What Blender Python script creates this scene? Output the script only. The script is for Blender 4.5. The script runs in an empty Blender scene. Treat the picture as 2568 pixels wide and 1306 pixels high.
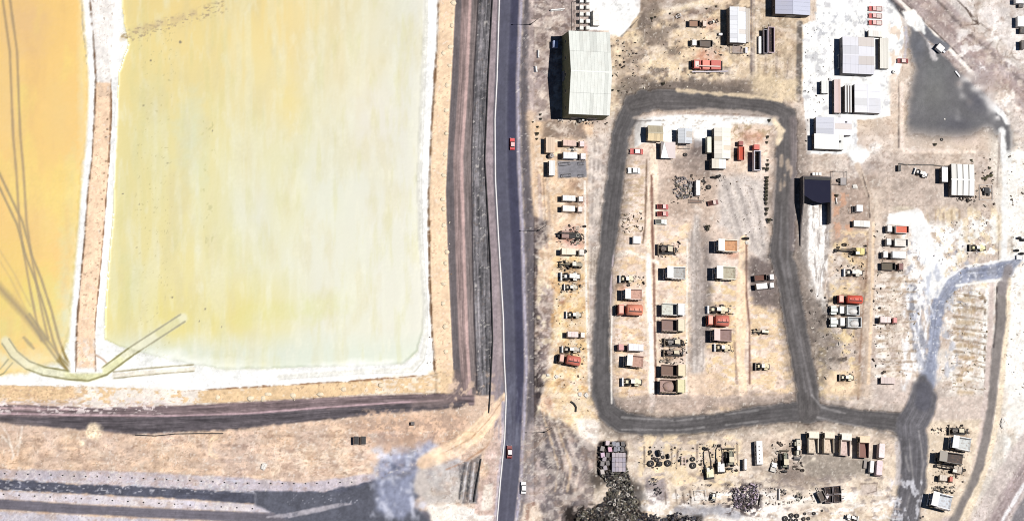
import bpy, math, random
import numpy as np
from mathutils import Vector, Matrix
random.seed(7)
SC = bpy.context.scene
COL = SC.collection
R = math.radians

# ------------------------------------------------------------------ camera, sky, sun, exposure
MPP = 0.14                                   # metres on the ground for one pixel of the photograph
DIST = 4000.0
DV = Vector((-0.25, -0.17, 1.0)).normalized()  # the aircraft looks from the south-west, about 17 degrees off straight down
CX = Vector((0, 1, 0)).cross(DV).normalized()
CY = DV.cross(CX).normalized()
cam_d = bpy.data.cameras.new("camera")
cam = bpy.data.objects.new("camera", cam_d)
COL.objects.link(cam)
cam.matrix_world = Matrix(((CX.x, CY.x, DV.x, DV.x * DIST), (CX.y, CY.y, DV.y, DV.y * DIST), (CX.z, CY.z, DV.z, DV.z * DIST), (0, 0, 0, 1)))
cam_d.sensor_width = 36.0
cam_d.lens = 36.0 * DIST / (2568 * MPP)
cam_d.clip_start = 10.0
cam_d.clip_end = 20000.0
SC.camera = cam

SUN_EL, SUN_AZ = 69.0, 85.0                  # azimuth clockwise from north (+Y)
world = bpy.data.worlds.new("World")
SC.world = world
world.use_nodes = True
wn = world.node_tree
bg = wn.nodes["Background"]
sky = wn.nodes.new("ShaderNodeTexSky")
sky.sky_type = 'NISHITA'
sky.sun_disc = False
sky.sun_elevation = R(SUN_EL)
sky.sun_rotation = R(SUN_AZ)
wn.links.new(sky.outputs[0], bg.inputs[0])
sky.altitude = 2400.0                        # a high dry desert: thin air, deep sky, black shadows
sky.air_density = 0.6
sky.dust_density = 0.3
bg.inputs[1].default_value = 0.05
sun_d = bpy.data.lights.new("sun", 'SUN')
sun_d.energy = 5.0
sun_d.angle = R(0.5)
sun_d.color = (1.0, 0.97, 0.93)
sun = bpy.data.objects.new("sun", sun_d)
COL.objects.link(sun)
sdir = Vector((math.sin(R(SUN_AZ)) * math.cos(R(SUN_EL)), math.cos(R(SUN_AZ)) * math.cos(R(SUN_EL)), math.sin(R(SUN_EL))))
sun.rotation_euler = sdir.to_track_quat('Z', 'Y').to_euler()
SC.view_settings.view_transform = 'Standard'
SC.view_settings.look = 'None'
SC.view_settings.exposure = 0.0
SC.view_settings.gamma = 1.0
SC.view_settings.use_curve_mapping = False
SC.cycles.max_bounces = 4
SC.cycles.diffuse_bounces = 1
SC.cycles.filter_width = 1.0

EL = 1.44                                    # light a white sunlit surface sends back, to turn seen colours into base colours

# ------------------------------------------------------------------ helpers
def G(px, py, z=0.0):
    """point at height z that the photograph shows at pixel px, py"""
    d = (CX * ((px - 1284) * MPP) - CY * ((py - 653) * MPP) - DV * DIST)
    o = DV * DIST
    t = (z - o.z) / d.z
    return o + d * t

def pxof(X, Y):
    rx, ry, rz = X - DV.x * DIST, Y - DV.y * DIST, -DV.z * DIST
    a = rx * CX.x + ry * CX.y + rz * CX.z
    b = rx * CY.x + ry * CY.y + rz * CY.z
    c = -(rx * DV.x + ry * DV.y + rz * DV.z)
    return 1284 + a / c * DIST / MPP, 653 - b / c * DIST / MPP

def lin1(c):
    c = max(c, 0) / 255.0
    return c / 12.92 if c <= 0.04045 else ((c + 0.055) / 1.055) ** 2.4

def alb(c):
    return tuple(min(0.86, lin1(v) / EL) for v in c)

def tag(o, label=None, cat=None, group=None, kind=None):
    if label: o['label'] = label
    if cat: o['category'] = cat
    if group: o['group'] = group
    if kind: o['kind'] = kind
    return o

def empty(name, loc=(0, 0, 0), rz=0):
    o = bpy.data.objects.new(name, None)
    o.empty_display_size = 0.5
    COL.objects.link(o)
    o.location = loc
    o.rotation_euler = (0, 0, rz)
    return o

_mats = {}
def mat(key, seen, rough=0.6, metal=0.0, dirt=0.18, scale=1.2, dirtcol=(190, 165, 140), vary=0.06, bump=0.0):
    k = (key, seen, rough, metal, dirt)
    if k in _mats: return _mats[k]
    m = bpy.data.materials.new(key)
    m.use_nodes = True
    nt = m.node_tree
    b = nt.nodes["Principled BSDF"]
    b.inputs["Roughness"].default_value = rough
    b.inputs["Metallic"].default_value = metal
    tc = nt.nodes.new("ShaderNodeTexCoord")
    n1 = nt.nodes.new("ShaderNodeTexNoise"); n1.inputs["Scale"].default_value = scale; n1.inputs["Detail"].default_value = 5; n1.inputs["Roughness"].default_value = 0.65
    nt.links.new(tc.outputs["Object"], n1.inputs["Vector"])
    ramp = nt.nodes.new("ShaderNodeValToRGB")
    ramp.color_ramp.elements[0].position = 0.48; ramp.color_ramp.elements[1].position = 0.75
    ramp.color_ramp.elements[0].color = (0, 0, 0, 1); ramp.color_ramp.elements[1].color = (dirt * 2.2,) * 3 + (1,)
    nt.links.new(n1.outputs["Fac"], ramp.inputs["Fac"])
    mx = nt.nodes.new("ShaderNodeMix"); mx.data_type = 'RGBA'
    mx.inputs["A"].default_value = alb(seen) + (1,)
    mx.inputs["B"].default_value = alb(dirtcol) + (1,)
    nt.links.new(ramp.outputs["Color"], mx.inputs["Factor"])
    oi = nt.nodes.new("ShaderNodeObjectInfo")
    mr = nt.nodes.new("ShaderNodeMapRange"); mr.inputs["To Min"].default_value = 1 - vary; mr.inputs["To Max"].default_value = 1 + vary
    nt.links.new(oi.outputs["Random"], mr.inputs["Value"])
    vm = nt.nodes.new("ShaderNodeVectorMath"); vm.operation = 'SCALE'
    nt.links.new(mx.outputs["Result"], vm.inputs[0]); nt.links.new(mr.outputs[0], vm.inputs["Scale"])
    nt.links.new(vm.outputs[0], b.inputs["Base Color"])
    if bump:
        n2 = nt.nodes.new("ShaderNodeTexNoise"); n2.inputs["Scale"].default_value = 3.0; n2.inputs["Detail"].default_value = 6
        nt.links.new(tc.outputs["Object"], n2.inputs["Vector"])
        bp = nt.nodes.new("ShaderNodeBump"); bp.inputs["Strength"].default_value = bump; bp.inputs["Distance"].default_value = 0.2
        nt.links.new(n2.outputs["Fac"], bp.inputs["Height"]); nt.links.new(bp.outputs[0], b.inputs["Normal"])
    _mats[k] = m
    return m

class MB:
    def __init__(s): s.v = []; s.f = []
    def box(s, x, y, z, sx, sy, sz, rz=0.0, tx=1.0, ty=1.0, tilt=0.0):
        """box centred on x, y with its bottom at z; tx, ty taper the top; tilt turns about y"""
        n = len(s.v); c, q = math.cos(rz), math.sin(rz)
        for zz, kx, ky in ((0, 1, 1), (sz, tx, ty)):
            for a, b in ((-1, -1), (1, -1), (1, 1), (-1, 1)):
                lx, ly, lz = a * sx / 2 * kx, b * sy / 2 * ky, zz
                if tilt:
                    ct, st = math.cos(tilt), math.sin(tilt)
                    lx, lz = lx * ct + lz * st, -lx * st + lz * ct
                s.v.append((x + lx * c - ly * q, y + lx * q + ly * c, z + lz))
        for f in ((3, 2, 1, 0), (4, 5, 6, 7), (0, 1, 5, 4), (1, 2, 6, 5), (2, 3, 7, 6), (3, 0, 4, 7)):
            s.f.append(tuple(n + i for i in f))
        return s
    def prism(s, prof, y0, y1):
        """profile in x, z swept along y"""
        n = len(s.v); k = len(prof)
        for y in (y0, y1):
            for x, z in prof: s.v.append((x, y, z))
        for i in range(k):
            j = (i + 1) % k
            s.f.append((n + i, n + j, n + k + j, n + k + i))
        s.f.append(tuple(n + i for i in reversed(range(k)))); s.f.append(tuple(n + k + i for i in range(k)))
        return s
    def slab(s, pts, z0, z1):
        """outline in x, y raised from z0 to z1"""
        n = len(s.v); k = len(pts)
        for z in (z0, z1):
            for x, y in pts: s.v.append((x, y, z))
        for i in range(k):
            j = (i + 1) % k
            s.f.append((n + i, n + j, n + k + j, n + k + i))
        s.f.append(tuple(n + i for i in reversed(range(k)))); s.f.append(tuple(n + k + i for i in range(k)))
        return s
    def rod(s, a, b, r0, r1=None, k=8, caps=True):
        r1 = r0 if r1 is None else r1
        a, b = Vector(a), Vector(b); d = (b - a).normalized()
        u = d.cross(Vector((0, 0, 1)) if abs(d.z) < 0.9 else Vector((1, 0, 0))).normalized(); w = d.cross(u)
        n = len(s.v)
        for p, r in ((a, r0), (b, r1)):
            for i in range(k):
                t = 2 * math.pi * i / k
                s.v.append(tuple(p + (u * math.cos(t) + w * math.sin(t)) * r))
        for i in range(k):
            j = (i + 1) % k
            s.f.append((n + i, n + k + i, n + k + j, n + j))
        if caps:
            s.f.append(tuple(n + i for i in range(k))); s.f.append(tuple(n + k + i for i in reversed(range(k))))
        return s
    def tube(s, pts, r, k=7):
        n = len(s.v); P = [Vector(p) for p in pts]
        for i, p in enumerate(P):
            d = (P[min(i + 1, len(P) - 1)] - P[max(i - 1, 0)]).normalized()
            u = d.cross(Vector((0, 0, 1))).normalized(); w = d.cross(u)
            rr = r[i] if isinstance(r, (list, tuple)) else r
            for j in range(k):
                t = 2 * math.pi * j / k
                s.v.append(tuple(p + (u * math.cos(t) + w * math.sin(t)) * rr))
        for i in range(len(P) - 1):
            for j in range(k):
                q = (j + 1) % k
                s.f.append((n + i * k + j, n + (i + 1) * k + j, n + (i + 1) * k + q, n + i * k + q))
        s.f.append(tuple(n + j for j in range(k))); s.f.append(tuple(n + (len(P) - 1) * k + j for j in reversed(range(k))))
        return s
    def lathe(s, prof, c=(0, 0, 0), axis='z', k=16, closed=False):
        """profile of (radius, height) turned about an axis"""
        n = len(s.v); m = len(prof)
        for i in range(k):
            t = 2 * math.pi * i / k; ct, st = math.cos(t), math.sin(t)
            for r, h in prof:
                p = (r * ct, r * st, h) if axis == 'z' else ((r * ct, h, r * st) if axis == 'y' else (h, r * ct, r * st))
                s.v.append((c[0] + p[0], c[1] + p[1], c[2] + p[2]))
        for i in range(k):
            j = (i + 1) % k
            for a in range(m if closed else m - 1):
                b = (a + 1) % m
                f = (n + i * m + a, n + j * m + a, n + j * m + b, n + i * m + b)
                s.f.append(f if axis != 'y' else f[::-1])
        return s
    def lump(s, x, y, z, rx, ry, rz, k=9, rings=4, j=0.18, rnd=random):
        """rough dome"""
        n = len(s.v)
        for i in range(rings):
            t = i / rings * math.pi / 2
            for a in range(k):
                p = 2 * math.pi * a / k
                q = 1 + rnd.uniform(-j, j)
                s.v.append((x + math.cos(p) * math.cos(t) * rx * q, y + math.sin(p) * math.cos(t) * ry * q, z + math.sin(t) * rz * (1 if i == 0 else 1 + rnd.uniform(-j, j))))
        s.v.append((x, y, z + rz))
        for i in range(rings - 1):
            for a in range(k):
                b = (a + 1) % k
                s.f.append((n + i * k + a, n + i * k + b, n + (i + 1) * k + b, n + (i + 1) * k + a))
        for a in range(k):
            s.f.append((n + (rings - 1) * k + a, n + (rings - 1) * k + (a + 1) % k, n + rings * k))
        return s
    def mesh(s, name, m, smooth=False):
        me = bpy.data.meshes.new(name)
        me.from_pydata(s.v, [], s.f)
        if m: me.materials.append(m)
        if smooth: me.polygons.foreach_set("use_smooth", [True] * len(me.polygons))
        me.update()
        return me
    def build(s, name, m, parent=None, smooth=False, loc=None):
        o = bpy.data.objects.new(name, s.mesh(name, m, smooth))
        COL.objects.link(o)
        if parent: o.parent = parent
        if loc: o.location = loc
        return o

def share(o, name, parent, loc=(0, 0, 0), rz=0):
    c = o.copy(); c.name = name; COL.objects.link(c); c.parent = parent
    c.location = loc; c.rotation_euler = (0, 0, rz)
    return c

def copy_tree(o, parent=None):
    c = o.copy(); COL.objects.link(c); c.parent = parent
    for ch in list(o.children): copy_tree(ch, c)
    return c
# ------------------------------------------------------------------ the ground: one fine sheet of land, split into its named surfaces
STEP = 0.36
c00, c11 = G(-170, 1480), G(2740, -170)
GX = np.arange(c00.x, c11.x, STEP); GY = np.arange(c00.y, c11.y, STEP)
NXg, NYg = len(GX), len(GY)
WX, WY = np.meshgrid(GX, GY)
WX = WX.ravel(); WY = WY.ravel()
PX, PY = pxof(WX, WY)
N = len(PX)
C = np.zeros((N, 3)); C[:] = (228, 210, 194)
Z = np.zeros(N)
LAB = np.zeros(N, dtype=np.int8)       # 0 ground 1 highway 2 yard road 3 brine pond 4 berm 5 dirt track 6 gravel pad 7 salt crust

_rg = np.random.RandomState(11)
_lat = [_rg.rand(256, 256) for _ in range(8)]
def vn(x, y, seed=0):
    L = _lat[seed % 8]; ox, oy = (seed * 37) % 256, (seed * 91) % 256
    xi = np.floor(x).astype(np.int64); yi = np.floor(y).astype(np.int64)
    fx = x - xi; fy = y - yi; fx = fx * fx * (3 - 2 * fx); fy = fy * fy * (3 - 2 * fy)
    xi = xi + ox; yi = yi + oy
    a = L[yi & 255, xi & 255]; b = L[yi & 255, (xi + 1) & 255]; c = L[(yi + 1) & 255, xi & 255]; d = L[(yi + 1) & 255, (xi + 1) & 255]
    return (a * (1 - fx) + b * fx) * (1 - fy) + (c * (1 - fx) + d * fx) * fy
def fbm(x, y, seed=0, o=4):
    s = 0; a = 0.5; t = 0
    for i in range(o):
        s = s + a * vn(x * 2 ** i, y * 2 ** i, seed + i * 3); t += a; a *= 0.55
    return s / t
EDGE = (fbm(PX / 14, PY / 14, 5, 3) - 0.5) * 2          # shared raggedness of outlines
EDGE2 = (fbm(PX / 45, PY / 45, 9, 3) - 0.5) * 2
FINE = fbm(PX / 5, PY / 5, 2, 3) - 0.5
MED = fbm(PX / 22, PY / 22, 3, 4) - 0.5
BIG = fbm(PX / 110, PY / 110, 4, 4) - 0.5

def sst(d, soft): return np.clip(0.5 - d / max(soft, 1e-3), 0, 1)
def box_idx(x0, y0, x1, y1, m):
    return np.nonzero((PX > x0 - m) & (PX < x1 + m) & (PY > y0 - m) & (PY < y1 + m))[0]
def put_mask(idx, m, col, a, lab=None, tex=0.0, streak=None, dz=0.0):
    m = m * a
    col = np.array(col, float)
    c = np.repeat(col[None], len(idx), 0)
    if tex: c = c * (1 + tex * (FINE[idx] + MED[idx]))[:, None]
    if streak is not None: c = c * (1 + streak)[:, None]
    C[idx] = C[idx] * (1 - m[:, None]) + c * m[:, None]
    if lab is not None: LAB[idx[m > 0.5 * a]] = lab
    if dz: Z[idx] += dz * m
def poly(pts, col, a=1.0, soft=4, rough=3, lab=None, tex=0.10, dz=0.0):
    xs = [p[0] for p in pts]; ys = [p[1] for p in pts]; mg = soft + rough * 3 + 2
    idx = box_idx(min(xs), min(ys), max(xs), max(ys), mg)
    if not len(idx): return
    x, y = PX[idx], PY[idx]
    d = np.full(len(idx), 1e9); ins = np.zeros(len(idx), bool)
    for i in range(len(pts)):
        (ax, ay), (bx, by) = pts[i], pts[(i + 1) % len(pts)]
        ex, ey = bx - ax, by - ay; L2 = ex * ex + ey * ey + 1e-9
        t = np.clip(((x - ax) * ex + (y - ay) * ey) / L2, 0, 1)
        d = np.minimum(d, np.hypot(x - ax - t * ex, y - ay - t * ey))
        if ay != by:
            ins ^= ((ay > y) != (by > y)) & (x < (bx - ax) * (y - ay) / (by - ay) + ax)
    sd = np.where(ins, -d, d) + rough * (EDGE[idx] * 1.4 + EDGE2[idx])
    put_mask(idx, sst(sd, soft), col, a, lab, tex, None, dz)
def stroke(pts, col, w=None, a=1.0, soft=3, rough=1.5, lab=None, tex=0.08, st=0.0, dz=0.0, gap=0.0):
    """line through pts (x, y or x, y, width); st = lengthwise tyre streaks; gap = how broken the line is"""
    P = [(p[0], p[1], (p[2] if len(p) > 2 else w)) for p in pts]
    mw = max(p[2] for p in P) / 2
    xs = [p[0] for p in P]; ys = [p[1] for p in P]; mg = mw + soft + rough * 3 + 2
    idx = box_idx(min(xs), min(ys), max(xs), max(ys), mg)
    if not len(idx): return
    x, y = PX[idx], PY[idx]
    best = np.full(len(idx), 1e9); off = np.zeros(len(idx)); run = np.zeros(len(idx)); acc = 0
    for i in range(len(P) - 1):
        ax, ay, aw = P[i]; bx, by, bw = P[i + 1]
        ex, ey = bx - ax, by - ay; L = math.hypot(ex, ey) + 1e-9
        t = np.clip(((x - ax) * ex + (y - ay) * ey) / (L * L), 0, 1)
        dd = np.hypot(x - ax - t * ex, y - ay - t * ey); sd = dd - (aw + (bw - aw) * t) / 2
        k = sd < best
        best = np.where(k, sd, best)
        off = np.where(k, np.sign((x - ax) * ey - (y - ay) * ex) * dd, off); run = np.where(k, acc + t * L, run); acc += L
    sd = best + rough * (EDGE[idx] * 1.4 + EDGE2[idx])
    m = sst(sd, soft)
    if gap: m = m * np.clip((fbm(run / 12, off / 30, 6, 2) - gap) * 6 + 0.5, 0, 1)
    stk = None
    if st: stk = st * ((fbm(off / 4.0, run / 110.0, 1, 3) - 0.5) * 2)
    put_mask(idx, m, col, a, lab, tex, stk, dz)
def blob(x, y, rx, ry, col, a=1.0, soft=0.5, ang=0.0, tex=0.1, dz=0.0, rough=0.25, lab=None):
    r = max(rx, ry); idx = box_idx(x - r, y - r, x + r, y + r, r)
    if not len(idx): return
    c, s = math.cos(R(ang)), math.sin(R(ang))
    ux, uy = PX[idx] - x, PY[idx] - y
    d = np.hypot((ux * c - uy * s) / rx, (ux * s + uy * c) / ry) + rough * (EDGE[idx] + EDGE2[idx])
    put_mask(idx, np.clip((1 - d) / soft, 0, 1), col, a, lab, tex, None, dz)
def patches(pts, col, a, scale, thr, seed, aspect=1.0, soft=0.10, edge=12):
    """irregular patches of colour inside an outline"""
    xs = [p[0] for p in pts]; ys = [p[1] for p in pts]
    idx = box_idx(min(xs), min(ys), max(xs), max(ys), edge)
    if not len(idx): return
    x, y = PX[idx], PY[idx]; d = np.full(len(idx), 1e9); ins = np.zeros(len(idx), bool)
    for i in range(len(pts)):
        (ax, ay), (bx, by) = pts[i], pts[(i + 1) % len(pts)]
        ex, ey = bx - ax, by - ay; L2 = ex * ex + ey * ey + 1e-9
        t = np.clip(((x - ax) * ex + (y - ay) * ey) / L2, 0, 1)
        d = np.minimum(d, np.hypot(x - ax - t * ex, y - ay - t * ey))
        if ay != by: ins ^= ((ay > y) != (by > y)) & (x < (bx - ax) * (y - ay) / (by - ay) + ax)
    sd = np.where(ins, -d, d)
    n = fbm(x / scale, y / (scale * aspect), seed, 4)
    m = np.clip((n - thr) / soft, 0, 1) * sst(sd, edge)
    put_mask(idx, m, col, a, None, 0.08)
def rect(x0, y0, x1, y1): return [(x0, y0), (x1, y0), (x1, y1), (x0, y1)]
def edgef(kn, v): return np.interp(v, [k[0] for k in kn], [k[1] for k in kn])
def vband(Lk, Rk, y0, y1, col, a=1.0, soft=3, rough=1.0, lab=None, tex=0.08, st=0.0, dz=0.0, fade=6):
    idx = np.nonzero((PY > y0 - fade) & (PY < y1 + fade) & (PX > min(k[1] for k in Lk) - 12) & (PX < max(k[1] for k in Rk) + 12))[0]
    x, y = PX[idx], PY[idx]
    l, r = edgef(Lk, y), edgef(Rk, y)
    sd = np.maximum(l - x, x - r) + rough * (EDGE[idx] * 1.4 + EDGE2[idx] * .6)
    m = sst(sd, soft) * np.clip((y - y0) / fade + .5, 0, 1) * np.clip((y1 - y) / fade + .5, 0, 1)
    stk = st * (fbm((x - l) / 3.2, y / 90, 1, 3) - .5) * 2 if st else None
    put_mask(idx, m, col, a, lab, tex, stk, dz)
def hband(Tk, Bk, x0, x1, col, a=1.0, soft=3, rough=1.0, lab=None, tex=0.08, st=0.0, dz=0.0, fade=6):
    idx = np.nonzero((PX > x0 - fade) & (PX < x1 + fade) & (PY > min(k[1] for k in Tk) - 12) & (PY < max(k[1] for k in Bk) + 12))[0]
    x, y = PX[idx], PY[idx]
    t, b = edgef(Tk, x), edgef(Bk, x)
    sd = np.maximum(t - y, y - b) + rough * (EDGE[idx] * 1.4 + EDGE2[idx] * .6)
    m = sst(sd, soft) * np.clip((x - x0) / fade + .5, 0, 1) * np.clip((x1 - x) / fade + .5, 0, 1)
    stk = st * (fbm((y - t) / 3.2, x / 90, 1, 3) - .5) * 2 if st else None
    put_mask(idx, m, col, a, lab, tex, stk, dz)

SALT = (262, 262, 260); SAND = (255, 224, 190); DARK = (104, 101, 103); MAUVE = (170, 150, 148); PALE = (228, 212, 198); LILAC = (178, 172, 184); PEACH = (255, 222, 190)
FAR = 3000
# ---- west half: brine ponds, berms, tracks
poly([(-200, -200), (1180, -200), (1180, 1000), (-200, 1040)], SALT, lab=7, tex=.03)
# orange pond
poly([(-200, -200), (204, -200), (206, 0), (214, 120), (224, 250), (218, 350), (202, 480), (196, 560), (188, 700), (176, 820), (150, 900), (60, 935), (-200, 950)], (255, 206, 98), soft=16, rough=5, lab=3, tex=.02)
P_OR = [(-200, -200), (205, -200), (218, 250), (190, 600), (172, 820), (130, 905), (-200, 925)]
for (x, y, rx, ry, c, a, ang) in [(60, 60, 90, 130, (240, 192, 120), .75, 0), (150, 300, 70, 170, (250, 208, 112), .7, 0), (90, 420, 130, 150, (252, 208, 96), .8, 0), (20, 250, 60, 200, (246, 208, 130), .5, 0),
                                  (110, 560, 90, 120, (248, 212, 110), .8, 0), (30, 600, 70, 90, (236, 190, 96), .6, 20), (60, 720, 130, 130, (246, 216, 78), .95, 0), (120, 780, 70, 120, (238, 224, 118), .8, 0), (40, 620, 110, 100, (250, 208, 88), .8, 0), (20, 830, 80, 70, (234, 214, 104), .8, 0),
                                  (175, 560, 34, 240, (232, 226, 160), .8, -4), (170, 760, 34, 160, (224, 226, 186), .8, -6), (50, 905, 130, 40, (240, 238, 205), .85, 0), (205, 200, 16, 330, (240, 226, 180), .6, 0)]:
    blob(x, y, rx, ry, c, a, soft=.9, ang=ang, tex=.02)
patches(P_OR, (252, 222, 96), .6, 60, .48, 7, 2.6, .2, 20); patches(P_OR, (236, 184, 96), .35, 45, .55, 13, 4.0, .2, 20)
# yellow-green pond
P_GR = [(302, -200), (306, 0), (312, 60), (322, 110), (298, 180), (292, 260), (286, 420), (282, 560), (270, 690), (262, 800), (262, 850), (300, 868), (420, 900), (560, 925), (760, 920), (900, 918), (1010, 912), (1046, 880), (1060, 830), (1064, 760), (1052, 600), (1048, 450), (1054, 300), (1062, 120), (1068, 0), (1072, -200)]
poly(P_GR, (226, 228, 196), soft=10, rough=1.5, lab=3, tex=.01)
def wash(i, col, m):
    C[i] = C[i] * (1 - m[:, None]) + np.array(col, float) * m[:, None]
gi_ = np.nonzero((LAB == 3) & (PX > 262))[0]; gx, gy = PX[gi_], PY[gi_]; wob = (fbm(gx / 90, gy / 260, 40, 4) - .5)
tx_ = np.clip((gx - 300 + wob * 500) / 700, 0, 1)
wash(gi_, (234, 218, 128), np.clip(1.05 - tx_ * 1.4, 0, 1) * .85)
wash(gi_, (230, 228, 212), np.clip(tx_ * 1.7 - .75, 0, 1) * .9)
wash(gi_, (246, 214, 118), np.clip(1.15 - gy / 380 + wob * .9, 0, 1) * np.clip(1.35 - np.abs(gx - 560) / 340, 0, 1) * .9)
wash(gi_, (230, 214, 100), np.clip(1.1 - np.abs(gy - 770 + wob * 120) / 90, 0, 1) * np.clip(1.5 - np.abs(gx - 500) / 200, 0, 1) * .85)
wash(gi_, (216, 226, 206), np.clip((gy - 820 + wob * 60) / 60, 0, 1) * .9)
for (x, y, rx, ry, c, a, ang) in [(725, 250, 44, 120, (242, 220, 128), .7, 4), (380, 300, 60, 160, (224, 224, 170), .5, 0), (480, 350, 50, 160, (216, 224, 192), .7, 0), (850, 420, 120, 200, (226, 230, 208), .5, 0), (940, 300, 90, 130, (232, 226, 212), .6, 0),
                                  (800, 770, 100, 50, (220, 222, 146), .7, 10), (660, 790, 90, 40, (222, 218, 118), .6, 10), (500, 460, 26, 200, (226, 226, 170), .5, 0), (740, 480, 40, 40, (240, 238, 200), .6, 0), (330, 720, 40, 110, (204, 208, 140), .5, 0), (880, 170, 120, 60, (236, 224, 176), .6, 0)]:
    blob(x, y, rx, ry, c, a, soft=.9, ang=ang, tex=.02)
patches(P_GR, (214, 200, 140), .3, 36, .52, 151, 3.5, .2, 20); patches(P_GR, (244, 242, 216), .3, 16, .58, 152, 3.0, .2, 20); patches(P_GR, (238, 240, 215), .35, 26, .50, 21, 7.0, .22, 20); patches(P_GR, (212, 208, 130), .28, 20, .56, 23, 5.0, .2, 20)


patches(rect(340, 60, 440, 900), (170, 158, 86), .5, 5, .72, 31, 1.3, .06, 20); patches(rect(505, 280, 540, 620), (176, 172, 96), .5, 7, .66, 33, 2.0, .08, 10)
blob(640, 985, 420, 60, SALT, .9, .8, 0); blob(420, 905, 260, 34, (256, 258, 252), .8, .9, -6); blob(900, 925, 230, 26, (258, 258, 255), .9, .8, 2)
for (x, y, r) in [(452, 106, 5), (378, 152, 3.5), (360, 265, 3), (308, 486, 3), (515, 774, 4), (432, 745, 3), (349, 512, 2.5), (343, 620, 2.5), (355, 364, 2), (533, 328, 2.5), (420, 410, 2), (500, 805, 2.5), (556, 819, 2.5)]:
    blob(x, y, r, r, (96, 84, 44), .9, .6, tex=0)
# white shore and its inner line
for k, w, c, a in ((0, 9, (246, 244, 234), .8), (8, 3, (206, 202, 186), .8), (14, 12, SALT, 1)):
    stroke([(1070 + k, -180), (1064 + k, 100), (1056 + k, 300), (1050 + k, 450), (1053 + k, 600), (1064 + k, 760), (1066 + k, 850), (1056 + k * 1.0, 900 + k * .5), (1030 + k, 926 + k), (900, 930 + k), (700, 944 + k)], c, w, a, soft=4, rough=.4)
# tracks under the shallow brine
def two(pts, gap, w, col, a, soft=5):
    for s in (-1, 1):
        q = []
        for i, p in enumerate(pts):
            a0, b0 = pts[max(i - 1, 0)], pts[min(i + 1, len(pts) - 1)]
            dx, dy = b0[0] - a0[0], b0[1] - a0[1]; L = math.hypot(dx, dy)
            q.append((p[0] - dy / L * gap / 2 * s, p[1] + dx / L * gap / 2 * s))
        stroke(q, col, w, a, soft=soft, rough=.5, tex=.03)
TR = (150, 122, 66)
two([(14, -150), (16, 0), (34, 130), (38, 240), (42, 340), (50, 430), (58, 560), (70, 640), (84, 720), (100, 800), (112, 850)], 18, 6, TR, .75)
two([(-60, 330), (0, 455), (50, 560), (72, 640), (96, 700), (122, 780), (140, 850), (158, 900), (185, 935), (215, 945)], 15, 6, (146, 122, 62), .85)
stroke([(-60, 650), (0, 722), (60, 786), (112, 850)], (160, 132, 62), 16, .85, soft=14, rough=.5, tex=.03)
two([(70, 790), (112, 850), (150, 902), (180, 932)], 10, 6, (140, 120, 64), .7)
two([(-20, 610), (30, 690), (70, 770)], 14, 4, (196, 166, 88), .5)
stroke([(60, 846), (84, 872)], (150, 130, 70), 7, .7, soft=4)
stroke([(14, 855), (36, 888), (70, 915), (110, 930), (170, 940), (220, 944), (262, 930), (330, 880), (392, 840), (458, 797)], (238, 236, 200), 24, .8, soft=8, rough=.5)
stroke([(170, 940), (215, 947), (250, 938), (300, 905)], (220, 220, 160), 18, .5, soft=10)
stroke([(400, 836), (440, 808)], (214, 206, 120), 20, .5, soft=8)
two([(14, 855), (36, 888), (70, 915), (110, 930), (170, 940), (220, 944), (262, 930), (330, 880), (392, 840), (458, 797)], 21, 4, (136, 130, 84), .9, soft=3)
two([(-30, 945), (5, 930), (26, 905)], 14, 3.5, (150, 144, 96), .8, 3)
two([(285, 940), (380, 930), (485, 922)], 16, 3.5, (150, 138, 98), .85, 3)
stroke([(285, 940), (485, 924)], (246, 238, 220), 10, .8)
patches([(300, 90), (330, 70), (440, 40), (560, 0), (570, 30), (460, 64), (340, 104), (304, 120)], (150, 126, 82), .7, 9, .56, 35, .5, .10, 10)
stroke([(300, 100), (340, 78), (430, 52), (520, 25)], (190, 160, 110), 14, .45, soft=14, rough=4, gap=.45)
# the causeway between the ponds
CL = [(-180, 222), (0, 225), (100, 234), (200, 240), (300, 236), (400, 230), (480, 220), (600, 212), (720, 200), (820, 192), (930, 190)]
CR = [(-180, 288), (0, 288), (100, 284), (200, 279), (300, 279), (430, 272), (560, 262), (680, 252), (800, 240), (860, 237), (930, 241)]
wide = lambda kn, k: [(a, b + k) for a, b in kn]
vband(wide(CL, -16), wide(CR, 16), -180, 935, SALT, soft=8, rough=2)
vband(CL, CR, 205, 922, PEACH, soft=3, rough=1.0, lab=4, st=.05, dz=.45)
vband(CL, CR, -180, 208, (248, 243, 238), soft=3, rough=2, lab=4, st=.06, dz=.45)
poly([(246, 215), (250, 206), (262, 232), (279, 200), (279, 245), (246, 245)], (222, 196, 172), .8)
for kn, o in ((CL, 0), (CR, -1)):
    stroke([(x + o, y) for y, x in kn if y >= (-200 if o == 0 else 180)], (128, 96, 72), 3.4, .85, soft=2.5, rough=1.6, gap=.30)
stroke([(205, -100), (207, 60), (218, 160)], (170, 164, 150), 2.5, .7, soft=2, gap=.3)
for y in (300, 325, 345, 405, 435, 455, 478, 500, 530, 580, 610, 665, 700, 750, 775):
    xx = edgef(CR, y) - random.uniform(8, 14)
    blob(xx, y, 3, 2.5, (110, 88, 66), .8, .6, tex=0)
patches(rect(192, 850, 240, 925), (250, 235, 220), .8, 6, .45, 37, 1.5)
stroke([(240, 890), (258, 900), (266, 908)], (180, 140, 110), 5, .7)
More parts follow.
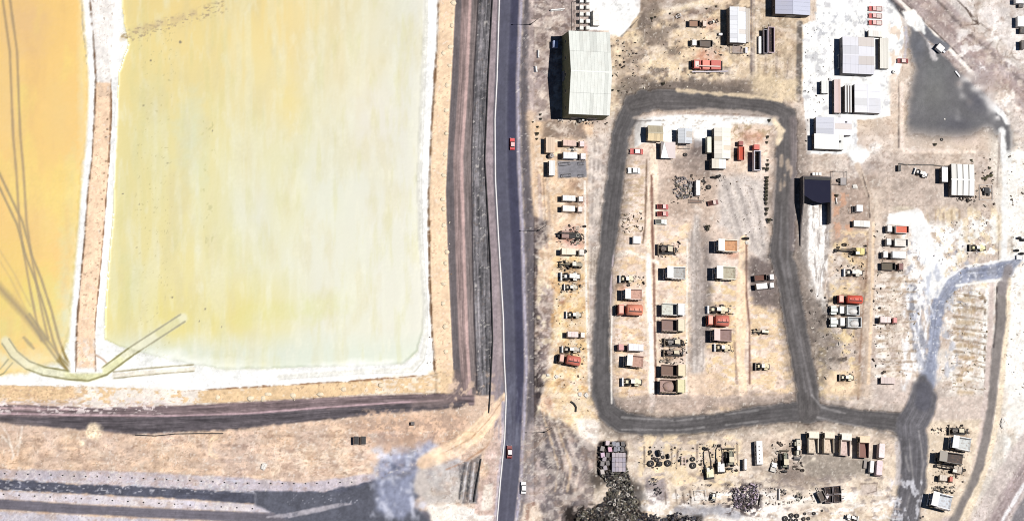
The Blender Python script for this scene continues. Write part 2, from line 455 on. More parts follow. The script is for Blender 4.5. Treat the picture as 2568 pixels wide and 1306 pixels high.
# east berm
BL = [(-180, 1102), (0, 1100), (130, 1095), (330, 1082), (500, 1075), (700, 1078), (850, 1085), (950, 1092)]
BR = [(-180, 1146), (0, 1142), (150, 1135), (330, 1125), (480, 1118), (600, 1122), (780, 1130), (1000, 1140)]
MB_ = [(-180, 1166), (0, 1158), (200, 1150), (400, 1137), (650, 1143), (850, 1150), (1010, 1160)]
K1 = [(-180, 1202), (0, 1198), (200, 1187), (400, 1181), (650, 1184), (850, 1190), (1010, 1196)]
K2 = [(-180, 1236), (0, 1233), (200, 1222), (400, 1214), (650, 1228), (850, 1234), (1010, 1226), (1320, 1196)]
AL = [(-180, 1258), (0, 1254), (200, 1248), (300, 1243), (450, 1244), (600, 1252), (700, 1258), (800, 1264), (900, 1266), (1000, 1271), (1100, 1267), (1200, 1257), (1306, 1248), (1490, 1232)]
AR = [(-180, 1306), (0, 1302), (200, 1294), (400, 1296), (600, 1306), (800, 1312), (920, 1315), (1024, 1310), (1100, 1307), (1200, 1302), (1306, 1290), (1490, 1272)]
vband(wide(BR, -2), AL, -180, 1010, (140, 128, 126), soft=3, rough=1, lab=5, st=.10)
vband(BL, BR, -180, 990, SAND, soft=3, rough=1, lab=4, dz=.6, st=.03)
vband(wide(BR, 0), MB_, -180, 985, (124, 115, 115), soft=4, rough=1, lab=5, st=.10)
vband(MB_, wide(MB_, 18), -180, 1000, (158, 139, 135), soft=4, rough=.6, lab=5, st=.26)
vband(wide(MB_, 17), wide(MB_, 25), -180, 1000, (206, 178, 172), soft=4, rough=.8, st=.06)
vband(wide(MB_, 27), K1, -180, 1000, (140, 128, 125), soft=4, rough=.6, st=.26)
vband(K1, wide(K1, 3), -180, 1010, (70, 64, 66), soft=3, rough=.6)
vband(wide(K1, 3), K2, -180, 1060, (120, 115, 116), soft=3, rough=1, lab=0, st=.55, tex=.3)
vband(wide(K1, 10), wide(K1, 16), -180, 1060, (166, 158, 160), .6, soft=4, rough=1.5, st=.3, tex=.2)
vband(K2, AL, -180, 1120, (170, 155, 157), soft=3, rough=.6, st=.06, tex=.12)
vband(wide(AL, -7), wide(AL, -4), -180, 1000, (112, 106, 112), soft=2, rough=.3)
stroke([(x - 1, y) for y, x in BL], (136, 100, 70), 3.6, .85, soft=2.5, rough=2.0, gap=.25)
# south berm
ST = [(-180, 966), (0, 966), (330, 972), (470, 980), (650, 970), (900, 955), (1060, 942), (1100, 936)]
SB = [(-180, 1006), (0, 1006), (200, 1010), (500, 1012), (700, 1002), (900, 990), (1070, 984), (1140, 990)]
hband(SB, [(x, 1400) for x, _ in SB], -180, 1240, (222, 196, 176), soft=4, rough=2)
hband(ST, SB, -180, 1130, (240, 208, 166), soft=3, rough=1.5, lab=4, dz=.6)
poly([(1075, 930), (1140, 930), (1142, 990), (1060, 990)], (240, 210, 172), soft=8)
patches(rect(190, 968, 500, 1030), (255, 246, 236), .95, 14, .40, 41, .6, .10, 18)
patches(rect(900, 940, 1100, 1000), (255, 240, 220), .8, 9, .50, 42, .7, .1, 10)
patches(rect(-50, 965, 220, 1010), (206, 172, 140), .7, 8, .54, 43, .5, .1, 10)
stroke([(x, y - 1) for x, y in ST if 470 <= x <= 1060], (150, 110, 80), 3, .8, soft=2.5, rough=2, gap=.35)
# southern tracks
hband([(-180, 1010), (0, 1012), (250, 1022), (500, 1014), (700, 1004), (900, 992), (1110, 986), (1190, 990)], [(-180, 1046), (0, 1048), (300, 1056), (600, 1052), (900, 1030), (1190, 1016)], -180, 1190, (138, 122, 122), soft=4, rough=1.5, lab=5, st=.3)
hband([(-180, 1040), (0, 1044), (300, 1046), (600, 1038), (900, 1018), (1150, 1006)], [(-180, 1072), (0, 1060), (120, 1070), (340, 1088), (560, 1078), (760, 1058), (1000, 1034), (1160, 1022)], -180, 1170, (110, 102, 104), soft=6, rough=3, lab=5, st=.3)
stroke([(-180, 1030), (0, 1036), (200, 1040), (420, 1042), (620, 1036), (800, 1022), (1000, 1008), (1100, 1004)], (216, 186, 190), 3.5, .9, soft=3, rough=.8)
stroke([(-180, 1018), (0, 1022), (200, 1026)], (226, 196, 196), 5, .7, soft=3, rough=2)
patches(rect(-100, 1000, 420, 1036), (246, 232, 228), .85, 11, .52, 45, .4, .1, 12)
P_SW = [(-180, 1064), (340, 1092), (760, 1062), (1000, 1036), (1180, 1030), (1180, 1150), (980, 1190), (600, 1206), (-180, 1184)]
patches(P_SW, (246, 214, 188), .8, 34, .46, 46, .45, .2, 14); patches(P_SW, (196, 172, 156), .7, 30, .56, 47, .4, .14, 14); patches(P_SW, (168, 142, 124), .5, 9, .62, 48, .6, .1, 14)
poly([(-180, 1050), (-40, 1050), (90, 1070), (60, 1130), (-180, 1130)], (206, 184, 170), .5, soft=30)
poly([(860, 1060), (1170, 1030), (1180, 1130), (1060, 1150), (940, 1120)], (192, 164, 146), .7, soft=30, rough=8)
patches(rect(900, 1030, 1170, 1130), (232, 198, 172), .85, 12, .52, 49, .9, .1, 20)
patches(rect(640, 1120, 960, 1200), (250, 226, 204), .7, 12, .5, 50, .4, .1, 20)
for (x, y, r) in [(236, 1082, 26), (205, 1112, 10)]: blob(x, y, r, r * .9, (252, 230, 200), .9, .5, tex=.35)
for r in (16, 22): 
    stroke([(545 + r * math.cos(a) - 0, 1120 + r * 1.3 * math.sin(a)) for a in [x / 6 * math.pi for x in range(3, 10)]], (254, 226, 190), 3, .75, soft=3)
stroke([(0, 1060), (20, 1090), (34, 1140), (30, 1150)], (246, 232, 220), 5, .8, soft=3); stroke([(56, 1070), (44, 1140)], (246, 232, 220), 4, .7, soft=3); stroke([(4, 1090), (30, 1120)], (246, 236, 224), 4, .7)
# lower asphalt road and verge
hband([(-180, 1168), (0, 1176), (300, 1180), (600, 1196), (760, 1210), (930, 1186)], [(-180, 1188), (0, 1200), (200, 1214), (640, 1236), (800, 1240), (940, 1210)], -180, 940, (206, 194, 198), soft=6, rough=2, tex=.12)
hband([(-180, 1190), (0, 1200), (180, 1212), (400, 1222), (640, 1232), (820, 1232), (920, 1206), (1000, 1186)], [(-180, 1222), (0, 1228), (220, 1238), (450, 1250), (640, 1262), (820, 1268), (1000, 1306)], -180, 1010, (88, 90, 104), soft=5, rough=3, lab=2, st=.16, tex=.2)
hband([(-180, 1226), (0, 1230), (220, 1240), (450, 1252), (640, 1264), (760, 1270)], [(-180, 1246), (0, 1250), (200, 1262), (450, 1274), (640, 1284), (780, 1290)], -180, 790, (220, 210, 214), soft=5, rough=1.5, tex=.08)
hband([(-180, 1244), (0, 1250), (200, 1264), (450, 1276), (700, 1286), (1000, 1280)], [(-180, 1268), (0, 1276), (200, 1288), (450, 1300), (700, 1312), (1000, 1340)], -180, 1080, (116, 112, 122), soft=5, rough=1, lab=2, st=.14)
hband([(-180, 1270), (0, 1280), (200, 1292), (450, 1304), (700, 1316), (1000, 1340)], [(x, 1500) for x in (-180, 1000)], -180, 1000, (206, 198, 204), soft=5, rough=2)
poly([(640, 1230), (860, 1234), (960, 1200), (1060, 1176), (1080, 1220), (1030, 1262), (1080, 1306), (1060, 1340), (760, 1320), (640, 1264)], (96, 98, 110), soft=6, rough=2, lab=2, tex=.16)
patches(rect(-160, 1196, 640, 1236), (216, 214, 222), .7, 10, .58, 52, .4, .1, 8)
stroke([(520, 1222), (640, 1236), (640, 1262)], (170, 170, 182), 5, .4)
for k in range(4): stroke([(670 + k * 18, 1296), (760 + k * 14, 1280), (850 + k * 10, 1262)], (196, 190, 198), 3.5, .7, soft=3)
poly([(950, 1150), (1000, 1128), (1080, 1110), (1120, 1130), (1060, 1168), (1034, 1210), (1040, 1270), (1000, 1300), (950, 1280), (938, 1220)], (158, 164, 190), .75, soft=18, rough=8, tex=.25)
patches(rect(930, 1120, 1090, 1300), (222, 224, 240), .7, 11, .52, 53, 1.6, .1, 18)
patches(rect(960, 1150, 1110, 1200), (120, 120, 132), .7, 13, .5, 54, .7, .1, 14)
poly([(1046, 1180), (1150, 1150), (1190, 1170), (1170, 1262), (1080, 1262), (1040, 1230)], (206, 196, 190), soft=10, rough=5, tex=.14)
poly([(1070, 1268), (1130, 1264), (1235, 1276), (1244, 1400), (1110, 1400)], (250, 242, 234), soft=6, rough=4)
patches(rect(720, 1240, 900, 1262), (230, 230, 240), .6, 5, .70, 55, .6, .06, 10)
# sand track joining the highway
stroke([(1266, 992, 12), (1240, 1030, 34), (1200, 1080, 44), (1150, 1118, 44), (1090, 1146, 38), (1060, 1160, 30)], (252, 222, 192), soft=7, rough=2, lab=5, st=.06)
stroke([(1262, 1000), (1226, 1052), (1180, 1100), (1110, 1136)], (196, 158, 130), 2.5, .7, soft=2.5); stroke([(1266, 1010), (1250, 1080), (1220, 1120), (1160, 1160), (1120, 1176)], (186, 148, 122), 3, .7, soft=2.5)
poly([(1236, 1096), (1264, 1010), (1264, 1100), (1254, 1200), (1246, 1290), (1186, 1290), (1206, 1200), (1222, 1120)], (222, 196, 182), soft=5, rough=3, tex=.2)
stroke([(1262, 1010), (1262, 1110), (1252, 1200), (1243, 1306), (1228, 1480)], (206, 194, 202), 9, .9, soft=4)
poly([(1150, 1166), (1206, 1140), (1196, 1262), (1176, 1262), (1160, 1262)], (140, 132, 130), .9, soft=5, rough=2)
for k in range(5): stroke([(1152 + k * 9, 1250), (1158 + k * 9, 1200), (1166 + k * 8, 1160)], (224, 218, 220) if k % 2 else (86, 84, 88), 4, .8, soft=3, rough=1.5)
poly([(1214, 1216), (1236, 1210), (1234, 1276), (1206, 1280)], (252, 238, 222), .9, soft=6, rough=2)
blob(1214, 1180, 14, 26, (236, 206, 180), .9, .6, tex=.3)
# highway
hwy = dict(soft=2.5, rough=.3, lab=1, tex=.04)
vband(AL, AR, -180, 1480, (92, 92, 108), st=.05, **hwy)
vband([(y, (a + edgef(AR, y)) / 2 + 3) for y, a in AL], AR, -180, 1060, (66, 66, 88), .8, soft=9, rough=.3, st=.05)
vband([(y, (a + edgef(AR, y)) / 2 - 2) for y, a in AL], [(y, (a + edgef(AR, y)) / 2 + 2) for y, a in AL], -180, 1480, (112, 112, 128), .5, soft=4)
patches(rect(1246, 940, 1320, 1120), (128, 130, 148), .6, 9, .5, 57, 6, .2, 12)
vband(AR, wide(AR, 4), -180, 1480, (146, 138, 150), soft=3, rough=.6)
vband(wide(AR, 3), wide(AR, 10), -180, 1480, (184, 178, 194), soft=4, rough=1.0, st=.1)

# ---- east half
VE = [(-180, 1342), (0, 1338), (150, 1332), (280, 1330), (420, 1332), (560, 1342), (640, 1352), (720, 1350), (850, 1364), (960, 1368), (1020, 1350), (1100, 1400), (1306, 1450), (1490, 1480)]
vband(wide(AR, 10), wide(VE, 0), -180, 1490, (108, 102, 106), soft=8, rough=3, st=.16, tex=.12)
vband(VE, [(y, 1486) for y in (-180, 1490)], 240, 1060, (247, 216, 184), soft=6, rough=4, tex=.12)
poly([(1334, -180), (1500, -180), (1500, 300), (1326, 300), (1322, 150)], (186, 170, 166), soft=10, rough=5, tex=.12)
patches(rect(1330, 0, 1420, 300), (238, 222, 212), .85, 17, .52, 60, 1.4, .14, 12); patches(rect(1330, 0, 1440, 200), (150, 136, 134), .8, 22, .55, 61, .8, .1, 12)
stroke([(1330, 290), (1338, 400), (1346, 520), (1360, 640), (1366, 700)], (236, 206, 176), 20, .7, soft=12, rough=3, gap=.2)
stroke([(1352, 440), (1358, 560), (1372, 620)], (210, 188, 178), 9, .9, soft=4, st=.2); stroke([(1372, 450), (1382, 600)], (206, 186, 172), 8, .7, soft=4, st=.2); stroke([(1362, 440), (1370, 590)], (160, 138, 130), 2.5, .7, soft=2)
poly([(1330, 540), (1374, 556), (1376, 600), (1352, 625), (1330, 640)], (126, 118, 122), .9, soft=10, rough=4)
poly([(1346, 720), (1394, 716), (1396, 800), (1372, 900), (1384, 960), (1352, 960)], (160, 146, 146), .85, soft=14, rough=5, tex=.14)
patches(rect(1340, 720, 1400, 930), (222, 206, 200), .8, 12, .55, 62, 1.2, .1, 14)
poly([(1390, 640), (1478, 640), (1484, 1040), (1400, 1000), (1366, 980), (1384, 900)], (252, 216, 160), .8, soft=16, rough=6, tex=.12)
patches(rect(1346, 620, 1484, 1050), (255, 240, 208), .85, 15, .55, 63, 1.0, .12, 10); patches(rect(1380, 700, 1484, 1040), (226, 178, 124), .65, 14, .60, 64, 1.0, .1, 10)
blob(1380, 1014, 16, 28, (206, 154, 124), .9, .5, 20, tex=.2)
for (x, y, rx, ry) in [(1420, 596, 36, 22), (1436, 575, 30, 18), (1440, 610, 34, 26), (1410, 755, 12, 12), (1466, 505, 14, 20)]: blob(x, y, rx, ry, (216, 152, 140), .65, .8, tex=.2)
blob(1475, 372, 16, 20, (226, 168, 162), .7, .8); blob(1452, 465, 34, 22, (190, 160, 140), .8, .8)
poly([(1365, 300), (1460, 306), (1472, 345), (1360, 345)], (160, 146, 140), .8, soft=12, rough=5)
poly([(1398, 404), (1470, 402), (1472, 444), (1400, 446)], (138, 138, 146), .95, soft=4, rough=1, lab=6, tex=.12)
# bleached lane between the plots and the yard road
poly([(1474, 345), (1540, 330), (1534, 400), (1518, 560), (1502, 700), (1494, 880), (1494, 960), (1478, 980), (1476, 700), (1474, 460)], (206, 194, 186), soft=7, rough=2, lab=5, tex=.10)
for k in range(7): stroke([(1486 + k * 6, 360), (1480 + k * 5, 520), (1478 + k * 4, 700), (1480 + k * 2, 900)], ((236, 226, 216), (166, 156, 150))[k % 2], 3, .5, soft=4, rough=2, gap=.4)
stroke([(1467, 455), (1468, 600), (1471, 760), (1476, 900), (1480, 1030)], (255, 250, 244), 5, .95, soft=3, rough=.6)
# south-west wedge beside the highway
poly([(1352, 1030), (1420, 1060), (1500, 1120), (1510, 1200), (1480, 1270), (1400, 1400), (1300, 1400), (1318, 1080)], (158, 148, 148), .95, soft=14, rough=6, tex=.12)
patches([(1330, 1040), (1500, 1110), (1510, 1260), (1400, 1320), (1320, 1300)], (214, 196, 190), .85, 26, .50, 66, 1.5, .16, 16); patches([(1330, 1040), (1480, 1110), (1490, 1300), (1320, 1300)], (128, 122, 124), .6, 30, .56, 67, 1.6, .12, 16)
for k in range(6): stroke([(1362 + k * 9, 1040 - k * 3), (1384 + k * 9, 1110), (1400 + k * 11, 1170), (1392 + k * 10, 1230)], ((244, 216, 180), (140, 130, 130), (236, 216, 202))[k % 3], 4, .6, soft=4, rough=3)
poly([(1384, 985), (1480, 985), (1520, 1080), (1500, 1124), (1430, 1070), (1384, 1030)], (254, 226, 184), .95, soft=10, rough=5, tex=.14)
poly([(1440, 1050), (1490, 1046), (1560, 1100), (1530, 1112), (1498, 1124), (1450, 1090)], (255, 246, 236), .95, soft=8, rough=4)
poly([(1314, 1262), (1350, 1262), (1366, 1330), (1300, 1330)], (250, 228, 206), .8, soft=8, rough=3); stroke([(1322, 1300), (1324, 1268), (1340, 1262)], (150, 118, 104), 9, .7, soft=4)

# yard floor in general
poly([(1540, -180), (2030, -180), (2030, 240), (1930, 270), (1590, 280), (1530, 280)], (234, 212, 184), soft=10, rough=4, tex=.12)
poly([(1560, 280), (1990, 280), (1945, 650), (1985, 900), (2000, 1030), (1530, 1030), (1540, 500)], (247, 224, 206), soft=8, rough=2, tex=.10)
poly([(1500, 1060), (2300, 1050), (2300, 1400), (1480, 1400)], (236, 220, 202), soft=8, rough=2, tex=.12)
poly([(1990, 380), (2560, 380), (2560, 1060), (2010, 1060)], (218, 202, 190), soft=12, rough=4, tex=.12)
poly([(2240, -180), (2760, -180), (2760, 460), (2520, 400), (2400, 200), (2260, 60)], (226, 218, 214), soft=10, rough=3, tex=.10)
poly([(2480, 330), (2760, 300), (2760, 1480), (2400, 1480), (2520, 900)], (234, 226, 216), soft=12, rough=4, tex=.10)
# north part
patches(rect(1560, 20, 1900, 230), (253, 228, 190), .9, 26, .47, 70, 1.1, .14, 18); patches(rect(1560, 0, 1900, 240), (158, 146, 136), .85, 22, .58, 71, 1.0, .10, 16)
poly([(1600, -180), (1780, -180), (1762, 30), (1700, 36), (1650, 60), (1600, 44)], (172, 158, 148), .7, soft=16, rough=8)
stroke([(1630, 38), (1700, 22), (1780, 2)], (252, 232, 196), 16, .8, soft=8, rough=3); stroke([(1680, 48), (1720, 40), (1800, 20)], (150, 132, 126), 10, .7, soft=8, rough=3)
poly([(1880, -180), (1886, 230), (1900, 240), (2010, 260), (2012, 60), (1990, -180)], (214, 194, 168), .9, soft=6, rough=3, tex=.2)
for k in range(6): stroke([(1906 + k * 14, 130 + 8 * (k % 3)), (1908 + k * 13, 225)], ((240, 220, 188), (150, 136, 128))[k % 2], 5, .55, soft=4, rough=2)
stroke([(1884, -100), (1884, 215)], (152, 142, 142), 5, .9, soft=2.5); stroke([(1892, -100), (1890, 215)], (196, 184, 178), 5, .8, soft=2.5); stroke([(1898, 60), (1896, 210)], (246, 230, 208), 4, .8, soft=2.5)
stroke([(2006, 60), (2004, 150), (2002, 250)], (140, 134, 130), 15, .95, soft=4, rough=1.5)
blob(1775, 145, 40, 26, (240, 170, 146), .7, .7); blob(1776, 60, 34, 18, (224, 176, 156), .7, .8)
for k in range(6): blob(1738 + k * 15, 198, 6, 9, (255, 236, 206), .8, .5)
poly([(1478, -180), (1612, -180), (1606, 30), (1560, 92), (1528, 88), (1526, 76), (1478, 76)], SALT, soft=3, rough=1.5, lab=7, tex=.04); stroke([(1600, 48), (1580, 70), (1558, 92)], (140, 132, 126), 3, .8, soft=2)
patches(rect(1490, -20, 1600, 60), (214, 212, 210), .7, 9, .60, 72, 1.4)
patches(rect(1530, 90, 1620, 290), (250, 232, 200), .8, 14, .48, 73, 1.0); patches(rect(1530, 90, 1620, 290), (160, 144, 132), .7, 12, .60, 74, 1.2)
# white salt yard
P_SY = [(2046, -180), (2300, -180), (2240, -10), (2262, 50), (2268, 100), (2262, 170), (2244, 210), (2232, 290), (2190, 300), (2150, 300), (2150, 380), (2100, 388), (2022, 386), (2020, 320), (2012, 250), (2014, 150), (2010, 64), (2046, 50)]
poly(P_SY, SALT, soft=4, rough=3, lab=7, tex=.03)
patches(P_SY, (206, 206, 210), .7, 13, .60, 75, 1.1, .08, 6); patches(rect(2040, 30, 2200, 90), (196, 198, 204), .8, 7, .58, 76, 1.2, .08, 8)
patches(rect(2230, 60, 2290, 360), (236, 216, 198), .9, 14, .45, 77, 1.4)
blob(2152, 388, 38, 30, SALT, 1, .35, 0, tex=.02, rough=.3, lab=7, dz=.5); blob(2196, 372, 22, 20, (250, 246, 240), .9, .5); patches(rect(2180, 350, 2215, 420), (190, 176, 166), .5, 8, .55, 78)
# dark gravel pad and its road
P_PAD = [(2280, 58), (2300, 62), (2336, 108), (2380, 122), (2440, 178), (2478, 222), (2510, 262), (2540, 330), (2542, 420), (2516, 420), (2512, 350), (2480, 316), (2430, 338), (2360, 344), (2276, 336), (2276, 260), (2292, 170), (2274, 120)]
poly(P_PAD, (116, 115, 118), soft=22, rough=5, lab=6, tex=.05)
for (x, y, rx, ry, c, a) in [(2450, 250, 46, 50, (98, 98, 108), .9), (2400, 312, 60, 28, (98, 98, 106), .9), (2340, 240, 60, 70, (128, 128, 126), .8), (2350, 170, 50, 44, (122, 124, 124), .7), (2300, 120, 26, 50, (116, 120, 132), .6), (2440, 205, 30, 22, (92, 92, 104), .6)]: blob(x, y, rx, ry, c, a * .8, .9, tex=.04)
stroke([(2272, 70), (2274, 100), (2268, 150)], (214, 214, 230), 8, .8, soft=6, rough=3); stroke([(2318, 70), (2332, 110), (2345, 146)], (236, 230, 230), 12, .8, soft=6, rough=4)
stroke([(2262, 210), (2262, 370), (2275, 378), (2400, 378)], (250, 232, 220), 9, .8, soft=4, rough=1); stroke([(2254, 200), (2254, 370)], (160, 148, 142), 3, .8, soft=2)
for k in range(5): stroke([(2270 + k * 37, 381), (2296 + k * 37, 381)], (255, 236, 220), 8, .9, soft=4)
for k in range(2): stroke([(2394 + k * 38, 353), (2414 + k * 38, 353)], (255, 232, 226), 8, .9, soft=4)
stroke([(2512, 330), (2520, 420), (2522, 560), (2516, 700)], (255, 255, 254), 16, .95, soft=6, rough=3, lab=7)
stroke([(2494, 40 + 230), (2516, 290), (2528, 305)], SALT, 14, .95, soft=4, rough=3)
stroke([(2508, 335), (2506, 380), (2502, 440), (2500, 470)], (170, 158, 152), 5, .7, soft=3, rough=1, gap=.3); stroke([(2504, 540), (2504, 690)], (120, 110, 108), 2.5, .8, soft=2)
stroke([(2538, 320), (2542, 440), (2536, 520), (2540, 640)], (196, 190, 186), 10, .7, soft=5, rough=2, gap=.35)
# north-east diagonal roads
stroke([(2160, -160), (2290, -10), (2380, 80), (2470, 170), (2580, 262), (2740, 390)], (192, 178, 177), 104, 1, soft=8, rough=2, lab=5, st=.10)
stroke([(2180, -160), (2300, -10), (2392, 84), (2480, 166), (2590, 258)], (188, 170, 168), 26, .8, soft=10, rough=2, st=.12); stroke([(2210, -160), (2340, -10), (2430, 84), (2520, 166), (2620, 258)], (150, 138, 137), 8, .8, soft=6, rough=1.5, st=.2)
stroke([(2300, -160), (2400, -20), (2480, 66), (2570, 150), (2700, 260)], (246, 238, 236), 20, .8, soft=14, rough=5, st=.15)
stroke([(2140, -160), (2262, -12), (2350, 86), (2440, 172), (2560, 278)], (168, 154, 154), 6, .75, soft=5, rough=1.5, st=.2)
stroke([(2120, -160), (2240, -14), (2310, 55), (2380, 122), (2440, 185)], (250, 246, 242), 11, .95, soft=4, rough=1.5); stroke([(2240, -20), (2316, 52), (2390, 124), (2436, 172)], (108, 100, 98), 3, .85, soft=2, rough=.8, gap=.2)
stroke([(2220, -14), (2262, 30), (2290, 62)], (112, 114, 122), 15, .9, soft=5, rough=2); stroke([(2306, 60), (2340, 100), (2370, 118)], (112, 114, 122), 22, .9, soft=5, rough=2, lab=6)
poly([(2262, 30), (2290, 26), (2320, 60), (2318, 84), (2284, 68), (2268, 56)], SALT, .95, soft=5, rough=4)
poly([(2480, 228), (2510, 226), (2560, 270), (2600, 330), (2580, 440), (2548, 340), (2520, 280)], (222, 212, 206), .95, soft=8, rough=3, tex=.2)
for (x, y, r) in [(2460, 60, 22), (2500, 130, 24), (2540, 80, 16), (2430, 70, 14), (2520, 120, 20), (2555, 130, 18)]:
    stroke([(x + r * math.cos(a), y + r * 1.2 * math.sin(a)) for a in [k / 5 * math.pi for k in range(random.randint(0, 4), random.randint(6, 10))]], (166, 152, 144), 3, .6, soft=2.5, rough=1)
for q in ([(2400, 0), (2430, 30), (2452, 58)], [(2422, 20), (2440, 50), (2454, 62)], [(2438, 0), (2448, 30), (2452, 58)], [(2420, 64), (2460, 60), (2484, 78)]): stroke(q, (120, 106, 100), 3, .75, soft=2, rough=1)
patches(rect(2400, 0, 2600, 260), (206, 192, 184), .8, 16, .55, 80, 1.0); patches(rect(2400, 0, 2600, 300), (246, 242, 240), .8, 20, .55, 81, 1.0)
land = (LAB != 3)
rough_land = land & (LAB != 1) & (LAB != 2) & (LAB != 4) & (LAB != 7) & (LAB != 6) & ((PX > 1340) | (PY > 1080))
rough_land = rough_land * np.where(PX > 2240, .5, .8)
mrb = np.abs(fbm(PX / 26, PY / 26, 61, 4) - .5) * 2                 # pale windrows and scuffs wandering over the earth
mrb = np.clip((.10 - mrb) / .08, 0, 1) * rough_land * np.clip(BIG * 3 + .7, 0, 1)
C = C * (1 - .45 * mrb[:, None]) + np.array((255, 246, 232)) * .45 * mrb[:, None]
brn = np.clip((fbm(PX / 17, PY / 12, 66, 4) - .56) / .12, 0, 1) * rough_land
C = C * (1 - .34 * brn[:, None]) + np.array((176, 146, 128)) * .34 * brn[:, None]
wht = np.clip((fbm(PX / 20, PY / 15, 71, 4) - .53) / .10, 0, 1) * rough_land * (PX > 1340)
C = C * (1 - .50 * wht[:, None]) + np.array((258, 244, 230)) * .50 * wht[:, None]
hue = (fbm(PX / 60, PY / 60, 77, 3) - .5)[:, None] * np.array((4, -4, -22)) * rough_land[:, None]
C = C + hue
# yard, inside
poly([(1596, 292), (1700, 286), (1960, 292), (1962, 316), (1900, 312), (1842, 312), (1784, 360), (1742, 372), (1736, 330), (1700, 322), (1690, 365), (1664, 352), (1612, 360), (1592, 372), (1590, 330)], SALT, .97, soft=6, rough=3, lab=7, tex=.03)
stroke([(1590, 304), (1660, 302)], (110, 104, 104), 3, .8, soft=2); stroke([(1700, 284), (1850, 288), (1960, 296)], (198, 176, 168), 4, .8, soft=3, rough=1.5)
patches(rect(1596, 286, 1900, 330), (176, 160, 144), .6, 8, .62, 82, .6); patches(rect(1836, 312, 1940, 350), (206, 184, 152), .8, 11, .5, 83)
poly([(1740, 350), (1782, 350), (1790, 440), (1760, 420), (1722, 400)], (146, 138, 140), .8, soft=12, rough=6); poly([(1722, 400), (1800, 400), (1800, 452), (1740, 440)], (178, 162, 156), .7, soft=14, rough=6)
poly([(1606, 385), (1800, 400), (1850, 430), (1930, 450), (1925, 600), (1770, 600), (1740, 560), (1650, 560), (1640, 480), (1604, 420)], (226, 206, 192), .8, soft=18, rough=5, tex=.12)
poly([(1800, 440), (1920, 440), (1930, 680), (1860, 620), (1800, 560)], (220, 212, 208), .85, soft=20, rough=6, tex=.12)
for k in range(7): stroke([(1800 + k * 16, 440 + k * 6), (1820 + k * 16, 520), (1860 + k * 11, 620)], ((244, 232, 222), (176, 168, 166))[k % 2], 5, .5, soft=5, rough=3, gap=.35)
blob(1750, 524, 22, 12, SALT, .8, .6, -30)
patches(rect(1540, 400, 1620, 620), (222, 196, 160), .7, 14, .52, 84, .35); patches(rect(1540, 620, 1620, 1010), (252, 220, 178), .8, 18, .50, 85, .5, .12, 8); patches(rect(1540, 700, 1625, 1010), (206, 172, 140), .6, 12, .60, 86, .5, .1, 8)
patches(rect(1650, 560, 1730, 900), (252, 222, 184), .8, 18, .50, 87, .5); patches(rect(1770, 700, 1850, 1030), (250, 220, 172), .9, 20, .46, 88, .5); patches(rect(1880, 740, 1990, 990), (252, 222, 182), .95, 22, .42, 89, .5)
for (x, y, rx, ry) in [(1590, 762, 44, 24), (1680, 790, 34, 18), (1565, 725, 24, 12), (1810, 800, 40, 26), (1840, 640, 30, 14), (1928, 680, 26, 16), (1880, 345, 30, 24), (1905, 345, 20, 20)]: blob(x, y, rx, ry, (232, 168, 140), .6, .8, tex=.2)
stroke([(1640, 380, 20), (1638, 480, 26), (1634, 620, 26), (1632, 760, 30), (1638, 900, 28), (1638, 1030, 26)], (248, 228, 206), soft=4, rough=1.5, lab=5, st=.05)
stroke([(1622, 400), (1618, 560), (1612, 610)], (150, 126, 110), 3.5, .85, soft=2.5); stroke([(1634, 440), (1636, 580), (1640, 700), (1642, 860), (1646, 1000)], (168, 132, 120), 6, .95, soft=3, rough=1.5, gap=.10)
stroke([(1624, 640), (1626, 740), (1632, 860), (1634, 1030)], (255, 250, 244), 9, .9, soft=4, rough=1); stroke([(1540, 640), (1580, 632), (1650, 658)], (255, 246, 232), 8, .85, soft=5, rough=2)
stroke([(1748, 540, 20), (1744, 640, 34), (1748, 760, 36), (1752, 900, 34), (1740, 1020, 28)], (210, 200, 194), soft=10, rough=4, lab=5, st=.16, tex=.14)
for q in ([(1742, 560), (1738, 760), (1744, 1000)], [(1764, 660), (1762, 800), (1758, 900)]): stroke(q, (236, 228, 222), 5, .8, soft=4, gap=.2)
stroke([(1772, 620), (1768, 700), (1770, 760), (1774, 850)], (140, 132, 134), 20, .75, soft=14, rough=7, tex=.2); stroke([(1724, 600), (1723, 800), (1722, 1000)], (255, 248, 238), 4, .9, soft=2.5, rough=.8)
poly([(1726, 940), (1790, 930), (1850, 980), (1850, 1030), (1726, 1030)], (240, 212, 186), .8, soft=12, rough=4)
stroke([(1866, 600, 20), (1862, 700, 26), (1858, 800, 30), (1856, 900, 20), (1866, 1000, 18)], (252, 222, 188), soft=4, rough=1.2, lab=5, st=.04)
stroke([(1872, 610), (1872, 740), (1880, 820), (1880, 960)], (166, 134, 124), 5, .9, soft=3, rough=1, gap=.10); stroke([(1842, 860), (1848, 960)], (176, 150, 140), 6, .6, soft=3, gap=.2)
poly([(1884, 640), (1932, 660), (1960, 730), (1950, 770), (1892, 765), (1880, 700)], (156, 144, 144), .85, soft=12, rough=5)
stroke([(1545, 1004), (1700, 1002), (1850, 1002), (1990, 1004)], (214, 200, 190), 20, .8, soft=8, rough=3, st=.1)
poly([(1730, 980), (1790, 990), (1780, 1040), (1720, 1036)], (250, 224, 206), .9, soft=8, rough=4)
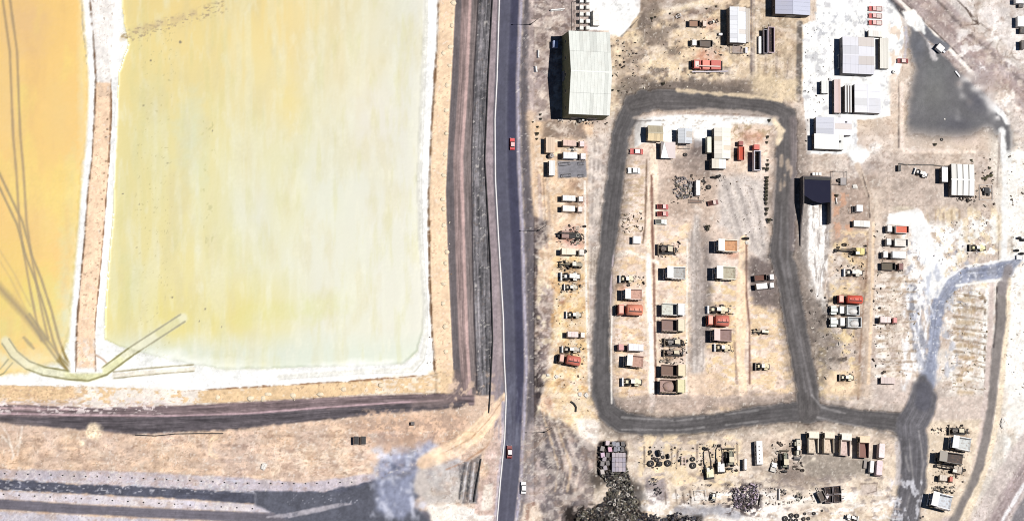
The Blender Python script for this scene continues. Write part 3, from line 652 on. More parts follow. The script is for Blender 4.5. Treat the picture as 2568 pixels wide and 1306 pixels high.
# dock approach and east-centre yard
poly([(2016, 500), (2080, 500), (2084, 580), (2070, 700), (2060, 760), (2000, 700), (1998, 640)], (188, 180, 176), soft=8, rough=2, tex=.12)
poly([(2030, 515), (2072, 525), (2066, 620), (2064, 720), (2076, 800), (2030, 730), (2024, 620)], (238, 232, 226), .9, soft=9, rough=4, tex=.10)
for k in range(4): stroke([(2032 + k * 10, 512), (2034 + k * 9, 560), (2030 + k * 10, 640), (2036 + k * 8, 720)], (255, 252, 250), 4, .85, soft=3, rough=2, gap=.25)
poly([(2086, 460), (2180, 440), (2192, 560), (2120, 600), (2090, 640)], (196, 176, 164), .85, soft=12, rough=5, tex=.14); patches(rect(2086, 480, 2140, 600), (226, 178, 150), .8, 14, .5, 90, 1.4)
stroke([(2150, 415), (2166, 450), (2184, 500), (2186, 560), (2182, 700), (2176, 900), (2172, 990)], (214, 196, 180), 15, .9, soft=4, rough=1, lab=5); stroke([(2160, 430), (2178, 490), (2181, 545)], (136, 124, 120), 3, .85, soft=2)
stroke([(2176, 600), (2172, 700), (2164, 780), (2156, 900), (2152, 1000)], (170, 140, 122), 5, .7, soft=3, rough=1, gap=.1); stroke([(2190, 560), (2188, 700), (2184, 820), (2178, 960)], (250, 222, 190), 8, .8, soft=3, rough=1.5)
patches(rect(2080, 580, 2175, 760), (254, 226, 180), .85, 20, .46, 91, .8); patches(rect(2030, 740, 2150, 960), (120, 112, 108), .85, 15, .56, 92, 1.0, .1, 14); patches(rect(2050, 820, 2155, 1000), (254, 228, 180), .9, 20, .48, 93, .9)
patches(rect(2060, 620, 2110, 780), (240, 230, 222), .7, 14, .5, 94)
poly([(2060, 930), (2150, 930), (2156, 990), (2070, 992)], (254, 226, 190), .85, soft=12, rough=5)
for k in range(12): stroke([(2200, 700 + k * 22), (2250, 698 + k * 22 + random.uniform(-4, 4)), (2300, 700 + k * 22)], (196, 172, 144), 3, .6, soft=3, rough=2, gap=.3)
patches(rect(2190, 560, 2310, 1000), (250, 240, 228), .75, 14, .50, 95); patches(rect(2200, 680, 2310, 960), (170, 150, 130), .5, 6, .66, 96)
poly([(2190, 950), (2290, 950), (2290, 1010), (2190, 1010)], (226, 210, 202), .8, soft=10)
blob(2262, 522, 34, 10, (224, 214, 192), .9, .5)
# salt smear and blue-grey track in the east
poly([(2228, 534), (2286, 528), (2300, 522), (2318, 536), (2332, 580), (2345, 620), (2372, 650), (2364, 700), (2356, 740), (2330, 752), (2312, 720), (2318, 670), (2308, 640), (2296, 600), (2284, 566), (2228, 560)], SALT, soft=5, rough=4, lab=7, tex=.03)
patches(rect(2270, 600, 2440, 780), (178, 182, 196), .8, 12, .54, 97, 1.0, .1, 20); patches(rect(2250, 560, 2400, 760), (255, 255, 255), .8, 12, .52, 98, 1.0, .1, 20)
stroke([(2286, 576), (2300, 610), (2318, 640)], (140, 132, 132), 4, .7, soft=3)
stroke([(2556, 640, 10), (2528, 672, 40), (2480, 684, 44), (2420, 690, 40), (2376, 718, 34), (2352, 760, 30), (2344, 830, 26), (2338, 900, 26), (2326, 960, 40)], (150, 156, 176), soft=7, rough=3, lab=2, tex=.25, st=.14)
stroke([(2285, 720, 18), (2296, 800, 26), (2304, 850, 34), (2316, 920, 26), (2322, 960, 30)], (176, 182, 198), .85, soft=8, rough=4, tex=.25) if False else stroke([(2285, 720, 18), (2296, 800, 26), (2304, 850, 34), (2316, 920, 26), (2322, 960, 30)], (172, 178, 194), a=.85, soft=8, rough=4, tex=.25)
stroke([(2540, 655), (2480, 666), (2420, 672)], (110, 110, 122), 10, .6, soft=6, rough=3); patches(rect(2330, 650, 2560, 900), (240, 242, 250), .8, 7, .66, 99, 1.2, .08, 12)
patches(rect(2270, 700, 2340, 960), (250, 250, 252), .9, 9, .56, 100, 3.0, .1, 12); stroke([(2360, 740), (2374, 700), (2400, 670)], (255, 255, 255), 5, .9, soft=3, rough=1.5)
patches(rect(2370, 715, 2500, 980), (255, 254, 250), .8, 13, .50, 101, 1.0, .1, 10); patches(rect(2390, 720, 2490, 980), (206, 180, 140), .55, 7, .62, 102, .8); stroke([(2478, 720), (2468, 850), (2464, 980)], (255, 255, 252), 14, .9, soft=5, rough=3)
for k in range(6): stroke([(2420, 740 + k * 32), (2450, 744 + k * 32), (2474, 752 + k * 32)], (176, 156, 132), 3.5, .7, soft=3, rough=2); 
patches(rect(2320, 520, 2510, 720), (252, 232, 196), .75, 14, .50, 103, 1.6); patches(rect(2400, 540, 2500, 640), (255, 255, 250), .9, 14, .46, 104)
for k in range(5): stroke([(2326 + k * 20, 528), (2328 + k * 20, 590)], (196, 172, 144), 4, .6, soft=3, rough=2)
patches(rect(2520, 380, 2620, 1306), (258, 258, 254), .9, 30, .40, 105, 1.0); patches(rect(2520, 400, 2620, 900), (180, 164, 146), .6, 9, .62, 106); 
stroke([(2506, 975), (2360, 984), (2352, 990)], (214, 202, 194), 26, .8, soft=8, rough=2); poly([(2350, 1000), (2470, 990), (2460, 1060), (2340, 1050)], (230, 214, 204), .85, soft=10, rough=4)
poly([(2228, 534), (2290, 528), (2318, 536), (2334, 580), (2350, 625), (2372, 650), (2366, 720), (2356, 750), (2330, 745), (2320, 700), (2316, 660), (2298, 606), (2280, 566), (2228, 562)], SALT, soft=7, rough=5, lab=7, tex=.03)
patches(rect(2280, 560, 2420, 740), (256, 256, 256), .9, 14, .44, 121, 1.0, .1, 24)
patches(rect(2262, 740, 2352, 980), (252, 252, 255), .9, 9, .50, 122, 3.0, .1, 12)
patches(rect(2345, 700, 2510, 990), (246, 240, 232), .7, 24, .42, 123, .8, .15, 14)
patches([(2320, 640), (2440, 700), (2400, 960), (2300, 960), (2280, 760)], (188, 194, 212), .6, 12, .54, 124, 2.0, .1, 14)
patches([(2400, -20), (2760, -20), (2760, 300), (2650, 240)], (244, 238, 236), .8, 40, .42, 125, 1.0, .2, 14)
patches(rect(2520, 380, 2700, 1300), (256, 255, 250), .85, 40, .36, 126, 1.0, .15, 20)
stroke([(2552, 650, 16), (2528, 672, 38), (2480, 684, 42), (2424, 690, 40), (2384, 712, 34), (2356, 756, 28), (2346, 830, 24), (2338, 900, 24), (2326, 960, 34)], (152, 158, 178), a=.85, soft=8, rough=4, lab=2, tex=.2, st=.2)
patches(rect(2330, 660, 2550, 940), (244, 246, 252), .75, 6, .66, 141, 1.2, .08, 10)
stroke([(2548, 645), (2480, 660), (2420, 668), (2372, 700), (2350, 745)], (255, 255, 255), 6, .9, soft=4, rough=2); stroke([(2520, 700), (2440, 710), (2400, 716)], (255, 255, 252), 7, .9, soft=4, rough=2)
for k in range(9):
    y = 736 + k * 29
    stroke([(2392, y), (2430, y + 3), (2472, y + 10)], (172, 150, 124), 3.5, .65, soft=3, rough=3, gap=.42); stroke([(2404, y + 13), (2440, y + 16)], (208, 176, 132), 9, .5, soft=6, rough=4, gap=.25); blob(2470, y + 20, 3, 8, (120, 104, 90), .7, .6)
for k in range(10):
    y = 706 + k * 25
    stroke([(2204, y), (2250, y + random.uniform(-3, 3)), (2296, y)], (184, 160, 134), 3, .6, soft=3, rough=3, gap=.45); stroke([(2200, y + 12), (2216, y + 12)], (255, 252, 248), 10, .8, soft=4, rough=3)
# ribbon road along the east side
stroke([(2530, 700, 12), (2524, 820, 14), (2512, 960, 14), (2500, 1060, 14), (2476, 1160, 16), (2450, 1230, 18), (2400, 1330, 22), (2330, 1460, 22)], (250, 232, 206), soft=5, rough=1.5)
stroke([(2488, 715, 12), (2482, 860, 14), (2474, 1000, 16), (2452, 1120, 18), (2424, 1200, 16), (2390, 1260, 16), (2360, 1330, 20)], (222, 206, 200), soft=5, rough=1.5, lab=5)
stroke([(2512, 716, 22), (2510, 800, 26), (2500, 880, 24), (2492, 960, 22), (2486, 1020, 20), (2472, 1100, 22), (2458, 1160, 22), (2440, 1205, 22), (2418, 1250, 20), (2384, 1320, 22), (2320, 1450, 22)], (142, 135, 132), soft=5, rough=1.6, lab=2, st=.05)
stroke([(2530, 676, 26), (2520, 700, 20), (2513, 730, 20)], (150, 142, 142), a=.85, soft=8, rough=3, lab=2)
stroke([(2500, 720), (2499, 800), (2492, 870)], (90, 82, 82), 3, .8, soft=2)
poly([(2600, 1020), (2568, 1080), (2500, 1180), (2440, 1300), (2420, 1480), (2760, 1480), (2760, 1000)], (220, 208, 204), .9, soft=10, rough=4, tex=.16)
stroke([(2640, 1080), (2560, 1200), (2490, 1330), (2440, 1440)], (176, 160, 164), 40, .7, soft=16, rough=5, st=.2); stroke([(2640, 1120), (2568, 1216), (2516, 1300), (2470, 1400)], (244, 244, 248), 9, .9, soft=4, rough=2); stroke([(2680, 1130), (2590, 1240), (2540, 1330)], (150, 148, 156), 34, .85, soft=8, rough=2)
blob(2517, 1060, 9, 15, SALT, 1, .4, 0, tex=.02)
poly([(2330, 1055), (2460, 1050), (2440, 1180), (2390, 1290), (2320, 1306), (2312, 1200)], (244, 226, 202), .85, soft=10, rough=3, tex=.12)
# oil and rubber ground into the earth where machines stand
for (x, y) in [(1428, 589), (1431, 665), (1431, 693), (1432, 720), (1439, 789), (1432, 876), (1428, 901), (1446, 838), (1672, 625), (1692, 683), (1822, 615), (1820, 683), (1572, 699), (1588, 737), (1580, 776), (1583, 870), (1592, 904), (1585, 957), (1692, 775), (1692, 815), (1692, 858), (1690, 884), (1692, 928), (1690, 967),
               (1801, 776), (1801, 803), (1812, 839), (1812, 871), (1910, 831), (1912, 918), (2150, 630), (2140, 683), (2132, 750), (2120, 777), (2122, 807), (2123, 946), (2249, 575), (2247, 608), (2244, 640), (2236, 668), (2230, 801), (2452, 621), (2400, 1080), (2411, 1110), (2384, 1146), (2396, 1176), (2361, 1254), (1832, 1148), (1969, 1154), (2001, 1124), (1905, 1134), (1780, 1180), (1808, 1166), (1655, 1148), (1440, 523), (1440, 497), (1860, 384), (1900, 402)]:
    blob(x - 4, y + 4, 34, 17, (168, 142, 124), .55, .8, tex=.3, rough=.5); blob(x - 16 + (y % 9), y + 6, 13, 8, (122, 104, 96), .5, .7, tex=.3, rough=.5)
stroke([(1626, 640), (1628, 740), (1634, 860), (1637, 1020)], (255, 250, 246), 11, .9, soft=4, rough=1)
poly([(2034, 512), (2070, 520), (2064, 620), (2062, 700), (2070, 780), (2040, 730), (2028, 620)], (250, 246, 242), .8, soft=12, rough=6, tex=.14)
patches(rect(2028, 512, 2076, 760), (255, 255, 255), .9, 5, .5, 153, 7.0, .1, 6); patches(rect(2024, 512, 2080, 760), (170, 160, 156), .6, 5, .60, 154, 8.0, .1, 6)
poly([(1498, 1106), (1572, 1102), (1574, 1186), (1500, 1190)], (70, 64, 68), .85, soft=8, rough=5)
stroke([(1858, 640), (1857, 760), (1852, 870), (1862, 990)], (255, 230, 204), 12, .6, soft=5, rough=1.5)
for P__, c__, a__, s__ in (([(1600, 0), (1660, 0), (1640, 70), (1700, 60), (1660, 120), (1610, 100)], (150, 138, 132), .7, 18), ([(1540, 230), (1600, 200), (1620, 120), (1560, 110), (1545, 180)], (190, 172, 158), .6, 20), ([(1700, 196), (1900, 200), (1990, 230), (1990, 246), (1660, 232)], (156, 144, 138), .75, 12),
        ([(1740, 350), (1800, 400), (1790, 450), (1690, 460), (1690, 400)], (170, 156, 150), .6, 24), ([(1990, 300), (2030, 300), (2030, 440), (2000, 460)], (178, 164, 156), .6, 14), ([(1985, 620), (2040, 700), (2060, 800), (2040, 860), (1990, 740)], (188, 176, 168), .7, 18), ([(2030, 740), (2090, 790), (2110, 900), (2060, 960), (2040, 880)], (150, 142, 138), .6, 22),
        ([(1860, 640), (1960, 660), (1980, 780), (1900, 770), (1880, 720)], (150, 140, 138), .6, 18), ([(1760, 560), (1800, 620), (1780, 860), (1730, 900), (1735, 600)], (178, 168, 164), .6, 18), ([(1640, 990), (1990, 985), (1990, 1030), (1540, 1030), (1540, 1000)], (196, 178, 168), .7, 14),
        ([(1560, 1100), (2240, 1090), (2250, 1140), (1600, 1130)], (220, 200, 184), .6, 20), ([(1900, 1170), (2050, 1150), (2160, 1190), (2000, 1230)], (164, 152, 146), .6, 20), ([(1640, 500), (1700, 420), (1800, 460), (1780, 540), (1680, 540)], (206, 184, 168), .6, 20), ([(2190, 400), (2360, 400), (2350, 520), (2200, 530)], (206, 190, 180), .6, 20), ([(2120, 600), (2180, 640), (2160, 990), (2140, 990), (2150, 700)], (186, 160, 140), .4, 12)):
    poly(P__, c__, a__, soft=s__, rough=9, tex=.2)
# junction corner where the belt turns along the south berm
stroke([(1150, 940, 22), (1156, 980, 30), (1120, 1006, 26), (1040, 1012, 20)], (150, 134, 130), .8, soft=10, rough=4, st=.25) if False else stroke([(1148, 940, 22), (1152, 976, 30), (1120, 1004, 26), (1040, 1012, 20)], (146, 130, 127), a=.75, soft=10, rough=4, st=.25)
patches(rect(1120, 940, 1240, 1040), (222, 196, 176), .85, 13, .50, 133, 1.2, .12, 16)
# the yard's dark roads
YR = dict(lab=2, soft=8, rough=3.0, st=.20, tex=.14)
HALO = dict(a=.55, soft=22, rough=9, st=.15, tex=.15)
stroke([(1600, 240, 90), (1566, 340, 70), (1548, 440, 62), (1530, 600, 58), (1516, 800, 50), (1512, 960, 60), (1540, 1060, 76), (1700, 1070, 66), (1900, 1044, 66), (2060, 1034, 66), (2240, 1066, 64)], (150, 140, 134), **HALO)
stroke([(1600, 240, 90), (1750, 240, 76), (1930, 264, 66), (1975, 300, 76), (1972, 450, 84), (1966, 600, 84), (1985, 750, 80), (2012, 900, 84), (2028, 1035, 90)], (150, 140, 134), **HALO)
stroke([(1640, 222, 30), (1680, 216, 26), (1760, 222, 24), (1850, 226, 20)], (150, 140, 134), a=.9, soft=8, rough=3, st=.1)
stroke([(1612, 250, 48), (1580, 280, 50), (1556, 340, 46), (1546, 420, 42), (1536, 500, 46), (1526, 600, 42), (1515, 700, 38), (1510, 800, 38), (1508, 900, 42), (1508, 980, 48), (1522, 1030, 52), (1560, 1060, 50), (1650, 1070, 46), (1780, 1060, 44), (1900, 1042, 44), (1990, 1032, 50), (2060, 1034, 40), (2140, 1046, 42), (2240, 1058, 50), (2290, 1075, 56)], (98, 95, 96), **YR)
stroke([(1590, 262, 54), (1650, 250, 50), (1750, 252, 52), (1850, 260, 48), (1930, 268, 48), (1975, 290, 46), (1974, 350, 50), (1970, 450, 56), (1966, 560, 60), (1960, 640, 58), (1975, 700, 56), (1992, 800, 52), (2012, 900, 56), (2024, 970, 58), (2028, 1035, 56)], (101, 97, 97), **YR)
stroke([(2312, 950, 24), (2312, 975, 54), (2314, 1000, 70), (2308, 1024, 72), (2286, 1064, 76), (2292, 1130, 70), (2288, 1220, 68), (2268, 1310, 66), (2230, 1470, 66)], (108, 106, 111), **YR)
stroke([(2316, 975, 36), (2316, 1010, 40)], (96, 96, 106), a=.8, soft=10)
stroke([(1990, 300), (1992, 400), (1990, 520), (1988, 620)], (148, 136, 136), 20, .6, soft=8, rough=2, st=.2); stroke([(1946, 400), (1940, 480), (1936, 560)], (186, 172, 164), 7, .8, soft=4, rough=1.5)
for (x, y) in [(1960, 390), (1976, 400), (1968, 440), (1984, 420), (1958, 450)]: stroke([(x, y), (x - 1, y + 26)], (212, 190, 168), 7, .6, soft=5, rough=3)
for q in ([(1960, 520), (1958, 640), (1974, 720), (2000, 860), (2020, 980)], [(1976, 560), (1976, 660), (1992, 760), (2012, 880), (2036, 990)]): stroke(q, (150, 146, 148), 6, .45, soft=5, rough=2, st=.3)
for q in ([(1560, 1076), (1700, 1078), (1900, 1056)], [(1560, 1046), (1700, 1054), (1900, 1028)], [(2050, 1046), (2200, 1078), (2260, 1100), (2280, 1180)], [(2304, 1080), (2316, 1160), (2304, 1260)], [(2280, 1100), (2290, 1200), (2270, 1290)], [(2036, 990), (2060, 1020), (2120, 1036)]): stroke(q, (188, 184, 184), 4, .5, soft=4, rough=1.5, gap=.35)
stroke([(2250, 1110), (2254, 1160), (2250, 1210)], (206, 200, 202), 12, .8, soft=5, rough=2); patches(rect(2230, 1200, 2320, 1306), (228, 228, 236), .8, 10, .55, 107, 2.2)
stroke([(1535, 790), (1533, 870), (1534, 1010)], (255, 250, 242), 4, .9, soft=2.5, rough=.5); stroke([(1538, 640), (1532, 720), (1532, 790)], (206, 190, 196), 4, .8, soft=2.5)
stroke([(1590, 296), (1760, 276), (1900, 284), (1950, 296)], (222, 204, 190), 8, .6, soft=5, rough=3)
stroke([(1940, 300, 10), (1958, 330, 22), (1950, 360, 10)], (250, 230, 200), a=.95, soft=5, rough=3); stroke([(1700, 226), (1800, 236), (1880, 240), (1960, 252)], (240, 218, 186), 9, .85, soft=5, rough=3); poly([(1880, 190), (2000, 196), (2000, 256), (1890, 236)], (246, 224, 188), .75, soft=14, rough=8)
# southern rows
poly([(2000, 1140), (2080, 1135), (2180, 1150), (2190, 1190), (2100, 1200), (2030, 1190)], (186, 176, 166), .9, soft=12, rough=6, tex=.14); blob(1990, 1190, 44, 22, (158, 146, 140), .8, .7)
poly([(1590, 1110), (1700, 1100), (1620, 1180), (1600, 1240)], (226, 214, 206), .7, soft=14); poly([(1620, 1196), (1660, 1186), (1680, 1250), (1640, 1262), (1622, 1240)], (176, 166, 170), .9, soft=12, rough=5)
patches(rect(1600, 1090, 1860, 1220), (254, 230, 192), .85, 22, .47, 110, .6); patches(rect(1700, 1190, 2260, 1300), (176, 164, 160), .75, 17, .56, 111, .6); patches(rect(1560, 1230, 2250, 1330), (255, 250, 246), .85, 22, .48, 112, .45)
stroke([(1700, 1278), (1760, 1282), (1800, 1276), (1850, 1290)], (176, 178, 190), 24, .75, soft=14, rough=5); stroke([(1850, 1250), (2000, 1262), (2150, 1260)], (250, 240, 226), 14, .6, soft=10, rough=4)
for q in ([(1616, 1120), (1616, 1170)], [(1684, 1120), (1684, 1168)], [(1700, 1126), (1696, 1176)], [(1748, 1115), (1748, 1150)], [(1848, 1110), (1850, 1160)], [(1668, 1232), (1670, 1262)], [(1694, 1228), (1698, 1262)], [(1712, 1236), (1716, 1262)], [(1730, 1230), (1732, 1262)]): stroke(q, (150, 136, 128), 4, .75, soft=3, rough=1)
patches(rect(1820, 1210, 1910, 1290), (112, 104, 108), .9, 9, .50, 113, 1.0)
stroke([(1500, 1200), (1540, 1190), (1590, 1230), (1590, 1300)], (96, 92, 92), 40, .7, soft=20, rough=8); patches([(1420, 1270), (1600, 1250), (1620, 1300), (1760, 1290), (1780, 1400), (1380, 1400)], (84, 80, 80), .9, 14, .38, 131, 1.0, .14, 10)
poly([(1500, 1270), (1590, 1262), (1600, 1400), (1480, 1400)], (88, 84, 84), .6, soft=14, rough=8, tex=.4)
poly([(2160, 1216), (2200, 1216), (2200, 1240), (2160, 1240)], (214, 200, 194), .7, soft=4); stroke([(2160, 1212), (2200, 1210), (2198, 1230), (2176, 1236)], (150, 136, 130), 2.5, .7, soft=2)
stroke([(2040, 1150), (2010, 1170), (2020, 1190)], (252, 240, 220), 8, .7, soft=5, rough=4)

def soften(x0, y0, x1, y1, n):
    ga = C.reshape(NYg, NXg, 3); w = ((PX > x0) & (PX < x1) & (PY > y0) & (PY < y1)).reshape(NYg, NXg)
    r_, c_ = np.nonzero(w); a, b, c, d = max(r_.min(), 1), min(r_.max(), NYg - 2), max(c_.min(), 1), min(c_.max(), NXg - 2)
    for _ in range(n):
        ga[a:b, c:d] = (ga[a:b, c:d] + ga[a - 1:b - 1, c:d] + ga[a + 1:b + 1, c:d] + ga[a:b, c - 1:d - 1] + ga[a:b, c + 1:d + 1]) / 5
soften(2276, 318, 2500, 362, 40); soften(2286, 180, 2500, 330, 8); soften(930, 1100, 1120, 1300, 2); soften(2270, 930, 2360, 990, 2)
yard_ = ((LAB == 0) | (LAB == 5)) & (PX > 1338)
dd_ = C[yard_] - np.array((228, 209, 191)); dl_ = dd_.mean(1, keepdims=True)
C[yard_] = np.array((230, 210, 191)) + dl_ * 1.38 + (dd_ - dl_) * .95
lft_ = ((LAB == 0) | (LAB == 5)) & (PX < 1246)
C[lft_] = np.array((205, 185, 172)) + (C[lft_] - np.array((205, 185, 172))) * 1.18
# overall grain: earth is blotchy at every scale, brine is smooth
land = (LAB != 3)
grain = 1 + land * (0.13 * MED + 0.12 * FINE) + 0.04 * BIG
dirt = land & (LAB != 1) & (LAB != 2) & (LAB != 6) & (LAB != 7) & ((LAB != 5) | (PX > 1340))
spk = np.clip((fbm(PX / 4.2, PY / 4.2, 14, 2) - .70) / .08, 0, 1) * dirt * np.clip((MED + .12) * 6, 0, 1)
spk2 = np.clip((fbm(PX / 5.5, PY / 5.5, 17, 2) - .70) / .08, 0, 1) * dirt * np.clip((-MED + .10) * 6, 0, 1)
C *= grain[:, None] * np.where((PX > 1340) & (LAB == 0), .965, 1)[:, None]
C = C * (1 - .35 * spk[:, None]) + np.array((120, 100, 84)) * .35 * spk[:, None]
C = C * (1 - .5 * spk2[:, None]) + np.array((258, 250, 240)) * .5 * spk2[:, None]

# lie of the land
Z[LAB == 3] -= 0.08
Z += (FINE + MED) * 0.05 * (LAB == 0) + (FINE + MED) * .12 * (LAB == 4)
Z -= 0.06 * (LAB == 0)
Z[(LAB == 0) & (PX > 1183) & (PX < 1232) & (PY < 1060)] -= 0.10
Zg = Z.reshape(NYg, NXg)
for _ in range(2):
    Zg[1:-1, 1:-1] = (Zg[1:-1, 1:-1] * 2 + Zg[:-2, 1:-1] + Zg[2:, 1:-1] + Zg[1:-1, :-2] + Zg[1:-1, 2:]) / 6
Z = Zg.ravel()
Cc = np.clip(C, 0, 275) / 255.0
ALB = np.where(Cc <= 0.04045, Cc / 12.92, ((Cc + 0.055) / 1.055) ** 2.4) / EL
pond_tone = np.where(LAB == 3, 0.80, 1.0).reshape(NYg, NXg)
for _ in range(60):
    pond_tone[1:-1, 1:-1] = (pond_tone[:-2, 1:-1] + pond_tone[2:, 1:-1] + pond_tone[1:-1, :-2] + pond_tone[1:-1, 2:]) / 4
ALB *= pond_tone.ravel()[:, None]                         # pond colours scaled down to offset surface reflection, eased out at the shore

def ground_mat(name, rough, fine, bump, water=False):
    m = bpy.data.materials.new(name); m.use_nodes = True; nt = m.node_tree; b = nt.nodes["Principled BSDF"]
    at = nt.nodes.new("ShaderNodeAttribute"); at.attribute_name = "earth"
    tc = nt.nodes.new("ShaderNodeTexCoord")
    n1 = nt.nodes.new("ShaderNodeTexNoise"); n1.inputs["Scale"].default_value = 2.6; n1.inputs["Detail"].default_value = 6; n1.inputs["Roughness"].default_value = .7
    nt.links.new(tc.outputs["Object"], n1.inputs["Vector"])
    mr = nt.nodes.new("ShaderNodeMapRange"); mr.inputs["From Min"].default_value = .3; mr.inputs["From Max"].default_value = .7; mr.inputs["To Min"].default_value = 1 - fine; mr.inputs["To Max"].default_value = 1 + fine
    nt.links.new(n1.outputs["Fac"], mr.inputs["Value"])
    vm = nt.nodes.new("ShaderNodeVectorMath"); vm.operation = 'SCALE'
    nt.links.new(at.outputs["Color"], vm.inputs[0]); nt.links.new(mr.outputs[0], vm.inputs["Scale"]); nt.links.new(vm.outputs[0], b.inputs["Base Color"])
    b.inputs["Roughness"].default_value = rough
    b.inputs["Specular IOR Level"].default_value = .35 if water else .15
    n2 = nt.nodes.new("ShaderNodeTexNoise"); n2.inputs["Scale"].default_value = .9 if water else 1.3; n2.inputs["Detail"].default_value = 5
    nt.links.new(tc.outputs["Object"], n2.inputs["Vector"])
    bp = nt.nodes.new("ShaderNodeBump"); bp.inputs["Strength"].default_value = bump; bp.inputs["Distance"].default_value = .15
    nt.links.new(n2.outputs["Fac"], bp.inputs["Height"]); nt.links.new(bp.outputs[0], b.inputs["Normal"])
    return m
GM = {0: ground_mat("bare_earth", .95, .13, .4), 1: ground_mat("asphalt", .85, .07, .15), 2: ground_mat("packed_gravel", .9, .10, .5), 3: ground_mat("brine", .25, .01, .04, True),
      4: ground_mat("berm_earth", .95, .06, .4), 5: ground_mat("track_dust", .95, .07, .3), 6: ground_mat("dark_gravel", .9, .12, .6), 7: ground_mat("salt", .8, .05, .6)}
GN = {0: "ground", 1: "highway", 2: "yard_road", 4: "pond_berm", 5: "dirt_track", 6: "gravel_pad", 7: "salt_crust"}
gi, gj = np.meshgrid(np.arange(NYg - 1), np.arange(NXg - 1), indexing='ij')
v0 = (gi * NXg + gj).ravel()
FACES = np.stack([v0, v0 + 1, v0 + NXg + 1, v0 + NXg], 1)
FL = LAB[v0].astype(int)
def sheet(name, sel, m):
    f = FACES[sel]; used, inv = np.unique(f, return_inverse=True); inv = inv.reshape(f.shape)
    me = bpy.data.meshes.new(name)
    me.vertices.add(len(used)); me.loops.add(inv.size); me.polygons.add(len(f))
    co = np.stack([WX[used], WY[used], Z[used]], 1).astype(np.float32)
    me.vertices.foreach_set("co", co.ravel())
    me.loops.foreach_set("vertex_index", inv.ravel().astype(np.int32))
    me.polygons.foreach_set("loop_start", (np.arange(len(f)) * 4).astype(np.int32))
    me.polygons.foreach_set("use_smooth", np.ones(len(f), bool))
    me.update(calc_edges=True)
    at = me.color_attributes.new("earth", 'FLOAT_COLOR', 'POINT')
    at.data.foreach_set("color", np.concatenate([ALB[used], np.ones((len(used), 1))], 1).astype(np.float32).ravel())
    me.materials.append(m)
    o = bpy.data.objects.new(name, me); COL.objects.link(o); o['kind'] = 'structure'
    return o
for k, nm in GN.items():
    sheet(nm, FL == k, GM[k])
fpx = PX[v0]
sheet("brine_pond", (FL == 3) & (fpx < 260), GM[3]); sheet("brine_pond", (FL == 3) & (fpx >= 260), GM[3])
# plain land further out, butted against the fine sheet
x0, x1, y0, y1 = GX[0], GX[-1], GY[0], GY[-1]; B = 1500.0
om = MB()
for (a, b, c, d) in ((-B, -B, B, y0), (-B, y1, B, B), (-B, y0, x0, y1), (x1, y0, B, y1)):
    n = len(om.v); om.v += [(a, b, -.06), (c, b, -.06), (c, d, -.06), (a, d, -.06)]; om.f.append((n, n + 1, n + 2, n + 3))
om.build("outer_ground", mat("outer_earth", (214, 198, 184), .95, 0, .4, .03, vary=0)).__setitem__('kind', 'structure')
# ------------------------------------------------------------------ paints and materials of the things
def M_(kind, seen=(200, 200, 200)):
    if kind == 'paint': return mat('painted_metal', seen, .55, 0, .22, 1.6, (176, 146, 122), .08)
    if kind == 'roof': return mat('sheet_roofing', tuple(min(262, v + 8) for v in seen), .6, 0, .10, .25, (206, 194, 180), .03)
    if kind == 'wall': return mat('rendered_wall', seen, .9, 0, .2, .5)
    if kind == 'tyre': return mat('rubber', (52, 50, 50), .9, 0, .15, 2.0, (110, 100, 92))
    if kind == 'steel': return mat('bare_steel', (96, 92, 90), .6, .3, .25, 1.5)
    if kind == 'glass': return mat('dark_glass', (44, 48, 56), .15, 0, .05, 1.0)
    if kind == 'dark': return mat('black_metal', (46, 44, 46), .7, 0, .15, 1.5, (96, 86, 80))
    if kind == 'dirt': return mat('dirty_load', seen, .95, 0, .35, 1.4, (150, 120, 100), .05, .5)
    if kind == 'earth': return mat('heaped_earth', seen, .95, 0, .3, .8, (210, 170, 130), .05, .6)
    if kind == 'lamp': return mat('lamp_glass', (235, 232, 220), .2, 0, .02)
def wheel(par, x, y, r, w, rim=(170, 168, 160), k=12):
    """tyre with a rim as its sub-part, shared mesh for equal wheels"""
    key = (r, w, rim)
    if key not in _wh:
        t = MB().lathe([(r * .55, -w / 2), (r * .9, -w / 2), (r, -w * .35), (r, w * .35), (r * .9, w / 2), (r * .55, w / 2)], axis='y', k=k, closed=True).mesh("wheel", M_('tyre'))
        q = MB().lathe([(0, -w * .38), (r * .56, -w * .42), (r * .56, w * .42), (0, w * .38)], axis='y', k=k).mesh("rim", M_('paint', rim))
        _wh[key] = (t, q)
    t, q = _wh[key]
    o = bpy.data.objects.new("wheel", t); COL.objects.link(o); o.parent = par; o.location = (x, y, r)
    p = bpy.data.objects.new("rim", q); COL.objects.link(p); p.parent = o
    return o
_wh = {}
def B_(name, m, par, *boxes):
    mb = MB()
    for b in boxes: mb.box(*b)
    return mb.build(name, m, par)

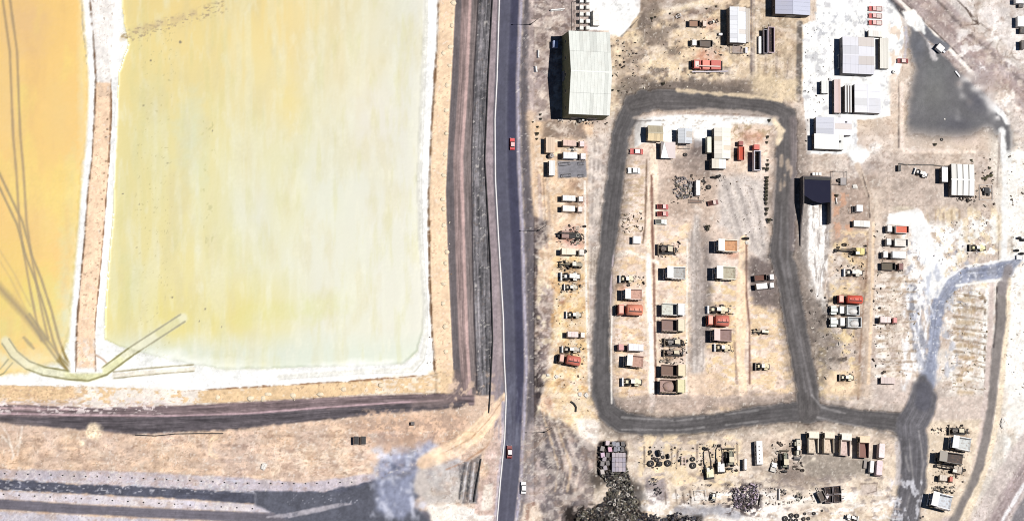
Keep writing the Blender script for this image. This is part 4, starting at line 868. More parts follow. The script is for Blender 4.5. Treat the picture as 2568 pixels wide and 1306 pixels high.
# every builder returns (root, length, width, height of what shows); forward is +x
def haul_truck(bed=(200, 150, 130), canopy=(245, 245, 240), rimc=(245, 240, 225), cabc=None, load=False):
    r = empty("t"); cabc = cabc or canopy; P = M_('paint', canopy); D = M_('dark')
    B_("chassis", D, r, (-.3, 0, .9, 7.0, 1.5, .6), (2.9, 0, .7, .9, 3.6, .5))
    for x, s in ((2.1, 1), (-2.0, 1)):
        for y in (-1, 1): wheel(r, x, y * 1.75, .95, .75, (200, 190, 150))
    bm = MB(); bm.prism([(-3.9, 2.35), (-3.2, 2.05), (-1.0, 1.85), (1.2, 1.35), (1.2, 1.6), (-1.0, 2.1), (-3.2, 2.3), (-3.9, 2.6)], -1.95, 1.95)
    b = bm.build("dump_bed", M_('dirt', bed), r)
    for y in (-1, 1):
        B_("side_wall", M_('paint', rimc), b, (-1.42, y * 2.05, 1.5, 4.9, .22, 2.2))
        B_("rib", M_('paint', canopy), b, *[(-3.3 + k * 1.1, y * 2.2, 2.0, .16, .14, 1.3) for k in range(5)])
    B_("front_wall", P, b, (1.15, 0, 1.4, .22, 4.32, 3.0))
    B_("canopy", P, b, (2.2, 0, 4.3, 2.3, 4.3, .16), (3.3, 0, 4.3, .14, 4.32, .34))
    c = B_("cab", M_('paint', cabc), r, (2.3, .95, 1.5, 1.7, 1.6, 1.6)); B_("windscreen", M_('glass'), c, (3.18, .95, 2.2, .05, 1.4, .8)); B_("side_window", M_('glass'), c, (2.3, 1.78, 2.2, 1.1, .05, .7))
    B_("engine_hood", M_('paint', cabc), r, (2.6, -.6, 1.3, 2.0, 1.5, 1.3)); B_("grille", D, r, (3.63, -.6, 1.35, .06, 1.3, 1.1))
    B_("bumper", M_('paint', cabc), r, (3.6, 0, .6, .35, 3.8, .6))
    for y in (-1.5, 1.5): B_("headlight", M_('lamp'), r, (3.82, y, 1.0, .08, .4, .25))
    if load: MB().lump(-1.2, 0, 2.15, 1.9, 1.7, .9, 12, 4, .12).build("spoil_load", M_('earth', bed), b, True)
    return r, 7.4, 4.5, 3.9
def wheel_loader(body=(240, 232, 200), bucket=(235, 235, 232), stick=0):
    r = empty("t"); P = M_('paint', body); D = M_('dark')
    B_("front_frame", P, r, (1.1, 0, .8, 1.8, 1.0, .9)); B_("rear_frame", D, r, (-1.3, 0, .7, 2.8, 1.1, .6))
    for x in (1.15, -1.55):
        for y in (-1, 1): wheel(r, x, y * 1.0, .72, .55, (214, 190, 110))
    b = MB().prism([(2.75, .25), (3.5, .18), (3.55, .26), (3.0, .42), (2.95, 1.15), (3.2, 1.35), (2.7, 1.35), (2.6, .7)], -1.42, 1.42).build("bucket", M_('paint', bucket), r)
    B_("cutting_edge", D, b, (3.56, 0, .17, .14, 2.84, .05))
    for y in (-.42, .42):
        MB().rod((1.0, y, 1.5), (2.1, y, 1.35), .12, .12, 6).rod((2.1, y, 1.35), (2.8, y, .7), .12, .1, 6).build("lift_arm", P, r)
    c = B_("cab", M_('glass'), r, (.0, 0, 1.5, 1.3, 1.35, 1.3, 0, .9, .9)); B_("cab_roof", M_('paint', (248, 246, 240)), c, (0, 0, 2.8, 1.35, 1.4, .14))
    B_("engine_hood", P, r, (-1.85, 0, 1.3, 2.2, 1.45, .85, 0, .92, .9)); B_("counterweight", D, r, (-3.05, 0, .8, .45, 1.9, .9)); MB().rod((-1.6, .4, 2.1), (-1.6, .4, 2.7), .09, .08, 6).build("exhaust", D, r)
    for y in (-1.0, 1.0): B_("mudguard", P, r, (-1.55, y, 1.5, 1.3, .5, .08))
    return r, 6.9, 2.9, 1.7
def dozer(body=(120, 108, 92), blade=(150, 140, 124)):
    r = empty("t"); P = M_('paint', body); D = M_('dark')
    for y in (-1.15, 1.15):
        t = MB().prism([(-2.0, .35), (-1.7, .02), (1.5, .02), (1.9, .35), (1.9, .75), (1.5, 1.05), (-1.7, 1.1), (-2.0, .8)], y - .3, y + .3).build("track", D, r)
        B_("track_shoe", D, t, *[(-1.7 + k * .34, y, 1.08, .12, .62, .06) for k in range(10)])
    B_("hull", P, r, (0, 0, .6, 3.2, 1.6, .8)); B_("engine_hood", P, r, (1.0, 0, 1.4, 1.9, 1.1, .7)); c = B_("cab", M_('glass'), r, (-.5, 0, 1.4, 1.2, 1.5, 1.3, 0, .92, .92)); B_("cab_roof", M_('paint', (222, 210, 180)), c, (-.5, 0, 2.7, 1.4, 1.7, .12))
    MB().prism([(2.5, .1), (2.7, .1), (2.55, .6), (2.75, 1.3), (2.6, 1.35), (2.38, .65)], -1.8, 1.8).build("blade", M_('paint', blade), r)
    for y in (-1.5, 1.5): MB().rod((0, y, .55), (2.45, y, .5), .11, .11, 6).build("push_arm", P, r)
    rp = B_("ripper_frame", D, r, (-2.5, 0, .7, .35, 1.8, .35)); B_("ripper_tooth", D, rp, *[(-2.75, y, .1, .2, .14, .8) for y in (-.7, 0, .7)])
    MB().rod((1.3, .3, 2.1), (1.3, .3, 2.9), .09, .09, 6).build("exhaust", D, r)
    return r, 5.9, 3.6, 1.6
def grader(body=(226, 204, 130)):
    r = empty("t"); P = M_('paint', body); D = M_('dark')
    MB().rod((-.6, 0, 1.5), (2.2, 0, 1.75), .28, .22, 8).rod((2.2, 0, 1.75), (3.9, 0, 1.1), .22, .25, 8).build("frame_beam", P, r)
    for x, y in ((3.8, -.95), (3.8, .95), (-1.4, -.95), (-1.4, .95), (-2.9, -.95), (-2.9, .95)): wheel(r, x, y, .65, .4, (214, 190, 110))
    B_("engine_hood", P, r, (-2.3, 0, 1.2, 2.6, 1.2, .9)); c = B_("cab", M_('glass'), r, (-.5, 0, 1.2, 1.2, 1.4, 1.8, 0, .95, .95)); B_("cab_roof", M_('paint', (245, 240, 225)), c, (-.5, 0, 3.0, 1.3, 1.5, .1))
    MB().box(1.5, 0, .25, .25, 3.6, .7, R(28)).build("blade", D, r); MB().lathe([(.55, .9), (.8, .9), (.8, 1.02), (.55, 1.02)], (1.4, 0, 0), k=14, closed=True).build("turn_circle", D, r)
    B_("front_axle", D, r, (3.8, 0, .5, .3, 1.8, .3))
    return r, 8.0, 3.2, 1.6
def excavator(body=(238, 222, 170), boomc=(220, 200, 150), reach=1.0):
    r = empty("t"); P = M_('paint', body); D = M_('dark'); Q = M_('paint', boomc)
    for y in (-1.1, 1.1):
        t = MB().prism([(-2.0, .35), (-1.7, .02), (1.6, .02), (1.95, .35), (1.95, .6), (1.6, .9), (-1.7, .9), (-2.0, .6)], y - .28, y + .28).build("track", D, r)
        B_("track_shoe", D, t, *[(-1.7 + k * .36, y, .88, .13, .58, .05) for k in range(10)])
    MB().lathe([(0, .8), (.9, .8), (.9, 1.1), (0, 1.1)], k=14).build("turntable", D, r)
    B_("upper_body", P, r, (-.8, 0, 1.1, 3.0, 2.5, 1.0, 0, .97, .97)); B_("counterweight", D, r, (-2.5, 0, 1.0, .5, 2.5, 1.0)); B_("engine_cover", P, r, (-1.6, -.2, 2.1, 1.3, 1.9, .25))
    c = B_("cab", M_('glass'), r, (.35, .75, 1.1, 1.4, .95, 1.6, 0, .92, .92)); B_("cab_roof", M_('paint', (248, 246, 236)), c, (.35, .75, 2.7, 1.4, 1.0, .1))
    e = 5.6 * reach
    bo = MB().tube([(.3, -.2, 1.6), (1.6, -.2, 3.2), (3.1, -.2, 3.9), (e - .4, -.2, 3.0)], [.3, .34, .3, .2], 6).build("boom", Q, r)
    MB().rod((.9, -.2, 1.5), (2.3, -.2, 3.3), .1, .1, 6).build("boom_ram", M_('steel'), bo)
    s = MB().rod((e - .8, -.2, 3.5), (e + .9, -.2, 1.0), .24, .16, 6).build("stick", Q, r); MB().rod((3.0, -.2, 4.15), (e - .9, -.2, 3.6), .09, .09, 6).build("stick_ram", M_('steel'), s)
    MB().prism([(e + .5, 1.1), (e + 1.2, 1.0), (e + 1.3, .4), (e + .7, .05), (e + .2, .35)], -.75, .35).build("bucket", D, r)
    return r, 3.4 + e + 1.0, 2.8, 1.9
def box_truck(box=(250, 250, 248), cab=(245, 225, 220), L=8.0, H=2.9, roofpanel=3, boxlen=.60, openb=False, W=2.1):
    r = empty("t"); D = M_('dark'); bl = L * boxlen; bx = -L / 2 + bl / 2; cl = L * .235; cx = L / 2 - cl / 2
    B_("chassis", D, r, (0, 0, .55, L * .96, .9, .3))
    for x in (L / 2 - cl * .45, -L / 2 + bl * .22, -L / 2 + bl * .45):
        for y in (-1, 1): wheel(r, x, y * (W / 2 - .18), .48, .32)
    if openb:
        b = B_("load_bed", M_('dirt', box), r, (bx, 0, .95, bl, W, .15)); rim = M_('paint', openb)
        for y in (-1, 1): B_("side_board", rim, b, (bx, y * (W / 2), .95, bl, .1, 1.0))
        B_("tail_board", rim, b, (bx - bl / 2, 0, .95, .1, W, 1.0)); B_("head_board", rim, b, (bx + bl / 2, 0, .95, .1, W, 1.3))
    else:
        b = B_("cargo_box", M_('paint', box), r, (bx, 0, .9, bl, W, H - 1.0))
        for k in range(roofpanel): B_("roof_panel", M_('paint', box), b, (bx - bl / 2 + bl * (k + .5) / roofpanel, 0, H - .095, bl / roofpanel - .08, W - .06, .06))
        B_("rear_door", M_('steel'), b, (bx - bl / 2 - .03, 0, 1.0, .05, W - .2, H - 1.3))
    c = B_("cab", M_('paint', cab), r, (cx, 0, .6, cl, W * .96, 1.7, 0, .86, .92)); B_("windscreen", M_('glass'), c, (cx + cl * .46, 0, 1.35, .1, W * .8, .7)); B_("side_window", M_('glass'), c, (cx + .1, 0, 1.5, cl * .5, W * .95, .5))
    for y in (-.75, .75): B_("headlight", M_('lamp'), r, (L / 2 + .03, y, .75, .07, .3, .2))
    B_("bumper", D, r, (L / 2 + .06, 0, .4, .18, W, .28))
    for y in (-1, 1): B_("mirror", D, r, (L / 2 - .2, y * (W / 2 + .15), 1.5, .1, .22, .35))
    return r, L, W, (H if not openb else 1.6)
def tanker_truck(tank=(222, 96, 74), cab=(214, 92, 72), L=8.6, Wd=2.6, hose=True):
    r = empty("t"); D = M_('dark'); tl = L * .64; tx = -L / 2 + tl / 2
    B_("chassis", D, r, (0, 0, .6, L * .97, 1.0, .35))
    for x in (L / 2 - 1.3, -L / 2 + 1.1, -L / 2 + 2.4):
        for y in (-1, 1): wheel(r, x, y * (Wd / 2 - .2), .52, .36)
    t = MB().lathe([(0, -L / 2), (Wd * .36, -L / 2 + .05), (Wd / 2, -L / 2 + .3), (Wd / 2, -L / 2 + tl - .3), (Wd * .36, -L / 2 + tl - .05), (0, -L / 2 + tl)], (0, 0, 0), 'x', 20).build("tank", M_('paint', tank), r, True, (0, 0, .95 + Wd / 2 * .86)); t.scale = (1, 1, .86)
    top = 1.0 + Wd * .86
    for k in (-1, 0, 1): MB().lathe([(0, top - .12), (.32, top - .12), (.32, top + .12), (0, top + .14)], (tx + k * tl * .3, 0, 0), k=10).build("hatch", M_('paint', tank), r)
    B_("catwalk", D, r, (tx, .5, top - .06, tl * .8, .25, .05))
    c = B_("cab", M_('paint', cab), r, (L / 2 - 1.3, 0, .7, 1.9, Wd * .92, 1.9, 0, .9, .92)); B_("windscreen", M_('glass'), c, (L / 2 - .42, 0, 1.5, .12, Wd * .78, .8)); B_("cab_roof", M_('paint', (246, 190, 170)), c, (L / 2 - 1.35, 0, 2.6, 1.4, Wd * .7, .08))
    B_("bumper", D, r, (L / 2 - .2, 0, .5, .4, Wd, .35))
    for y in (-.9, .9): B_("headlight", M_('lamp'), r, (L / 2 + .02, y, .8, .07, .3, .2))
    return r, L, Wd, 2.4
def tipper(hood=(240, 244, 240), box=(240, 242, 242), inner=(170, 176, 180), L=10.4, Wd=3.5):
    """bonneted dump truck"""
    r = empty("t"); D = M_('dark'); H = M_('paint', hood); X = M_('paint', box)
    B_("chassis", D, r, (0, 0, .7, L * .95, 1.2, .4))
    for x in (L / 2 - 1.3, -L / 2 + 1.2, -L / 2 + 2.9):
        for y in (-1, 1): wheel(r, x, y * (Wd / 2 - .3), .7, .5, (200, 196, 190))
    bl = L * .46; bx = -L / 2 + bl / 2
    b = B_("dump_box", X, r, (bx, 0, 1.3, bl, Wd, .2))
    for y in (-1, 1): B_("side_wall", X, b, (bx, y * (Wd / 2 - .08), 1.5, bl, .16, 1.5))
    B_("tail_gate", X, b, (bx - bl / 2 + .08, 0, 1.5, .16, Wd - .34, 1.4)); B_("front_wall", X, b, (bx + bl / 2 - .08, 0, 1.5, .16, Wd - .34, 1.7)); B_("bed_floor", M_('paint', inner), b, (bx, 0, 1.502, bl - .4, Wd - .4, .05))
    MB().lump(bx - .3, .2, 1.55, bl * .36, Wd * .32, .8, 12, 4, .15).build("spoil_load", M_('earth', (244, 242, 240)), b, True)
    c = B_("cab", H, r, (L / 2 - 3.9, 0, 1.1, 1.7, Wd * .82, 1.7, 0, .9, .94)); B_("windscreen", M_('glass'), c, (L / 2 - 3.02, 0, 1.9, .1, Wd * .7, .75)); B_("cab_roof", M_('paint', (250, 250, 248)), c, (L / 2 - 3.95, 0, 2.8, 1.5, Wd * .74, .08))
    h = B_("engine_hood", H, r, (L / 2 - 1.6, 0, 1.0, 3.0, Wd * .5, 1.0, 0, .96, .8)); B_("grille", D, h, (L / 2 - .07, 0, 1.05, .08, Wd * .42, .8))
    for y in (-1, 1): B_("mudguard", H, r, (L / 2 - 1.3, y * Wd * .36, 1.35, 2.0, Wd * .22, .14)); B_("headlight", M_('lamp'), r, (L / 2 + .0, y * Wd * .34, 1.0, .1, .35, .25))
    B_("bumper", D, r, (L / 2 - .05, 0, .6, .4, Wd * .95, .35)); MB().rod((L / 2 - 4.9, .9, 1.3), (L / 2 - 4.9, .9, 3.4), .12, .12, 8).build("exhaust", M_('steel'), r)
    return r, L, Wd, 2.6
def car(paint=(220, 60, 60), L=4.4, W=1.8, roofc=None):
    r = empty("t"); P = M_('paint', paint)
    MB().prism([(-L / 2, .35), (L / 2 - .1, .32), (L / 2, .55), (L / 2 - .1, .78), (L * .18, .95), (-L * .42, .98), (-L / 2, .8)], -W / 2, W / 2).build("body", P, r)
    g = MB().box(-.25, 0, .95, L * .54, W * .9, .5, 0, .68, .82).build("glasshouse", M_('glass'), r); B_("roof", M_('paint', roofc or paint), g, (-.25, 0, 1.42, L * .36, W * .74, .06))
    B_("hood", P, r, (L * .33, 0, .8, L * .26, W * .8, .06))
    for x in (L * .31, -L * .31):
        for y in (-1, 1): wheel(r, x, y * (W / 2 - .1), .33, .22, k=10)
    for y in (-1, 1): B_("headlight", M_('lamp'), r, (L / 2 - .05, y * W * .36, .58, .1, .3, .14)); B_("tail_light", M_('paint', (190, 30, 30)), r, (-L / 2, y * W * .38, .66, .06, .26, .14))
    return r, L, W, 1.0
def pickup(paint=(200, 70, 66), bedc=(90, 60, 58), L=4.9, W=1.85, cabr=None):
    r = empty("t"); P = M_('paint', paint)
    MB().prism([(-L / 2, .4), (L / 2 - .08, .38), (L / 2, .6), (L / 2 - .1, .9), (L * .2, 1.0), (-L / 2, 1.0)], -W / 2, W / 2).build("body", P, r)
    b = B_("load_bed", M_('dirt', bedc), r, (-L * .29, 0, 1.003, L * .4, W - .16, .05))
    for y in (-1, 1): B_("bed_side", P, b, (-L * .29, y * (W / 2 - .05), 1.0, L * .42, .1, .35))
    B_("tailgate", P, b, (-L / 2 + .05, 0, 1.0, .1, W - .21, .33))
    g = MB().box(L * .1, 0, 1.0, L * .36, W * .92, .55, 0, .72, .85).build("cab", M_('glass'), r); B_("roof", M_('paint', cabr or paint), g, (L * .1, 0, 1.54, L * .25, W * .78, .06))
    for x in (L * .31, -L * .3):
        for y in (-1, 1): wheel(r, x, y * (W / 2 - .1), .37, .25, k=10)
    for y in (-1, 1): B_("headlight", M_('lamp'), r, (L / 2 - .03, y * W * .36, .65, .08, .3, .15))
    return r, L, W, 1.3
def bus(L=8.8, W=2.4):
    r = empty("t"); P = M_('paint', (248, 248, 246))
    b = MB().box(0, 0, .5, L, W, 2.5, 0, .99, .94).build("body", P, r); B_("roof", M_('paint', (252, 252, 252)), b, (0, 0, 3.003, L * .97, W * .86, .1))
    for k in range(5): B_("roof_vent", M_('steel'), b, (-L / 2 + 1.0 + k * 1.4, .1, 3.11, .4, .4, .14))
    for y in (-1, 1):
        for k in range(5): B_("window", M_('glass'), r, (-L / 2 + 1.1 + k * 1.4, y * (W / 2), 1.7, 1.1, .06, .75))
    B_("windscreen", M_('glass'), r, (L / 2, 0, 1.5, .08, W * .85, 1.0)); B_("rear_window", M_('glass'), r, (-L / 2, 0, 1.8, .08, W * .7, .6)); B_("bumper", M_('dark'), r, (L / 2 + .05, 0, .45, .15, W, .3))
    for x in (L * .32, -L * .3):
        for y in (-1, 1): wheel(r, x, y * (W / 2 - .18), .48, .3)
    for y in (-.85, .85): B_("headlight", M_('lamp'), r, (L / 2 + .04, y, .8, .06, .3, .2))
    return r, L, W, 3.0
def container(c=(236, 200, 206), L=6.0, W=2.4, H=2.6, top=None):
    r = empty("t"); P = M_('paint', c)
    B_("shell", P, r, (0, 0, .12, L, W, H - .18))
    n = max(4, int(L / .55))
    for y in (-1, 1): B_("side_rib", P, r, *[(-L / 2 + L * (k + .5) / n, y * (W / 2 + .03), .3, L / n * .5, .06, H - .7) for k in range(n)])
    for k in range(3): B_("roof_panel", M_('paint', top or c), r, (-L / 2 + L * (k + .5) / 3, 0, H - .058, L / 3 - .07, W - .08, .05))
    for y in (-1, 1): B_("door", P, r, (L / 2 + .04, y * W / 4, .25, .06, W / 2 - .08, H - .5))
    B_("corner_post", M_('steel'), r, *[(x * (L / 2 - .05), y * (W / 2 - .05), 0, .18, .18, H + .02) for x in (-1, 1) for y in (-1, 1)])
    return r, L, W, H
def open_trailer(c=(170, 150, 160), L=8.5, W=2.6, H=2.8, floor=(60, 54, 56), cab=None, floorz=1.2):
    r = empty("t"); P = M_('paint', c)
    B_("chassis", M_('dark'), r, (0, 0, .6, L, 1.0, .3)); B_("bed_floor", M_('dirt', floor), r, (0, 0, floorz - .2, L, W - .02, .2))
    for y in (-1, 1): B_("side_wall", P, r, (0, y * (W / 2), .95, L, .2, H - .95))
    B_("front_wall", P, r, (L / 2 - .1, 0, 1.0, .2, W - .22, H - 1.0)); B_("tail_gate", P, r, (-L / 2 + .1, 0, 1.0, .2, W - .22, H - 1.3))
    for x in (-L * .2, -L * .35):
        for y in (-1, 1): wheel(r, x, y * (W / 2 - .22), .5, .34)
    tot = L
    if cab:
        cc = B_("cab", M_('paint', cab), r, (L / 2 + 1.4, 0, .6, 2.0, W * .9, 2.3, 0, .88, .92)); B_("windscreen", M_('glass'), cc, (L / 2 + 2.3, 0, 1.7, .12, W * .76, .8)); B_("chassis", M_('dark'), r, (L / 2 + .8, 0, .55, 3.0, 1.0, .3))
        for y in (-1, 1): wheel(r, L / 2 + 1.5, y * (W / 2 - .2), .5, .34)
    else:
        B_("drawbar", M_('dark'), r, (L / 2 + .6, 0, .65, 1.3, .25, .2))
    return r, tot, W, H
def flatbed_trailer(c=(120, 118, 126), L=9, W=2.4):
    r = empty("t")
    b = B_("deck", M_('steel'), r, (0, 0, 1.0, L, W, .12)); B_("plank", M_('dirt', c), b, *[(-L / 2 + .25 + k * .5, 0, 1.122, .42, W - .1, .05) for k in range(int(L / .5))]); B_("frame_beam", M_('dark'), r, (0, -.5, .7, L, .15, .3), (0, .5, .7, L, .15, .3))
    for x in (-L * .3, -L * .42):
        for y in (-1, 1): wheel(r, x, y * (W / 2 - .2), .48, .3)
    B_("drawbar", M_('dark'), r, (L / 2 + .6, 0, .7, 1.2, .2, .2))
    return r, L, W, 1.1
def mobile_crane(c=(216, 90, 76)):
    """long red chassis with cab, deck boxes and a folded boom"""
    r = empty("t"); P = M_('paint', c); D = M_('dark')
    B_("chassis", D, r, (0, 0, .6, 9.4, 1.2, .4))
    for x in (3.6, 2.3, -2.3, -3.5):
        for y in (-1, 1): wheel(r, x, y * 1.15, .55, .38)
    B_("deck", P, r, (-.9, 0, 1.1, 6.6, 2.6, .5)); B_("equipment_box", P, r, (-2.4, 0, 1.6, 3.0, 2.5, 1.2)); B_("equipment_box", M_('paint', (240, 130, 110)), r, (.6, 0, 1.6, 2.2, 2.4, .8))
    c_ = B_("cab", P, r, (3.6, 0, .8, 1.8, 2.5, 1.8, 0, .9, .93)); B_("windscreen", M_('glass'), c_, (4.45, 0, 1.6, .12, 2.1, .8)); B_("cab_roof", M_('paint', (248, 226, 216)), c_, (3.55, 0, 2.602, 1.1, 1.6, .08))
    bo = MB().rod((-3.6, .5, 3.0), (3.3, .5, 2.9), .24, .18, 6).build("boom", M_('paint', (250, 214, 204)), r); B_("boom_rest", D, bo, (2.6, .5, 1.6, .2, .3, 1.1))
    B_("bumper", D, r, (4.75, 0, .5, .3, 2.5, .35)); B_("tail_frame", D, r, (-4.4, 0, 1.0, .3, 2.5, 1.2))
    for y in (-.9, .9): B_("headlight", M_('lamp'), r, (4.93, y, .85, .06, .3, .2))
    return r, 9.6, 2.6, 2.0
def drill_rig(c=(150, 110, 100)):
    r = empty("t"); D = M_('dark')
    B_("chassis", D, r, (0, 0, .6, 8.2, 1.2, .4)); B_("engine_housing", M_('paint', c), r, (-1.6, 0, 1.0, 2.6, 1.9, 1.1)); MB().rod((-3.8, .3, 2.4), (2.4, .3, 2.1), .2, .2, 4).build("mast", M_('steel'), r)
    for x in (-2.6, 2.8):
        for y in (-1, 1): wheel(r, x, y * .95, .55, .35)
    for k in range(3):
        f = MB().lathe([(.42, -.05), (.6, -.05), (.6, .05), (.42, .05)], (0, 0, 0), k=14, closed=True).build("reel", M_('paint', (160, 158, 140)), r, loc=(3.0, -1.9 + k * 1.9, 1.2)); B_("spoke", M_('steel'), f, (0, 0, -.03, 1.0, .06, .06), (0, 0, -.03, .06, 1.0, .06))
    B_("tool_rack", D, r, (.9, 0, 1.0, 1.8, 1.7, .3), (.9, -.5, 1.3, 1.6, .2, .3), (.9, .5, 1.3, 1.6, .2, .3)); MB().rod((-3.0, -1.5, .4), (-3.6, -1.9, 2.0), .1, .1, 6).build("jack_leg", D, r)
    return r, 8.6, 3.6, 1.4
def axle_frame(c=(214, 200, 190)):
    r = empty("t"); P = M_('paint', c)
    B_("frame_beam", P, r, (0, -.6, .7, 3.4, .2, .25), (0, .6, .7, 3.4, .2, .25)); B_("cross_member", P, r, (-1.2, 0, .72, .2, 1.1, .2), (1.2, 0, .72, .2, 1.1, .2)); MB().rod((0, -1.2, .6), (0, 1.2, .6), .12, .12, 8).build("axle", M_('dark'), r)
    for y in (-1, 1): wheel(r, 0, y * 1.25, .6, .4)
    return r, 3.4, 2.8, .8
def box_frame(c=(150, 144, 140), L=3.0, W=2.2, H=1.6, fill=None):
    """open steel cage"""
    r = empty("t"); P = M_('paint', c)
    for x in (-1, 1):
        for y in (-1, 1): B_("corner_post", P, r, (x * L / 2, y * W / 2, 0, .14, .14, H))
    for y in (-1, 1): B_("top_rail", P, r, (0, y * W / 2, H, L + .14, .14, .12))
    for x in (-1, 1): B_("end_rail", P, r, (x * L / 2, 0, H, .14, W - .15, .12))
    if fill: B_("floor_plate", M_('dirt', fill), r, (0, 0, .05, L - .1, W - .1, .1))
    return r, L, W, H
def storage_tank(c=(250, 250, 248), rad=.8, H=2.2):
    r = empty("t")
    MB().lathe([(0, 0), (rad, 0), (rad, H - .2), (rad * .8, H), (0, H + .08)], k=18).build("shell", M_('paint', c), r); MB().lathe([(0, H + .02), (.25, H + .02), (.25, H + .18), (0, H + .18)], k=10).build("lid", M_('steel'), r)
    MB().rod((rad - .1, 0, .3), (rad + .35, 0, .3), .07, .07, 6).build("outlet", M_('dark'), r)
    return r, 2 * rad, 2 * rad, H
def crate(c=(250, 250, 248), L=1.3, W=1.2, H=1.1):
    r = empty("t"); B_("body", M_('paint', c), r, (0, 0, .12, L, W, H - .2)); B_("lid", M_('paint', c), r, (0, 0, H - .078, L + .06, W + .06, .08)); B_("skid", M_('dark'), r, (0, -W / 3, 0, L, .12, .12), (0, W / 3, 0, L, .12, .12))
    return r, L, W, H
def big_tyre(rad=1.0, w=.8, stand=False):
    r = empty("t")
    z = w / 2
    MB().lathe([(rad * .5, -w / 2), (rad * .88, -w / 2), (rad, -w * .34), (rad, w * .34), (rad * .88, w / 2), (rad * .5, w / 2)], (0, 0, z), 'z', 18, closed=True).build("tread", M_('tyre'), r)
    MB().lathe([(rad * .34, -w * .3), (rad * .51, -w * .3), (rad * .51, w * .3), (rad * .34, w * .3)], (0, 0, z), 'z', 14, closed=True).build("rim", M_('steel'), r)
    if stand:
        for c in r.children: c.rotation_euler = (R(78), 0, 0); c.location.z = rad * .98 - z * .2
    return r, 2 * rad, 2 * rad, w
def bush(s=1.0, c=(70, 68, 50)):
    r = empty("t"); st = MB()
    for k in range(6):
        a = k * 1.05; st.rod((0, 0, 0), (math.cos(a) * .5 * s, math.sin(a) * .5 * s, .7 * s), .05 * s, .02 * s, 5)
    st.build("stem", mat('bark', (90, 72, 58), .9), r)
    f = MB(); rn = random.Random(int(s * 1000))
    for k in range(150):
        u = rn.gauss(0, 1), rn.gauss(0, 1), rn.gauss(0, 1); n = math.sqrt(sum(q * q for q in u)) or 1; q = rn.uniform(.55, 1.05) * s * (.8 + .25 * math.sin(3 * math.atan2(u[1], u[0])))
        p = Vector((u[0] / n * q, u[1] / n * q, .75 * s + u[2] / n * q * .7)); a = Vector((rn.uniform(-1, 1), rn.uniform(-1, 1), rn.uniform(-.6, .6))).normalized() * .2 * s; b = a.cross(Vector((rn.uniform(-1, 1), rn.uniform(-1, 1), rn.uniform(-1, 1)))).normalized() * .12 * s
        i = len(f.v); f.v += [tuple(p + a), tuple(p + b), tuple(p - a), tuple(p - b)]; f.f.append((i, i + 1, i + 2, i + 3))
    f.build("foliage", mat('dry_leaves', c, .8, 0, .2, 3.0, (120, 110, 80)), r)
    return r, 2 * s, 2 * s, 1.0 * s
def boulder(c=(250, 246, 238), s=.8):
    o = MB().lump(0, 0, 0, s, s * .8, s * .7, 10, 4, .22).build("t", M_('earth', c), None); return o, 2 * s, 1.6 * s, s * .4
def street_lamp(H=11.5):
    r = empty("t"); P = M_('steel')
    MB().lathe([(0, 0), (.35, 0), (.35, .3), (0, .3)], k=8).build("base", M_('dark'), r); MB().rod((0, 0, .3), (0, 0, H), .14, .08, 8).build("pole", P, r)
    a = MB().rod((0, 0, H - .1), (-2.0, 0, H + .25), .06, .05, 6).build("arm", P, r); B_("lamp_head", P, a, (-2.2, 0, H + .18, .7, .3, .14))
    return r, 1, 1, 0

_proto = {}
def put(name, fn, label, cat, px, py, deg=0, L_=None, W_=None, group=None, z0=0.0, zc=None, **kw):
    """stand a thing where the photograph shows the middle of its top; L and W are its length and width in pixels of the photograph"""
    key = (fn.__name__, tuple(sorted((k, v) for k, v in kw.items())))
    if key in _proto:
        src, l, w, h = _proto[key]; r = copy_tree(src)
        for k in ('label', 'category', 'group'):
            if k in r: del r[k]
    else:
        r, l, w, h = fn(**kw); _proto[key] = (r, l, w, h)
    h = h if zc is None else zc
    sx = L_ * MPP / l if L_ else 1.0; sy = W_ * MPP / w if W_ else (sx if L_ else 1.0)
    zs = min(1.25, (sx + sy) / 2) if (L_ or W_) else 1.0
    if L_ and fn in (haul_truck, box_truck, tanker_truck, tipper, wheel_loader, dozer, grader): zs *= 1.14
    p = G(px, py, z0 + h * zs)
    r.location = (p.x, p.y, z0); r.rotation_euler = (0, 0, R(deg)); r.scale = (sx, sy, zs)
    r.name = name
    for c in r.children: 
        if c.name.startswith("t."): c.name = "body"
    tag(r, label, cat, group)
    return r

